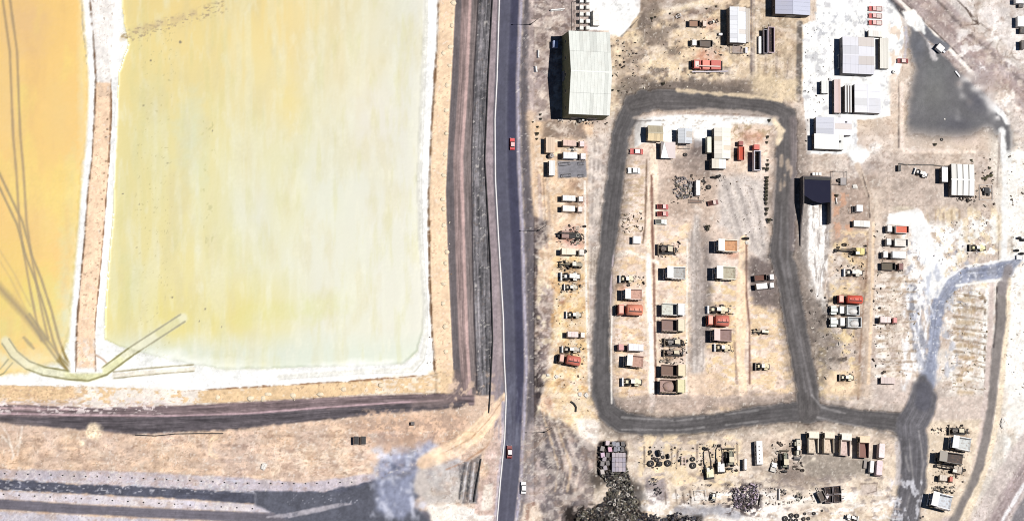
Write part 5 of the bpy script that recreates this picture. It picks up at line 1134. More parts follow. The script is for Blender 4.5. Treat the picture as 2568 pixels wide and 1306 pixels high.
def shed(name, label, x0, y0, x1, y1, h, ridge='x', rise=1.0, n=6, roofc=(240, 240, 240), roofc2=None, wallc=(190, 180, 170), cat="building", over=.25, rows=1, cap=True, doors=((0, -1),), wins=True, group=None, deg=0.0, gap=.03):
    """a building: walls, doors, windows, roof sheets laid one by one, ridge cap. x0..y1 is the roof as the photograph shows it"""
    a, b = G(x0, y1, h), G(x1, y0, h)
    cx, cy = (a.x + b.x) / 2, (a.y + b.y) / 2; LX, LY = b.x - a.x, b.y - a.y
    r = empty(name, (cx, cy, 0), R(deg)); tag(r, label, cat, group)
    wx, wy = LX - 2 * over, LY - 2 * over
    W = MB().box(0, 0, 0, wx, wy, h - .1)
    if rise and ridge != 'flat' and ridge != 'mono':
        if ridge == 'x': W.slab([(0, 0)], 0, 0) if False else None
    w = W.build("wall", M_('wall', wallc), r)
    if ridge in ('x', 'y') and rise > .05:
        g = MB(); q = 1 - 2 * over / (LY if ridge == 'x' else LX)
        for s in (-1, 1):
            if ridge == 'x': g.v += [(s * wx / 2, -wy / 2, h - .1), (s * wx / 2, wy / 2, h - .1), (s * wx / 2, 0, h - .1 + rise * q)]
            else: g.v += [(-wx / 2, s * wy / 2, h - .1), (wx / 2, s * wy / 2, h - .1), (0, s * wy / 2, h - .1 + rise * q)]
            g.f.append((len(g.v) - 3, len(g.v) - 2, len(g.v) - 1))
        g.build("gable", M_('wall', wallc), w)
    def panel(u0, u1, v0, v1, z_a, z_b, c):
        """sheet over u along the ridge, v across it"""
        m = MB(); t = .07
        P = [(u0, v0, z_a), (u1, v0, z_a), (u1, v1, z_b), (u0, v1, z_b)]
        if ridge == 'y': P = [(v, -u, z) for u, v, z in P]
        m.v = [(x, y, z) for x, y, z in P] + [(x, y, z + t) for x, y, z in P]
        m.f = [(3, 2, 1, 0), (4, 5, 6, 7), (0, 1, 5, 4), (1, 2, 6, 5), (2, 3, 7, 6), (3, 0, 4, 7)]
        k = 3; q = len(m.v)
        for i in range(k):                                            # standing seams
            uu = u0 + (u1 - u0) * (i + .5) / k; e = .05
            Q = [(uu - e, v0, z_a + t), (uu + e, v0, z_a + t), (uu + e, v1, z_b + t), (uu - e, v1, z_b + t)]
            if ridge == 'y': Q = [(v, -u, z) for u, v, z in Q]
            n0 = len(m.v); m.v += Q + [(x, y, z + .03) for x, y, z in Q]
            m.f += [tuple(n0 + j for j in f) for f in ((4, 5, 6, 7), (0, 1, 5, 4), (1, 2, 6, 5), (2, 3, 7, 6), (3, 0, 4, 7))]
        return m.build("roof_panel", M_('roof', c), r)
    U, V = (LX, LY) if ridge != 'y' else (LY, LX)
    zz = lambda v: h + rise * (1 - abs(v) / (V / 2)) if ridge in ('x', 'y') else (h + rise * (v / V + .5) if ridge == 'mono' else h)
    cuts = [-V / 2, 0, V / 2] if ridge in ('x', 'y') else [-V / 2, V / 2]
    rnd = random.Random(int(x0 * 7 + y0))
    for si in range(len(cuts) - 1):
        for q in range(rows):
            va = cuts[si] + (cuts[si + 1] - cuts[si]) * q / rows; vb = cuts[si] + (cuts[si + 1] - cuts[si]) * (q + 1) / rows
            for k in range(n):
                u0 = -U / 2 + U * k / n + gap / 2; u1 = -U / 2 + U * (k + 1) / n - gap / 2; dz = rnd.uniform(0, .03)
                c = roofc2 if (roofc2 and si == 0) else roofc
                if rnd.random() < .22: c = tuple(int(v * .93) for v in c)
                elif rnd.random() < .10: c = (int(c[0] * .93), int(c[1] * .89), int(c[2] * .84))
                panel(u0, u1, va + .02, vb - .02, zz(va + .02) + dz, zz(vb - .02) + dz, c)
    if cap and ridge in ('x', 'y') and rise > .05:
        m = MB(); (m.box(0, 0, h + rise + .06, LX, .5, .08) if ridge == 'x' else m.box(0, 0, h + rise + .06, .5, LY, .08)); m.build("ridge_cap", M_('roof', roofc), r)
    dh = min(h * .75, 4.0 if LX > 12 else 2.2); dw = 3.6 if LX > 12 else 1.0
    for dx, side in doors:
        d = B_("door", M_('paint', (120, 128, 140)), r, ((dx * wx / 2, -wy / 2 - .03, 0, dw, .08, dh) if side == -1 else (-wx / 2 - .03, dx * wy / 2, 0, .08, dw, dh)))
    if wins:
        m = max(2, int(wy / 5))
        for k in range(m):
            f = B_("window", M_('paint', (220, 220, 215)), r, (-wx / 2 - .03, -wy / 2 + wy * (k + .5) / m, h * .5, .06, 1.3, .9)); B_("pane", M_('glass'), f, (-wx / 2 - .07, -wy / 2 + wy * (k + .5) / m, h * .5 + .08, .03, 1.1, .74))
    return r
# ------------------------------------------------------------------ roadside kerb, pipes, black tubes added for dark lines
def path_tube(name, pts, rad, m, z, k=7):
    return MB().tube([tuple(G(x, y, z)) for x, y in pts], rad, k).build(name, m)
kerb = MB().tube([(G(edgef(AL, y) - 2, y).x, G(edgef(AL, y) - 2, y).y, .0) for y in range(-160, 1480, 20)], .28, 6).build("road_kerb", mat('kerb_lime', (250, 248, 248), .9, 0, .15, .6)); tag(kerb, kind='structure')
tag(path_tube("pipe_or_added_tube", [(edgef(K2, y) + 2, y) for y in range(-150, 1040, 15)], .22, M_('dark'), .25), "long black tube added for the dark ditch line beside the highway", "pipe_or_added_tube")  # added tube standing in for the dark line of a roadside ditch
tag(path_tube("pipe_or_added_tube", [(1206, 1150), (1201, 1180), (1194, 1220), (1188, 1258)], .25, M_('dark'), .25), "short black pipe south of where the sand track meets the highway", "pipe_or_added_tube")
tag(path_tube("pipe_or_added_tube", [(340, 1090), (390, 1092), (440, 1087), (500, 1086), (560, 1086)], .17, M_('dark'), .2), "thin black tube added for a dark line on the track below the ponds", "hose")  # tube added to draw a thin dark line on the ground
tag(path_tube("pipe_or_added_tube", [(2254, 410), (2270, 413), (2340, 414), (2375, 419)], .2, M_('steel'), .2), "grey pipe running to the eight-panel cream building", "pipe_or_added_tube")
tag(path_tube("pipe_or_added_tube", [(1432, 1006), (1440, 1012), (1445, 1020), (1444, 1032)], .3, M_('dark'), .35), "bent black pipe on yellow sand at the south end of the roadside plots", "pipe")
# ------------------------------------------------------------------ highway traffic and lamps
put("car", car, "red car driving north in the dark lane beside the roadside yard", "car", 1285, 361, 90, 30, 12, paint=(226, 60, 66), roofc=(244, 190, 190), zc=.8)
put("car", car, "dark red car with white roof near the sand track junction", "car", 1278, 1132, 90, 32, 13, paint=(130, 30, 34), roofc=(250, 240, 240), zc=.8)
put("car", car, "white car parked on the road shoulder at the bottom edge", "car", 1313, 1222, 90, 31, 13, paint=(250, 250, 250), roofc=(255, 255, 255), zc=.8)
for x, y, lb in ((1330, 62, "street lamp by the highway north-west of the big shed"), (1350, 578, "street lamp where the dark verge bulges beside the highway"), (1365, 1083, "street lamp on the grey ground south of the roadside plots")):
    put("street_lamp", street_lamp, lb, "street lamp", x, y, 0, group="street lamps along the highway")
# ------------------------------------------------------------------ along the ponds
mounds = [(1137, 8), (1133, 65), (1130, 118), (1112, 134), (1128, 165), (1121, 215), (1120, 277), (1119, 335), (1116, 387), (1113, 440), (1111, 500), (1112, 524), (1113, 565), (1121, 632), (1117, 660), (1113, 712), (1111, 761), (1116, 819), (1118, 881)]
for i, (x, y) in enumerate(mounds):
    rn = random.Random(i); p = G(x, y, .6)
    o = MB().lump(0, 0, -.1, rn.uniform(.8, 1.2), rn.uniform(.75, 1.05), rn.uniform(.5, .8), 10, 4, .16, rn).build("earth_mound", M_('earth', (255, 238, 208)), None, True, (p.x, p.y, .5))
    tag(o, "small pale earth heap on the sand berm east of the green pond", "earth heap", "pale heaps along the east berm")
for i, (x, y) in enumerate([(956, 966), (862, 975), (804, 988), (735, 991), (672, 988), (660, 998), (628, 998), (546, 996)]):
    rn = random.Random(i + 50); p = G(x, y, .6)
    o = MB().lump(0, 0, -.1, rn.uniform(.9, 1.4), rn.uniform(.8, 1.2), rn.uniform(.5, .8), 10, 4, .2, rn).build("earth_mound", M_('earth', (255, 238, 208)), None, True, (p.x, p.y, .5))
    tag(o, "pale earth heap on the berm south of the green pond", "earth heap", "pale heaps along the south berm")
def post(s=1.0):
    r = empty("t"); B_("base", M_('dark'), r, (0, 0, 0, .4, .4, .15)); MB().rod((0, 0, .1), (0, 0, .8), .09, .08, 6).build("post_shaft", M_('dark'), r); return r, .5, .5, .5
vk = [(13, 1186), (120, 1189), (207, 1193), (300, 1195), (420, 1201), (510, 1205), (600, 1210), (770, 1211), (890, 1207)]
for k in range(31):
    x = 13 + k * 29; put("marker_post", post, "small dark marker post on the verge north of the asphalt strip", "marker post", x, np.interp(x, [v[0] for v in vk], [v[1] for v in vk]), 0, group="marker posts along the upper verge")
for k in range(17):
    x = 10 + k * 39; put("marker_post", post, "small dark marker post on the pale strip between the two asphalt bands", "marker post", x, 1237 + x * .058, 0, group="marker posts along the lower verge")
def block(c=(214, 204, 196)):
    r = empty("t"); B_("core", M_('wall', c), r, (0, 0, 0, 1.6, 2.8, 2.0)); B_("cap", M_('dark'), r, (0, 0, 2.003, 1.5, 2.7, .12)); return r, 1.6, 2.8, 2.0
put("concrete_hut", block, "black-topped hut, western one of the pair on the sandy field", "hut", 894, 1103, 0, group="pair of huts on the sandy field")
put("concrete_hut", block, "black-topped hut, eastern one of the pair on the sandy field", "hut", 912, 1103, 0, group="pair of huts on the sandy field")
put("box", crate, "dark box on broken ground south of the green pond corner", "box", 1035, 1061, 0, 9, 8, c=(70, 60, 60))
put("boulder", boulder, "white boulder standing alone above the asphalt strip", "boulder", 662, 1169, 60, 22, 16)
for i, (x, y, s, lb) in enumerate([(1374, 940, 10, "white boulder at the edge of the highway verge"), (1396, 944, 12, "white boulder just inside the yellow sand"), (1455, 988, 13, "white boulder, left of two beside the pale boundary line"), (1471, 990, 14, "white boulder, right of two beside the pale boundary line"), (1345, 128, 6, "x")]):
    if lb != "x": put("boulder", boulder, lb, "boulder", x, y, i * 40, s, s * .9)
def barrier(L=3.0, c=(252, 252, 250)):
    r = empty("t"); MB().prism([(-.35, 0), (.35, 0), (.15, .4), (.12, .95), (-.12, .95), (-.15, .4)], -L / 2, L / 2).build("block", M_('paint', c), r); B_("foot", M_('paint', c), r, (0, -L / 3, -.02, .8, .3, .1), (0, L / 3, -.02, .8, .3, .1)); return r, .7, L, .9
put("barrier", barrier, "upright white barrier west of the big shed", "barrier", 1351, 135, 0, 6, 20); put("barrier", barrier, "shorter white barrier below the upright one by the verge", "barrier", 1345, 173, 8, 9, 15)
put("barrier", barrier, "long slanting white barrier north-west of the big shed", "barrier", 1399, 24, 98, 6, 36)
# ------------------------------------------------------------------ the big shed and its surroundings
shed("industrial_shed", "large pale green metal shed beside the highway", 1426, 82, 1529, 286, 10.0, 'x', 3.2, 12, (238, 241, 234), None, (128, 132, 100), rows=2, doors=((-.4, -1), (.4, -1), (0, -2)), over=.1)
put("utility_box", crate, "light blue box by the north-west corner of the big shed", "utility box", 1394, 111, 0, c=(176, 196, 240), L=1.6, W=2.4, H=2.4)
for r_, y in enumerate((2, 18, 35, 53, 70)):
    for c_, x in enumerate((1459, 1475)):
        put("cube_tank", crate, "white cube tank, %s row from the north, %s column, north of the big shed" % (("first", "second", "third", "fourth", "fifth")[r_], ("west", "east")[c_]), "tank", x, y, 0, group="cube tanks north of the big shed", c=(252, 252, 246), L=1.2, W=1.3, H=2.2)
put("tank_rack", box_frame, "tall dark steel rack along the west side of the cube tanks", "rack", 1450, 38, 90, c=(50, 46, 46), L=10.5, W=.9, H=3.0)
put("container", container, "white container standing east of the cube tanks", "container", 1495, 46, 90, c=(250, 248, 240), L=5.3, W=2.3)
for x, y, s in [(1356, 287, 7), (1357, 298, 8), (1349, 318, 7), (1348, 335, 11), (1347, 348, 7), (1337, 306, 5)]:
    put("bush", bush, "small dark bush on the bank between highway and big shed", "bush", x, y, 0, s * 1.1, s, "bushes on the highway bank", s=1.0)
for x, y, s in [(1555, 140, 6), (1536, 190, 7), (1563, 109, 5), (1563, 127, 5), (1537, 226, 7), (1552, 228, 6), (1533, 116, 5), (1519, 311, 5)]:
    put("bush", bush, "small dark bush on sand east of the big shed", "bush", x, y, 0, s * 1.1, s, "bushes east of the big shed", s=1.0)
put("machine", axle_frame, "white skid machine at the south-west corner of the big shed", "machine", 1405, 300, 0, 14, 9, c=(250, 250, 248)); put("machine", wheel_loader, "small black and white skid loader at the south wall of the big shed", "loader", 1461, 301, 20, 26, 12, body=(60, 60, 60)); put("machine", axle_frame, "wheeled frame at the south-east corner of the big shed", "machine", 1517, 294, -40, 16, 10, c=(200, 190, 170))
# ------------------------------------------------------------------ roadside column, north to south
shed("cabin", "sand coloured flat roofed cabin south-west of the big shed", 1369, 345, 1391, 383, 2.9, 'flat', 0, 4, (232, 204, 176), None, (170, 150, 130), "cabin", .1)
put("water_tank", storage_tank, "grey round tank between the sand and white cabins", "tank", 1384, 390, 0, 12, 12, c=(170, 164, 164), H=2.2)
shed("cabin", "narrow white flat roofed cabin beside a grey pad", 1377, 403, 1392, 440, 3.2, 'flat', 0, 4, (252, 252, 250), None, (120, 120, 122), "cabin", .1)
put("box_truck", box_truck, "box truck with pink tan roof, northernmost of the roadside trucks", "truck", 1440, 359, 0, 57, 15, box=(226, 190, 176), cab=(250, 222, 224))
put("box_truck", box_truck, "white box truck just north of the grey pad", "truck", 1442, 390, 0, 60, 16, box=(246, 248, 255), cab=(250, 244, 246), L=8.1)
put("box_truck", box_truck, "white box truck with white cab south of the grey pad", "truck", 1438, 497, 0, 55, 14, box=(252, 250, 244), cab=(255, 246, 244), L=7.8)
put("box_truck", box_truck, "cream box truck parked above the red stained ground", "truck", 1437, 523, 0, 53, 14, box=(252, 248, 240), cab=(250, 232, 226), L=7.7)
for x, y, w_, lb in ((1418, 411, 24, "dark low trestle at the north-west of the grey pad"), (1458, 410, 12, "short dark trestle at the north-east of the grey pad"), (1421, 440, 22, "dark low trestle at the south-west of the grey pad"), (1458, 441, 12, "short dark trestle at the south-east of the grey pad")):
    put("trestle", box_frame, lb, "trestle", x, y, 8, w_, 7, c=(60, 56, 60), L=2.6, W=.9, H=.9)
put("scrap_part", axle_frame, "small wheel frame between the two northern box trucks", "wheel frame", 1436, 375, 0, 26, 10, c=(225, 222, 222))
put("drill_rig", drill_rig, "dark drill rig with round reels on red stained ground", "drill rig", 1428, 589, 0, 62, 34)
put("box_truck", box_truck, "cream box truck with a black frame at its front", "truck", 1438, 631, 0, 60, 15, box=(248, 238, 214), cab=(238, 234, 226), L=8.4)
put("tyre", big_tyre, "loose tyre at the nose of the cream box truck", "tyre", 1468, 630, 0, 9, 9, rad=.7, w=.5)
LG = "wheel loaders parked in the yard"
put("grader", grader, "grey green grader directly below the cream box truck", "grader", 1434, 663, 180, 60, 22, LG, body=(160, 152, 130))
put("wheel_loader", wheel_loader, "white wheel loader between the grey green grader and a smaller loader", "wheel loader", 1431, 693, 180, 54, 22, LG, body=(244, 242, 236))
put("wheel_loader", wheel_loader, "small wheel loader below the white one in the roadside plots", "wheel loader", 1432, 720, 180, 38, 16, LG, body=(220, 210, 190))
put("wheel_loader", wheel_loader, "wheel loader alone in the middle of the yellow roadside sand", "wheel loader", 1439, 789, 180, 42, 18, LG, body=(214, 206, 188))
put("box_truck", box_truck, "short pinkish white box truck south of the lone roadside loader", "truck", 1446, 838, 0, 46, 14, box=(244, 222, 218), cab=(255, 244, 236), L=6.6)
put("wheel_loader", wheel_loader, "wheel loader touching the north side of the red tanker", "wheel loader", 1432, 876, 180, 50, 17, LG, body=(208, 196, 180))
put("tanker_truck", tanker_truck, "red tanker truck at the south end of the roadside plots", "tanker", 1428, 901, 172, 58, 24, tank=(232, 128, 110), cab=(90, 50, 46))
# ------------------------------------------------------------------ north yard
put("flatbed_truck", box_truck, "brown bed truck north of the white cab chassis", "truck", 1750, 60, 0, 44, 15, box=(176, 140, 120), cab=(248, 226, 210), L=6.2, openb=(120, 96, 84))
put("scrap_part", grader, "small dark implement beside the brown bed truck", "implement", 1790, 55, 20, 26, 12, body=(80, 60, 54))
put("cab_chassis", box_truck, "white cab truck with an empty dark chassis", "truck", 1760, 109, 180, 54, 16, box=(120, 110, 104), cab=(250, 250, 248), L=7.6, openb=(90, 84, 82))
put("mobile_crane", mobile_crane, "red mobile crane truck in the north yard", "crane truck", 1775, 163, 180, 80, 24)
tag(path_tube("pole", [(1735, 180), (1780, 180), (1826, 179)], .22, M_('paint', (246, 236, 246)), 1.1), "long white pole lying along the south side of the red crane truck", "pole")
for x in (1742, 1778, 1812): put("trestle", box_frame, "low trestle carrying the long white pole", "trestle", x, 181, 0, c=(60, 54, 54), L=.9, W=.9, H=.78, group="trestles under the white pole")
shed("warehouse", "long white flat roofed warehouse east of the red crane truck", 1830, 19, 1870, 107, 5.2, 'y', .5, 8, (242, 244, 250), None, (110, 106, 104), "warehouse", .1)
shed("lean_to", "narrow cream lean-to along the east side of the white warehouse", 1871, 22, 1880, 106, 3.0, 'flat', 0, 6, (246, 236, 226), None, (150, 140, 130), "lean-to", .05, wins=False)
put("cage", box_frame, "grey open cage south of the white warehouse", "cage", 1852, 123, 0, c=(140, 132, 128), L=3.9, W=2.8, H=1.8, fill=(186, 170, 162)); put("cabinet", crate, "white cabinet inside the dark bay south of the warehouse", "cabinet", 1872, 126, 0, c=(235, 235, 245), L=.8, W=2.0, H=1.4)
put("container", container, "small white container by the west wall of the warehouse", "container", 1808, 86, 0, c=(248, 248, 250), L=1.5, W=.8, H=1.2)
for x, y, s in [(1636, 46, 8), (1644, 43, 6), (1681, 34, 6), (1664, 210, 10), (1681, 216, 4), (1773, 22, 6), (1797, 16, 6)]:
    put("bush", bush, "dark scrub bush on the north yard sand", "bush", x, y, 0, s * 1.1, s, "bushes in the north yard", s=1.0)
put("scrap_part", axle_frame, "white scrap axle with debris west of the brown bed truck", "scrap", 1702, 40, 30, 18, 12, c=(240, 238, 240))
shed("warehouse", "grey blue warehouse cut by the top edge of the picture", 1944, -34, 2032, 35, 5.4, 'y', .6, 7, (196, 200, 220), (178, 180, 200), (90, 84, 84), "warehouse", .1)
put("container", container, "long narrow white container west of the open trailers", "container", 1906, 113, 90, c=(252, 252, 252), L=6.2, W=1.0, H=1.2)
put("open_trailer", open_trailer, "grey violet open trailer with tall walls, left one", "trailer", 1920, 104, 90, 62, 9, c=(150, 146, 160), W=1.6)
put("open_trailer", open_trailer, "pink violet open trailer with tall walls, right one", "trailer", 1935, 100, 90, 66, 15, c=(226, 202, 214))
# ------------------------------------------------------------------ plots north of the inner yard
shed("house", "tan house with two tone roof in the north-west corner of the inner yard", 1624, 316, 1662, 353, 3.6, 'x', .9, 5, (190, 178, 152), (240, 216, 172), (150, 136, 116), "house")
shed("house", "pale blue roofed hut between the tan house and the long building", 1700, 323, 1736, 359, 3.4, 'y', .6, 5, (212, 216, 222), None, (150, 150, 154), "house"); 
put("veranda", box_frame, "low railing in front of the pale blue hut", "railing", 1716, 369, 0, c=(130, 120, 112), L=4.0, W=1.0, H=.9)
def tent(): 
    r = empty("t"); h = 3.0
    MB().box(0, 0, 0, 4.8, 5.0, 2.6).build("wall", M_('wall', (150, 140, 134)), r)
    f = [(-2.6, -2.8, 2.62), (2.6, -2.8, 2.62), (2.6, 2.8, 2.62), (-2.6, 2.8, 2.62)]
    a = (-1.6, 2.6, 3.3); m = MB(); m.v = [f[0], (.2, -2.8, 2.62), a]; m.f = [(0, 1, 2)]; m.v += [(x, y, z - .12) for x, y, z in m.v[:3]]; m.f += [(5, 4, 3), (0, 3, 4, 1), (1, 4, 5, 2), (2, 5, 3, 0)]; m.build("white_roof_panel", M_('roof', (252, 252, 252)), r)
    m = MB(); m.v = [(.25, -2.8, 2.64), f[1], f[2], (a[0] + .06, a[1], a[2])]; m.f = [(0, 1, 2, 3)]; m.v += [(x, y, z - .12) for x, y, z in m.v[:4]]; m.f += [(7, 6, 5, 4), (0, 4, 5, 1), (1, 5, 6, 2), (2, 6, 7, 3), (3, 7, 4, 0)]; m.build("pink_roof_panel", M_('roof', (224, 208, 206)), r)
    m = MB(); m.v = [f[0], (a[0] - .05, a[1], a[2]), f[3]]; m.f = [(0, 1, 2)]; m.v += [(x, y, z - .12) for x, y, z in m.v[:3]]; m.f += [(5, 4, 3), (0, 3, 4, 1), (1, 4, 5, 2), (2, 5, 3, 0)]; m.build("side_roof_panel", M_('roof', (200, 190, 186)), r)
    B_("door", M_('paint', (90, 90, 96)), r, (0, -2.52, 0, 1.1, .08, 2.1)); return r, 5.2, 5.6, 2.8
put("house", tent, "square hut whose roof has one bright white triangular face", "house", 1676, 376, 0, 38, 42)
shed("workshop", "long cream workshop in the inner yard", 1791, 322, 1832, 397, 4.0, 'y', .5, 7, (246, 240, 228), None, (120, 112, 106), "workshop", .1)
shed("annex", "white annex at the south end of the long cream workshop", 1785, 399, 1820, 422, 3.8, 'flat', 0, 4, (252, 252, 248), None, (110, 100, 96), "annex", .05)
put("container", container, "cream container hugging the west wall of the long workshop", "container", 1779, 363, 90, c=(244, 244, 222), L=5.6, W=1.5, H=3.0)
put("dump_truck", open_trailer, "orange red truck with dark hood facing north near the long workshop", "truck", 1860, 384, 90, 34, 13, c=(222, 92, 70), floor=(222, 92, 70), cab=(150, 50, 42), L=5.4, W=2.2, H=3.4, floorz=2.6)
put("dump_truck", open_trailer, "tall walled truck with red cab and white wall edge", "truck", 1900, 402, 90, 50, 17, c=(244, 240, 250), floor=(40, 36, 40), cab=(222, 90, 76), L=7.0, W=2.6, H=3.8)
put("car", car, "red car with pale roof in the west gateway", "car", 1596, 380, 180, 34, 14, paint=(214, 90, 84), roofc=(252, 246, 242), zc=.9)
put("car", car, "white car south of the red car in the west gateway", "car", 1590, 428, 180, 32, 15, paint=(250, 250, 250), roofc=(255, 255, 255), zc=.9)
put("pickup", pickup, "red pickup, northern one of three parked in a column", "pickup", 1663, 518, 0, 30, 12, paint=(196, 70, 68), bedc=(90, 30, 30), cabr=(246, 210, 206))
put("pickup", pickup, "red pickup, middle one of three parked in a column", "pickup", 1663, 536, 0, 30, 12, paint=(190, 76, 72), bedc=(110, 34, 32), cabr=(240, 196, 190))
put("pickup", pickup, "white cab pickup with grey bed at the south of its column", "pickup", 1659, 556, 0, 30, 13, paint=(240, 244, 238), bedc=(110, 112, 106), cabr=(252, 255, 250))
put("pickup", pickup, "dark red pickup south-east of the scrap heap", "pickup", 1789, 508, 12, 28, 12, paint=(120, 50, 48), bedc=(70, 30, 28), cabr=(240, 214, 204))
put("container", container, "slim white container beside the grey scrap heap", "container", 1751, 471, 90, c=(250, 250, 248), L=5.4, W=1.5)
put("platform", box_frame, "low grey platform below the slim white container", "platform", 1744, 505, 0, c=(130, 116, 108), L=4.6, W=1.0, H=.5, fill=(150, 130, 120))
put("tyre", big_tyre, "black tyre east of the slim white container", "tyre", 1778, 469, 0, 13, 12, rad=1.0); put("tyre", big_tyre, "dark tyre by the corner of the slim white container", "tyre", 1764, 454, 0, 9, 8, rad=.7, w=.5); put("tyre", big_tyre, "grey tyre on bare ground between hut and long workshop", "tyre", 1719, 388, 0, 11, 9, rad=.8, w=.6)
put("tyre", big_tyre, "black tyre on its edge south of the white annex, left one", "tyre", 1789, 443, 0, 11, 10, rad=1.0, stand=True); put("tyre", big_tyre, "large black tyre on its edge south of the white annex, right one", "tyre", 1800, 441, 30, 15, 12, rad=1.0, stand=True); put("cage", box_frame, "small grey wire cage east of the standing tyres", "cage", 1814, 447, 20, c=(160, 150, 144), L=1.8, W=1.5, H=1.0)
put("cube_hut", crate, "white cube hut with a deep shadow in the west plots", "hut", 1598, 601, 0, c=(246, 248, 252), L=2.7, W=2.5, H=2.3)
put("dozer", dozer, "dark bulldozer with ripper below the white cab pickup", "bulldozer", 1674, 625, 180, 52, 28, body=(86, 66, 52))
put("bush", bush, "tall dark bush standing in the middle of the inner yard", "bush", 1776, 570, 0, 15, 20, s=1.1); put("tyre", big_tyre, "big black tyre north-east of the tan haul truck", "tyre", 1871, 596, 0, 16, 12, rad=1.05, stand=True); put("boulder", boulder, "white boulder just below the big black tyre", "boulder", 1873, 608, 30, 11, 11)
# ------------------------------------------------------------------ haul trucks and machines of the inner yard
put("haul_truck", haul_truck, "white haul truck with grey bed west of the grey lane", "haul truck", 1695, 683, 180, 52, 32, bed=(196, 196, 194), canopy=(254, 254, 254), rimc=(252, 252, 252))
put("haul_truck", haul_truck, "haul truck with orange tan bed and white canopy", "haul truck", 1824, 615, 180, 54, 32, bed=(236, 178, 134), canopy=(255, 253, 246), rimc=(255, 248, 226))
put("haul_truck", haul_truck, "haul truck with grey green bed below the orange tan one", "haul truck", 1820, 683, 180, 54, 34, bed=(204, 198, 176), canopy=(255, 255, 252), rimc=(255, 252, 232))
put("wheel_loader", wheel_loader, "wheel loader west of the white haul truck by the yard road", "wheel loader", 1572, 699, 180, 40, 20, LG, body=(240, 226, 190))
put("haul_truck", haul_truck, "haul truck with pinkish bed at the west road edge", "haul truck", 1588, 737, 180, 48, 28, bed=(230, 184, 166), canopy=(255, 250, 242), rimc=(240, 220, 208))
put("tanker_truck", tanker_truck, "orange red truck with flat deck on red stained ground", "truck", 1580, 776, 180, 66, 28, tank=(236, 148, 120), cab=(214, 104, 78), L=8.8)
put("box_truck", box_truck, "white box truck with pink cab facing west", "truck", 1583, 870, 180, 64, 17, box=(250, 248, 255), cab=(226, 160, 156), L=9.0)
put("haul_truck", haul_truck, "haul truck with rosy brown bed below the pink cab truck", "haul truck", 1592, 904, 176, 46, 30, bed=(214, 172, 156), canopy=(255, 252, 240), rimc=(200, 160, 146))
put("wheel_loader", wheel_loader, "wheel loader at the south end of the western plots", "wheel loader", 1585, 957, 180, 54, 22, LG, body=(250, 236, 200), bucket=(255, 255, 255))
put("haul_truck", haul_truck, "pale green haul truck facing east, first of its column", "haul truck", 1692, 775, 0, 58, 31, bed=(226, 228, 218), canopy=(254, 254, 252), rimc=(250, 250, 244))
put("haul_truck", haul_truck, "haul truck with mauve brown bed and white band, second of its column", "haul truck", 1692, 815, 0, 58, 31, bed=(150, 126, 120), canopy=(238, 226, 196), rimc=(170, 144, 132))
put("dozer", dozer, "grey bulldozer with ripper below the mauve brown haul truck", "bulldozer", 1692, 858, 180, 56, 22, body=(120, 114, 110)); put("dozer", dozer, "rusty bulldozer between the grey bulldozer and the debris", "bulldozer", 1690, 884, 180, 56, 18, body=(130, 104, 88))
put("scrap_part", axle_frame, "dark broken machine part above the brown haul truck", "machine part", 1673, 904, 0, 22, 13, c=(70, 60, 56))
put("haul_truck", haul_truck, "haul truck with dark brown bed near the south end of its column", "haul truck", 1692, 928, 0, 60, 30, bed=(134, 110, 100), canopy=(250, 230, 190), rimc=(160, 130, 116))
put("haul_truck", haul_truck, "haul truck with rosy grey bed, southernmost of its column", "haul truck", 1690, 967, 0, 62, 34, bed=(186, 158, 150), canopy=(240, 232, 180), rimc=(170, 140, 126), load=True)
put("wheel_loader", wheel_loader, "wheel loader just above the red truck of the middle plots", "wheel loader", 1801, 776, 180, 58, 20, LG, body=(248, 232, 196), bucket=(255, 255, 255))
put("tanker_truck", tanker_truck, "red tanker truck between a loader and a brown haul truck", "tanker", 1801, 803, 180, 58, 28, tank=(230, 130, 112), cab=(226, 110, 84), L=8.2)
put("haul_truck", haul_truck, "haul truck with violet brown bed below the red tanker", "haul truck", 1812, 839, 180, 50, 32, bed=(170, 142, 138), canopy=(236, 206, 200), rimc=(206, 176, 166))
put("wheel_loader", wheel_loader, "wheel loader below the violet brown haul truck", "wheel loader", 1812, 871, 180, 44, 20, LG, body=(240, 222, 184), bucket=(255, 255, 255))
put("flatbed_truck", box_truck, "truck with dark rusty bed and white cab by the east road", "truck", 1916, 696, 6, 50, 15, box=(120, 84, 74), cab=(255, 252, 250), L=7.0, openb=(60, 44, 42)); put("box_truck", box_truck, "white truck directly below the rusty bed truck", "truck", 1920, 716, 8, 48, 14, box=(254, 254, 252), cab=(255, 255, 255), L=6.9)
put("grader", grader, "small cream grader in the eastern sand plot", "grader", 1910, 831, 180, 42, 16, LG, body=(250, 236, 206)); put("wheel_loader", wheel_loader, "dark wheel loader in the south of the eastern sand plot", "wheel loader", 1912, 918, 180, 40, 20, LG, body=(236, 222, 180), bucket=(90, 84, 80))
hd = [(1926, 343, 7), (1924, 357, 6), (1926, 402, 5), (1926, 413, 8), (1925, 424, 9), (1916, 422, 6)] + [(1924 - k * .35, 446 + k * 9, 9) for k in range(7)] + [(1922, 510, 7), (1924, 524, 9), (1922, 536, 7), (1929, 552, 11), (1930, 302, 7)]
for x, y, s in hd: put("bush", bush, "black green bush in the hedge row along the west edge of the east yard road", "bush", x, y, 0, s * 1.3, s * 1.5, "hedge bushes beside the east yard road", s=1.0)
put("marker_post", post, "small post on the yard road beside the southernmost hedge bush", "post", 1937, 551, 0, 6, 6)
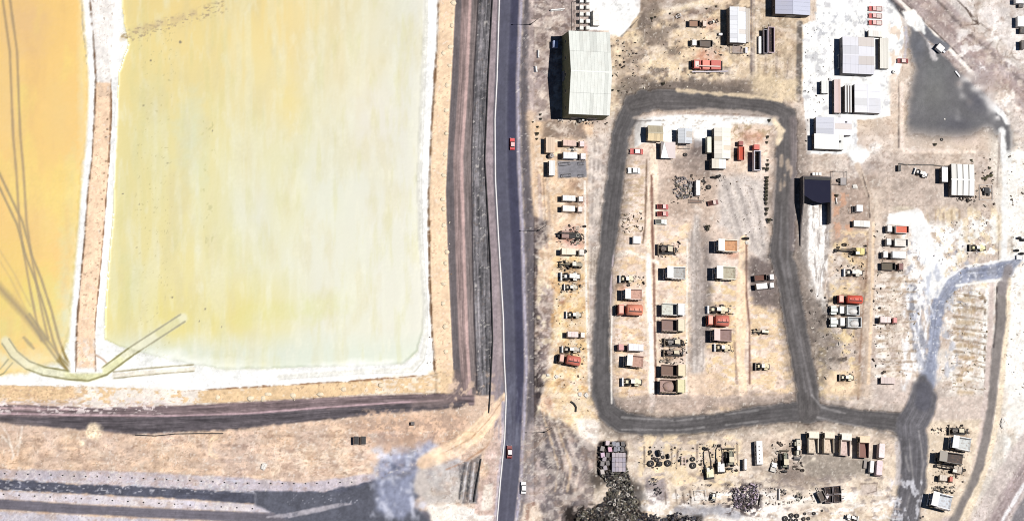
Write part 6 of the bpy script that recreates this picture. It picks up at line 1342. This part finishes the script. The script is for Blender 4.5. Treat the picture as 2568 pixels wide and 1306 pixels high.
# ------------------------------------------------------------------ loading dock
def dock():
    r = empty("t"); Wm = M_('wall', (84, 80, 82)); h = 5.0
    B_("back_wall", M_('wall', (84, 80, 86)), r, (0, 7.6, 0, 10.4, .5, h))
    MB().prism([(-9.0, 0), (7.3, 0), (7.3, h), (-1.0, h), (-9.0, 1.2), (-16.5, .3), (-16.5, 0)], 4.8, 5.2).build("side_wall", Wm, r).rotation_euler = (0, 0, R(90))
    MB().prism([(-8.5, 0), (7.3, 0), (7.3, h), (-8.5, h * .9)], -5.2, -4.8).build("side_wall", Wm, r).rotation_euler = (0, 0, R(90))
    pts = [(-4.75, 7.3), (4.75, 7.3), (4.75, -1.2), (1.2, -1.7), (-1.6, -1.0), (-4.75, .9)]
    MB().slab(pts, h - .35, h - .2).build("roof", mat('navy_slab', (12, 14, 48), .9, 0, .10, .35, (44, 44, 62), .02, .4), r)  # near-black navy slab across the north part of the dock
    B_("roof_edge", M_('dark'), r, (0, 7.0, h - .18, 9.4, .9, .25))
    B_("column", M_('dark'), r, *[(x, y, 0, .3, .3, h - .36) for x in (-4.4, 4.4) for y in (6.8, 1.2)])
    return r, 10.4, 17, 5.0
put("loading_dock", dock, "dark navy roofed loading dock with long side walls", "loading dock", 2050, 497, 0, zc=5.0)
for k, (x, lb) in enumerate([(2041, "left"), (2049, "middle"), (2057, "right")]): put("roof_unit", crate, "small white air unit north of the loading dock, %s one" % lb, "air unit", x, 436, 0, c=(250, 248, 246), L=.9, W=1.0, H=1.2, group="air units north of the dock")
put("cage", box_frame, "grey fenced box beside the loading dock", "enclosure", 2106, 446, 0, c=(110, 102, 98), L=5.0, W=4.6, H=1.4); put("crate", crate, "grey crate inside the fenced box by the dock", "crate", 2115, 455, 0, c=(160, 154, 154), L=2.0, W=2.6, H=1.2); put("round_tank", big_tyre, "round dark tank in the fenced box by the dock", "tank", 2103, 452, 0, 8, 9, rad=.6)
put("bush", bush, "dark bush east of the loading dock wall", "bush", 2099, 490, 0, 12, 10, s=1.0); put("barrier", barrier, "white stick barrier east of the loading dock", "barrier", 2098, 503, 10, 5, 16)
put("cube_hut", crate, "white cube hut with a dark frame in the east-centre yard", "hut", 2156, 522, 0, c=(250, 250, 252), L=2.2, W=2.3, H=3.0); put("cage", box_frame, "dark frame on the west side of the white cube hut", "cage", 2143, 525, 0, c=(60, 54, 54), L=1.4, W=2.2, H=2.4)
shed("cabin", "low cream cabin below the white cube hut", 2141, 554, 2182, 568, 2.2, 'flat', 0, 5, (252, 248, 240), None, (170, 160, 150), "cabin", .05)
put("boulder", boulder, "bright white boulder north of the white cube hut", "boulder", 2144, 468, 0, 17, 14)
put("excavator", excavator, "yellow excavator reaching west in the east-centre yard", "excavator", 2152, 630, 180, None, None, body=(246, 226, 140), boomc=(90, 80, 66), reach=1.25)
put("wheel_loader", wheel_loader, "wheel loader below the yellow excavator", "wheel loader", 2140, 683, 180, 52, 20, LG, body=(248, 242, 228), bucket=(255, 255, 255))
put("tanker_truck", tanker_truck, "bright red truck above the two white dump trucks", "truck", 2132, 750, 180, 66, 22, tank=(230, 96, 76), cab=(190, 50, 40), L=9.0)
put("dump_truck", tipper, "white dump truck, northern one of a pair", "dump truck", 2120, 777, 180, 74, 24, hood=(236, 244, 238)); put("dump_truck", tipper, "white dump truck, southern longer one of a pair", "dump truck", 2122, 807, 180, 80, 26, hood=(240, 246, 242))
put("wheel_loader", wheel_loader, "wheel loader at the south end of the east-centre sand", "wheel loader", 2123, 946, 180, 40, 18, LG, body=(250, 240, 210), bucket=(120, 110, 100))
put("box_truck", box_truck, "truck with salmon red load, northernmost of four in the salt yard", "truck", 2251, 575, 180, 58, 18, box=(238, 128, 106), cab=(252, 250, 246), L=7.4, openb=(252, 246, 240))
put("box_truck", box_truck, "white truck below the salmon red load truck", "truck", 2249, 608, 180, 58, 18, box=(250, 244, 236), cab=(252, 252, 248), L=7.5, openb=(255, 255, 250)); put("box_truck", box_truck, "white truck with a dark centre line, third in the salt yard", "truck", 2244, 638, 180, 58, 17, box=(252, 252, 250), cab=(252, 250, 248), L=7.6, roofpanel=2)
put("box_truck", box_truck, "dark grey bed truck, southernmost of four in the salt yard", "truck", 2238, 668, 0, 56, 18, box=(112, 104, 92), cab=(120, 56, 54), L=7.7, openb=(80, 72, 66))
put("box_truck", box_truck, "pale pink truck alone in the bleached eastern plots", "truck", 2230, 801, 0, 46, 15, box=(246, 226, 222), cab=(236, 150, 146), L=6.4)
shed("cabin", "low pinkish flat roofed cabin in the south of the bleached plots", 2209, 946, 2244, 961, 1.9, 'flat', 0, 4, (226, 206, 200), None, (120, 104, 100), "cabin", .05)
# ------------------------------------------------------------------ buildings of the salt yard
shed("warehouse", "large pale grey warehouse with crossing roof seams in the salt yard", 2113, 95, 2192, 184, 4.6, 'x', .35, 2, (226, 226, 234), (216, 216, 226), (120, 118, 122), "warehouse", .1, rows=2)
put("lean_to", box_frame, "small white lean-to frame on the west wall of the pale grey warehouse", "lean-to", 2109, 154, 90, c=(240, 240, 240), L=4.6, W=1.6, H=2.4, fill=(235, 240, 235))
shed("shed", "long narrow cream shed east of the pale grey warehouse", 2207, 96, 2228, 172, 2.6, 'flat', 0, 6, (250, 246, 236), None, (130, 124, 118), "shed", .05)
shed("shed", "small cream hut near the three red cars", 2178, 78, 2214, 92, 2.2, 'flat', 0, 3, (250, 244, 236), None, (150, 140, 132), "hut", .05)
shed("shed", "small white hut west of the row of long sheds", 2060, 203, 2078, 234, 2.6, 'flat', 0, 3, (238, 240, 236), None, (90, 88, 86), "hut", .05)
shed("shed", "pink roofed narrow shed, westernmost of the row of long sheds", 2092, 200, 2108, 283, 3.0, 'flat', 0, 6, (246, 220, 216), None, (90, 84, 84), "shed", .05)
shed("shed", "white narrow shed with a gap in its roof, middle of the row", 2118, 215, 2137, 282, 3.0, 'flat', 0, 3, (252, 252, 252), None, (110, 104, 104), "shed", .05, gap=.5)
shed("warehouse", "broad pale grey shed at the east of the row", 2143, 213, 2208, 282, 3.6, 'y', .4, 4, (234, 234, 242), (240, 240, 244), (120, 112, 112), "shed", .1)
shed("warehouse", "grey and white stepped warehouse north of the salt heap", 2046, 297, 2136, 336, 3.4, 'y', .3, 3, (236, 234, 244), (206, 208, 220), (130, 126, 128), "warehouse", .1)
shed("warehouse", "low cream white warehouse beside the salt heap", 2042, 338, 2116, 373, 3.8, 'flat', 0, 6, (250, 250, 246), None, (70, 64, 64), "warehouse", .05)
for x, y in ((2124, 302), (2126, 306)): pass
put("roof_vent", crate, "black vent standing on the low cream white warehouse", "vent", 2108, 355, 0, z0=3.87, c=(40, 40, 40), L=.5, W=.7, H=.5)
put("roof_vent", crate, "black vent standing on the grey and white stepped warehouse", "vent", 2123, 306, 0, z0=3.5, c=(50, 48, 48), L=.5, W=.5, H=.5)
for y, lb in ((22, "northern"), (40, "middle"), (57, "southern")): put("car", pickup, "red car with pale rear, %s one of three on the salt" % lb, "car", 2196, y, 180, 35, 12, "red cars on the salt", paint=(206, 80, 76), bedc=(240, 226, 220), cabr=(240, 190, 186))
put("car", car, "dark red car with pale roof west of the dark gravel pad", "car", 2264, 153, 180, 29, 12, paint=(150, 40, 40), roofc=(252, 216, 210), zc=.9); put("water_tank", storage_tank, "small round white tank south of the dark red car", "tank", 2243, 180, 0, 9, 9, c=(252, 252, 250), H=1.4)
put("container", container, "white tilted container on the dark gravel pad", "container", 2359, 120, -40, c=(248, 246, 244), L=2.6, W=2.2); put("cabinet", crate, "small white cabinet behind the tilted container", "cabinet", 2368, 130, -40, c=(235, 238, 244), L=.8, W=.6, H=.9)
tag(MB().prism([(-1.4, 0), (1.4, 0), (.9, .5), (-1.2, .3)], -.28, .28).build("salt_slab", M_('earth', (252, 252, 255)), None, False, tuple(G(2401, 186, .2))), "white slab lying on the dark gravel pad", "slab").rotation_euler = (0, 0, R(-52))
put("boulder", boulder, "single white stone in the middle of the dark gravel pad", "boulder", 2369, 299, 0, 5, 5)
put("pit_cover", big_tyre, "dark ringed pit cover south of the dark gravel pad", "pit cover", 2362, 350, 0, 8, 8, rad=.6, w=.3)
put("bush", bush, "dark bush south of the dark gravel pad", "bush", 2346, 362, 0, 12, 9, s=1.0)
# ------------------------------------------------------------------ far east
shed("warehouse", "cream building with eight roof bays in the east", 2385, 413, 2444, 489, 4.0, 'x', .35, 4, (252, 250, 244), (254, 252, 248), (110, 104, 100), "warehouse", .1, gap=.35)
shed("cabin", "white flat cabin on the west side of the eight-bay building", 2362, 419, 2377, 456, 3.6, 'flat', 0, 4, (254, 254, 254), None, (90, 84, 82), "cabin", .05)
put("cable_machine", wheel_loader, "white and dark machine with trailing cable west of the eight-bay building", "machine", 2310, 434, 160, 38, 17, body=(250, 248, 246)); put("hut", crate, "slim black upright box at the end of the grey pipe", "box", 2256, 421, 0, c=(30, 28, 28), L=1.0, W=2.2, H=1.6)
def pit():
    r = empty("t"); B_("rim_wall", M_('wall', (236, 226, 220)), r, (0, 3.1, 0, 6.6, .2, .5), (0, -3.1, 0, 6.6, .2, .5), (3.2, 0, 0, .2, 6.0, .5), (-3.2, 0, 0, .2, 6.0, .5)); B_("machine_block", M_('dark'), r, (0, .6, 0, 2.4, 2.4, 1.9), (-.9, -.3, 0, .7, 2.0, 1.3), (1.1, -.1, 0, 1.0, 2.6, 1.2)); B_("silver_duct", M_('paint', (150, 154, 160)), r, (-1.5, 1.0, 0, .7, 1.0, 1.4), (1.7, .8, 0, .6, 1.3, 1.5)); return r, 6.8, 6.4, 1.0
put("pump_station", pit, "black machinery inside a low pale square wall, far east", "pump station", 2474, 482, 0, 36, 40)
for x, y, s in [(2466, 447, 7), (2474, 445, 8), (2480, 441, 9), (2487, 440, 9), (2483, 421, 7), (2437, 401, 6), (2472, 450, 7)]: put("bush", bush, "olive green shrub north of the black machinery", "shrub", x, y, 0, s * 1.3, s * 1.1, "shrubs north of the machinery", s=1.0, c=(120, 116, 84))
put("wheel_loader", wheel_loader, "wheel loader alone in the pale far east plot", "wheel loader", 2452, 621, 180, 46, 18, LG, body=(250, 240, 180), bucket=(90, 84, 70))
for x, y, L, W, c, lb in [(2560, 3, 26, 12, (245, 245, 245), "white roofed hut cut by the top right corner"), (2561, 15, 12, 8, (60, 56, 56), "small dark box below the top right corner hut"), (2564, 54, 24, 26, (250, 250, 248), "white flat roofed hut on the right edge"), (2566, 76, 14, 14, (30, 28, 28), "black box below the white hut on the right edge"),
                          (2566, 112, 8, 22, (70, 64, 62), "narrow dark box on the upper right edge")]:
    put("hut", crate, lb, "hut", x, y, 0, L, W, c=c, L=2.0 if L > 10 else 1.2, W=2.0, H=2.6)
for x, y, lb in [(2556, 595, "black wheel stack on the right edge, upper"), (2565, 600, "black wheel beside the upper stack on the right edge"), (2550, 626, "black wheel left of the lower group on the right edge"), (2562, 634, "black wheel in the lower group on the right edge")]: put("tyre", big_tyre, lb, "tyre", x, y, 0, 12, 11, rad=1.0, stand=True)
put("crate", crate, "white crate below the black wheels on the right edge", "crate", 2556, 645, 0, c=(252, 250, 246), L=1.8, W=1.4, H=1.0)
put("dozer", dozer, "dark machine just above the white haul truck in the south-east", "bulldozer", 2405, 1080, 180, 54, 20, body=(70, 62, 56)); put("haul_truck", haul_truck, "large white haul truck in the south-east plots", "haul truck", 2411, 1110, 172, 52, 34, bed=(232, 236, 236), canopy=(254, 254, 252), rimc=(254, 254, 252))
put("haul_truck", haul_truck, "dark haul truck below the large white haul truck", "haul truck", 2384, 1146, 174, 66, 28, bed=(96, 88, 86), canopy=(150, 144, 134), rimc=(110, 104, 100)); put("excavator", excavator, "dark excavator with raised arm in the south-east plots", "excavator", 2396, 1176, 172, None, None, body=(200, 184, 166), boomc=(60, 54, 50), reach=1.1)
put("box_truck", box_truck, "small truck with cream box and red front in the south-east", "truck", 2374, 1198, 356, 36, 14, box=(226, 212, 196), cab=(214, 96, 74), L=5.2, boxlen=.55); put("axle_skid", axle_frame, "dark chassis parts above the southernmost white haul truck", "chassis", 2362, 1228, 170, 46, 12, c=(70, 66, 62))
put("haul_truck", haul_truck, "white haul truck at the south end of the ribbon road", "haul truck", 2361, 1254, 168, 56, 38, bed=(226, 232, 240), canopy=(252, 252, 255), rimc=(254, 254, 255))
put("tyre", big_tyre, "tiny dark tyre, left of two below the southernmost haul truck", "tyre", 2309, 1297, 0, 5, 5, rad=.5, w=.3); put("tyre", big_tyre, "tiny dark tyre, right of two below the southernmost haul truck", "tyre", 2315, 1294, 0, 5, 5, rad=.5, w=.3)
put("boulder", boulder, "large white boulder east of the ribbon road", "boulder", 2517, 1060, 80, 26, 17, s=1.2)
# ------------------------------------------------------------------ southern row
for i, (x, y, s, stand, lb) in enumerate([(1631, 1132, 10, 0, "small ringed tyre at the top left of the tyre group"), (1633, 1161, 17, 0, "large black tyre at the bottom left of the tyre group"), (1636, 1141, 6, 0, "smallest tyre of the tyre group"), (1650, 1136, 18, 1, "big tyre lying aslant at the top of the tyre group"), (1648, 1152, 12, 0, "middle tyre of the tyre group"), (1655, 1162, 14, 0, "open ringed tyre at the bottom middle of the tyre group"), (1651, 1167, 12, 1, "tyre leaning behind the open ringed one"), (1663, 1145, 9, 0, "grey tyre between the middle and right tyres"), (1677, 1143, 13, 1, "upper right tyre of the tyre group"), (1676, 1160, 17, 0, "large black tyre at the bottom right of the tyre group")]):
    put("tyre", big_tyre, lb, "tyre", x, y, i * 35, s, s * (.95 if not stand else .8), "giant tyres dumped together", rad=1.0, stand=bool(stand))
put("axle_skid", axle_frame, "pinkish wheel frame right of the tyre group", "wheel frame", 1715, 1154, 90, 22, 22, c=(236, 206, 200)); put("tyre", big_tyre, "upper tyre of two beside the pinkish wheel frame", "tyre", 1738, 1150, 0, 13, 12, rad=1.0); put("tyre", big_tyre, "white rimmed tyre, lower of two beside the pinkish wheel frame", "tyre", 1739, 1166, 0, 16, 16, rad=1.1)
put("excavator", excavator, "cream excavator reaching north, western one of two", "excavator", 1780, 1180, 97, None, None, body=(250, 246, 206), boomc=(70, 60, 56), reach=1.3); put("excavator", excavator, "white excavator reaching north, eastern one of two", "excavator", 1808, 1166, 93, None, None, body=(252, 252, 250), boomc=(110, 96, 100), reach=1.15)
put("tyre", big_tyre, "round black wheel above the cream excavator", "tyre", 1767, 1123, 0, 8, 9, rad=.6)
put("dozer", dozer, "dark green bulldozer with cream engine parts east of the excavators", "bulldozer", 1832, 1148, 92, 58, 26, body=(120, 120, 96)); put("dozer", dozer, "dark green bulldozer with cream cab roof east of the bus", "bulldozer", 1969, 1154, 92, 60, 26, body=(110, 112, 88))
put("container", container, "slim white container between the bulldozer and the bus", "container", 1870, 1163, 90, c=(248, 244, 246), L=3.9, W=.9); put("bus", bus, "white bus with a row of roof vents in the southern row", "bus", 1905, 1134, 92, 60, 17)
put("car", pickup, "small white vehicle between the bus and the eastern bulldozer", "car", 1941, 1170, 75, 24, 14, paint=(252, 252, 250), bedc=(230, 224, 214), cabr=(255, 255, 255)); put("wheel_loader", wheel_loader, "dark wheel loader west of the haul truck row", "wheel loader", 2001, 1124, 270, 54, 18, LG, body=(222, 216, 196), bucket=(80, 76, 80))
put("haul_truck", haul_truck, "cream haul truck facing north, first of four side by side", "haul truck", 2041, 1106, 90, 54, 27, bed=(240, 224, 204), canopy=(252, 240, 218), rimc=(250, 240, 220)); put("haul_truck", haul_truck, "sand coloured haul truck facing north, second of four side by side", "haul truck", 2080, 1106, 90, 54, 27, bed=(238, 218, 196), canopy=(250, 234, 210), rimc=(244, 228, 204))
put("haul_truck", haul_truck, "haul truck with pale pink bed facing north, third of four side by side", "haul truck", 2122, 1111, 87, 56, 27, bed=(240, 214, 206), canopy=(250, 244, 230), rimc=(244, 226, 212)); put("haul_truck", haul_truck, "haul truck with reddish brown bed facing north, fourth of four side by side", "haul truck", 2168, 1117, 89, 54, 27, bed=(158, 116, 108), canopy=(240, 216, 180), rimc=(150, 120, 112))
put("container", container, "pale pink container, northern one of two end to end", "container", 2212, 1129, 86, c=(252, 232, 232), L=5.0, W=2.1, H=3.6); put("container", container, "pink container, southern one of two end to end", "container", 2206, 1172, 86, c=(246, 220, 226), L=5.1, W=2.1, H=3.6); put("container", container, "slim white container west of the two pink ones", "container", 2187, 1169, 85, c=(252, 252, 250), L=4.2, W=1.4)
put("crate", crate, "grey segmented crate beside the slim white container", "crate", 2170, 1163, 85, c=(140, 130, 124), L=2.9, W=1.0, H=.8)
# dark open boxes
for x, y, d, lb in [(2079, 1229, 8, "top left"), (2100, 1227, 8, "top right"), (2079, 1250, 4, "bottom left"), (2101, 1248, 3, "bottom right")]:
    put("open_skip", open_trailer, "dark open skip, %s of the group of four" % lb, "skip", x, y, d, 20, 19, "dark open skips", c=(84, 70, 78), L=2.8, W=2.6, H=2.0, floor=(40, 34, 38))
put("open_skip", open_trailer, "grey brown skip lying aslant west of the four dark skips", "skip", 2062, 1243, 116, 28, 16, c=(120, 110, 104), L=2.8, W=2.6, H=2.0, floor=(110, 100, 94)); put("crate", crate, "white block wedged between the aslant skip and the dark skips", "crate", 2075, 1243, 60, c=(236, 226, 232), L=1.6, W=1.0, H=1.4)
put("cage", box_frame, "white outlined open frame in the southern debris row", "frame", 1757, 1240, 8, c=(248, 246, 240), L=3.9, W=3.2, H=.7); put("dozer", dozer, "small white tracked machine right of the white outlined frame", "machine", 1789, 1246, 80, 26, 18, body=(244, 244, 240))
for i, (x, y, lb) in enumerate([(1641, 1206, "dark wheel cluster below the tyre group, upper"), (1651, 1230, "dark wheel cluster below the tyre group, lower")]): put("scrap_part", axle_frame, lb, "wheel scrap", x, y, 20 + 40 * i, 22, 18, c=(70, 58, 56))
put("scrap_part", axle_frame, "scrap wheels left of the dark skips", "wheel scrap", 2004, 1245, 80, 24, 16, c=(110, 104, 80)); put("scrap_part", axle_frame, "dark scrap part near the middle of the southern debris row", "wheel scrap", 1966, 1234, 60, 20, 12, c=(80, 68, 80))
put("board", barrier, "leaning dark board in the southern debris row", "board", 1907, 1252, -12, 5, 24, c=(70, 60, 58)); put("barrier", barrier, "white upright board left of the dark scrap part", "board", 1955, 1238, 0, 6, 28, c=(254, 250, 248))
rt = [(1970, 1299, 14), (1985, 1291, 12), (1999, 1292, 12), (1984, 1303, 11), (1997, 1304, 11), (2019, 1287, 7), (2016, 1300, 10), (2028, 1299, 9), (2042, 1286, 9), (2062, 1279, 6)]
for x, y, s in rt: put("tyre", big_tyre, "round tyre in the slanting row at the bottom edge", "tyre", x, y, 0, s, s, "round tyres along the bottom edge", rad=1.0)
put("machine", wheel_loader, "white machine half buried at the bottom edge below the aslant track", "machine", 2138, 1297, 350, 36, 16, body=(250, 250, 248))
# ------------------------------------------------------------------ scrap, bales, rubble
rn = random.Random(5)
sc = MB()
for y in range(4):
    for x in range(4):
        bx, by = 1539 + x * 8.6, 1140 + y * 12
        put("bale", crate, "violet grey scrap bale, %s row from the north and %s column of the square block" % (("first", "second", "third", "fourth")[y], ("first", "second", "third", "fourth")[x]), "bale", bx, by, rn.uniform(-4, 4), c=rn.choice([(164, 154, 170), (146, 140, 158), (178, 166, 176)]), L=1.1, W=1.55, H=2.0, group="violet grey scrap bales")
for (bx, by, c) in [(1511, 1124, (130, 124, 124)), (1512, 1140, (206, 176, 200)), (1516, 1150, (150, 140, 150)), (1511, 1162, (110, 104, 108)), (1518, 1172, (160, 150, 160)), (1511, 1182, (190, 180, 176)), (1524, 1110, (220, 200, 206)), (1530, 1126, (214, 160, 186)), (1540, 1112, (128, 130, 144)), (1549, 1114, (136, 138, 150)), (1544, 1126, (110, 112, 128)), (1553, 1124, (120, 124, 140)), (1562, 1112, (50, 46, 52)), (1524, 1160, (60, 54, 60)), (1560, 1126, (56, 52, 62)), (1524, 1140, (46, 42, 46))]:
    put("bale", crate, "%s scrap bale among the loose ones round the square block" % ("black" if sum(c) < 200 else "dark grey" if sum(c) < 370 else "blue grey" if c[2] > c[0] + 8 else "rosy" if c[0] > c[1] + 14 else "pale grey"), "bale", bx, by, rn.uniform(-12, 12), c=c, L=1.3, W=1.6, H=1.9, group="mixed scrap bales round the block")
def heap_stuff(name, pts, n, label, cols, smin, smax, zmax, seed, rings=0, patchy=None):
    rn = random.Random(seed); xs = [p[0] for p in pts]; ys = [p[1] for p in pts]
    def inside(x, y):
        c = False
        for i in range(len(pts)):
            (ax, ay), (bx, by) = pts[i], pts[(i + 1) % len(pts)]
            if (ay > y) != (by > y) and x < (bx - ax) * (y - ay) / (by - ay) + ax: c = not c
        return c
    parts = [MB() for _ in cols]; k = 0; t = 0
    while k < n and t < n * 20:
        t += 1; x, y = rn.uniform(min(xs), max(xs)), rn.uniform(min(ys), max(ys))
        if not inside(x, y): continue
        if patchy and math.sin(x * .11 + seed) * math.cos(y * .13 + x * .05) + .4 * math.sin(x * .31 + y * .27) < patchy: continue
        k += 1; p = G(x, y); m = parts[rn.randrange(len(cols))]; s = rn.uniform(smin, smax) * rn.choice((.6, 1, 1, 1.5)); z = rn.uniform(0, zmax)
        if rings and rn.random() < rings:
            q = MB().lathe([(s * .5, -.15), (s, -.15), (s, .15), (s * .5, .15)], k=9, closed=True); a = Matrix.Rotation(rn.uniform(0, 1.2), 3, 'X') @ Matrix.Rotation(rn.uniform(0, 6), 3, 'Z'); b = len(m.v)
            m.v += [tuple(a @ Vector(v) + Vector((p.x, p.y, z + .3))) for v in q.v]; m.f += [tuple(b + i for i in f) for f in q.f]
        else: m.box(p.x, p.y, z * .6 - .02, s * rn.uniform(.5, 1.8), s * rn.uniform(.3, 1), s * rn.uniform(.3, .9), rn.uniform(0, 3.1), rn.uniform(.4, 1), rn.uniform(.4, 1), rn.uniform(-.5, .5))
    root = empty(name)
    for m, c in zip(parts, cols): 
        o = m.build(name + "_pieces", mat('scrap', c, .8, 0, .25, 1.0), root); o['kind'] = 'stuff'
    tag(root, label, "scrap heap", kind='stuff'); return root
DK = [(52, 50, 54), (76, 72, 72), (38, 36, 44), (128, 124, 118), (26, 24, 30)]
heap_stuff("scrap_heap", [(1505, 1185), (1572, 1176), (1588, 1230), (1596, 1280), (1620, 1330), (1430, 1330), (1450, 1290), (1516, 1262), (1530, 1225)], 2600, "dark jumbled scrap heap south of the scrap bales", DK + [(110, 106, 92), (96, 94, 84), (214, 208, 200)], .3, .75, 1.3, 3, .2, -.75)
heap_stuff("scrap_heap", [(1596, 1290), (1640, 1284), (1660, 1298), (1700, 1282), (1750, 1296), (1780, 1340), (1590, 1340)], 320, "blue black scrap heap along the bottom edge", [(30, 32, 50), (46, 48, 64), (70, 72, 84), (24, 24, 34)], .4, .9, 1.3, 4, .1, -.3)
heap_stuff("scrap_heap", [(1500, 1110), (1568, 1104), (1572, 1180), (1500, 1190)], 260, "dark loose scrap filling the gaps between the bales", DK, .3, .7, 1.2, 6, .1)
heap_stuff("scrap_heap", [(1692, 440), (1716, 446), (1734, 452), (1736, 496), (1700, 496), (1686, 480)], 170, "grey scrap heap west of the slim white container", [(140, 134, 138), (170, 164, 166), (84, 80, 86), (226, 222, 220), (120, 118, 104)], .2, .6, .4, 7, .15)
heap_stuff("rubble", [(1560, 535), (1612, 532), (1612, 580), (1562, 584)], 70, "loose dark debris in the west plots", [(90, 80, 70), (130, 116, 100)], .2, .5, .2, 8)
heap_stuff("rubble", [(1836, 1222), (1900, 1212), (1898, 1262), (1880, 1284), (1840, 1270)], 330, "violet grey scrap in the middle of the southern debris row", [(110, 102, 116), (80, 76, 80), (196, 176, 196), (150, 140, 150), (60, 54, 58)], .25, .7, .6, 9, .1)
heap_stuff("rubble", [(1700, 1215), (1840, 1212), (1960, 1222), (2050, 1216), (2050, 1262), (1900, 1268), (1700, 1262)], 170, "small stones and scrap strewn along the southern debris row", [(140, 128, 120), (240, 232, 222), (80, 72, 68)], .2, .6, .15, 10)
heap_stuff("rubble", [(2370, 560), (2440, 540), (2500, 550), (2500, 640), (2380, 700), (2340, 640)], 110, "pale rubble strewn west of the far east loader", [(250, 248, 244), (176, 166, 156), (206, 200, 206)], .15, .5, .06, 11)
heap_stuff("rubble", [(2370, 720), (2490, 720), (2470, 980), (2360, 980)], 150, "pale rubble in the bleached plots beside the ribbon road", [(252, 248, 240), (190, 170, 140), (160, 146, 124), (226, 210, 180)], .15, .5, .05, 12)
heap_stuff("rubble", [(2200, 690), (2310, 690), (2300, 940), (2196, 940)], 90, "pale rubble in the plots west of the blue grey track", [(252, 248, 240), (180, 164, 140), (150, 136, 116)], .15, .5, .05, 13)
heap_stuff("rubble", [(2522, 350), (2600, 350), (2600, 1000), (2510, 1000), (2530, 700)], 120, "pale rubble on the white ground at the right edge", [(250, 248, 244), (170, 156, 140), (120, 110, 100)], .2, .6, .08, 14)
heap_stuff("rubble", [(1780, 440), (1920, 440), (1930, 600), (1760, 590)], 60, "scattered stones on the pale inner yard floor", [(110, 98, 90), (150, 136, 124)], .12, .35, .05, 15)
heap_stuff("rubble", [(1620, 20), (1820, 20), (1820, 210), (1580, 230)], 130, "scattered stones on the north yard sand", [(120, 104, 92), (170, 150, 130), (250, 240, 220)], .15, .5, .08, 16)
heap_stuff("rubble", [(1380, 620), (1480, 620), (1480, 1060), (1400, 1000)], 90, "scattered stones on the yellow roadside sand", [(140, 110, 84), (255, 244, 220), (110, 90, 74)], .15, .5, .08, 17)
heap_stuff("rubble", [(2020, 720), (2150, 720), (2150, 960), (2050, 960)], 110, "dark stones below the white dump trucks", [(90, 84, 80), (120, 112, 104), (240, 230, 216)], .15, .6, .1, 18)
heap_stuff("rubble", [(500, 982), (1060, 956), (1130, 500), (1140, 990), (600, 1008)], 160, "small stones on the berm", [(150, 120, 92), (255, 240, 214)], .15, .4, .6, 19)
heap_stuff("rubble", [(2010, 60), (2050, 60), (2100, 120), (2090, 200), (2020, 360)], 80, "small dark lumps on the white salt", [(120, 116, 112), (70, 66, 62)], .15, .4, .05, 20)

for i, (pts, n, lb) in enumerate([(rect(1404, 565, 1466, 615), 60, "dark scrap strewn round the drill rig"), (rect(1402, 650, 1464, 735), 90, "dark scrap between the roadside wheel loaders"), (rect(1402, 860, 1466, 925), 50, "dark scrap round the roadside tanker"),
        (rect(1552, 690, 1616, 715), 30, "scrap round the loader by the west road"), (rect(1655, 845, 1722, 912), 110, "dark parts strewn round the two central bulldozers"), (rect(1650, 608, 1706, 645), 60, "dark parts strewn round the bulldozer below the pickups"),
        (rect(1770, 765, 1840, 790), 34, "scrap round the loader of the middle plots"), (rect(1788, 858, 1840, 884), 34, "scrap round the loader below the violet brown truck"), (rect(1600, 1120, 1760, 1175), 60, "small parts round the giant tyres"),
        (rect(1755, 1110, 1850, 1190), 110, "dark parts round the two excavators"), (rect(1935, 1105, 2015, 1190), 110, "dark parts round the eastern bulldozer"), (rect(2335, 1066, 2430, 1090), 60, "dark parts above the large white haul truck"),
        (rect(2338, 1128, 2420, 1215), 130, "dark parts between the south-east machines"), (rect(2336, 1218, 2396, 1236), 50, "dark parts above the southernmost haul truck"), (rect(2090, 610, 2175, 700), 70, "small parts round the yellow excavator"),
        (rect(1682, 436, 1770, 510), 90, "grey scrap round the slim white container"), (rect(1730, 95, 1880, 140), 70, "small parts south-west of the white warehouse"), (rect(1395, 296, 1530, 312), 40, "small scrap along the south wall of the big shed"),
        (rect(1538, 100, 1600, 235), 50, "stones along the east wall of the big shed"), (rect(2425, 395, 2500, 520), 60, "small scrap round the far east machinery"), (rect(2385, 490, 2450, 506), 40, "dark scrap along the south wall of the eight-bay building"), (rect(2190, 560, 2220, 960), 70, "rubble along the west edge of the bleached plots")]):
    heap_stuff("loose_scrap", pts, n, lb, [(44, 40, 40), (84, 74, 68), (200, 190, 176)], .18, .62, .25, 40 + i, .08)
# nothing of the photograph's watermark is built
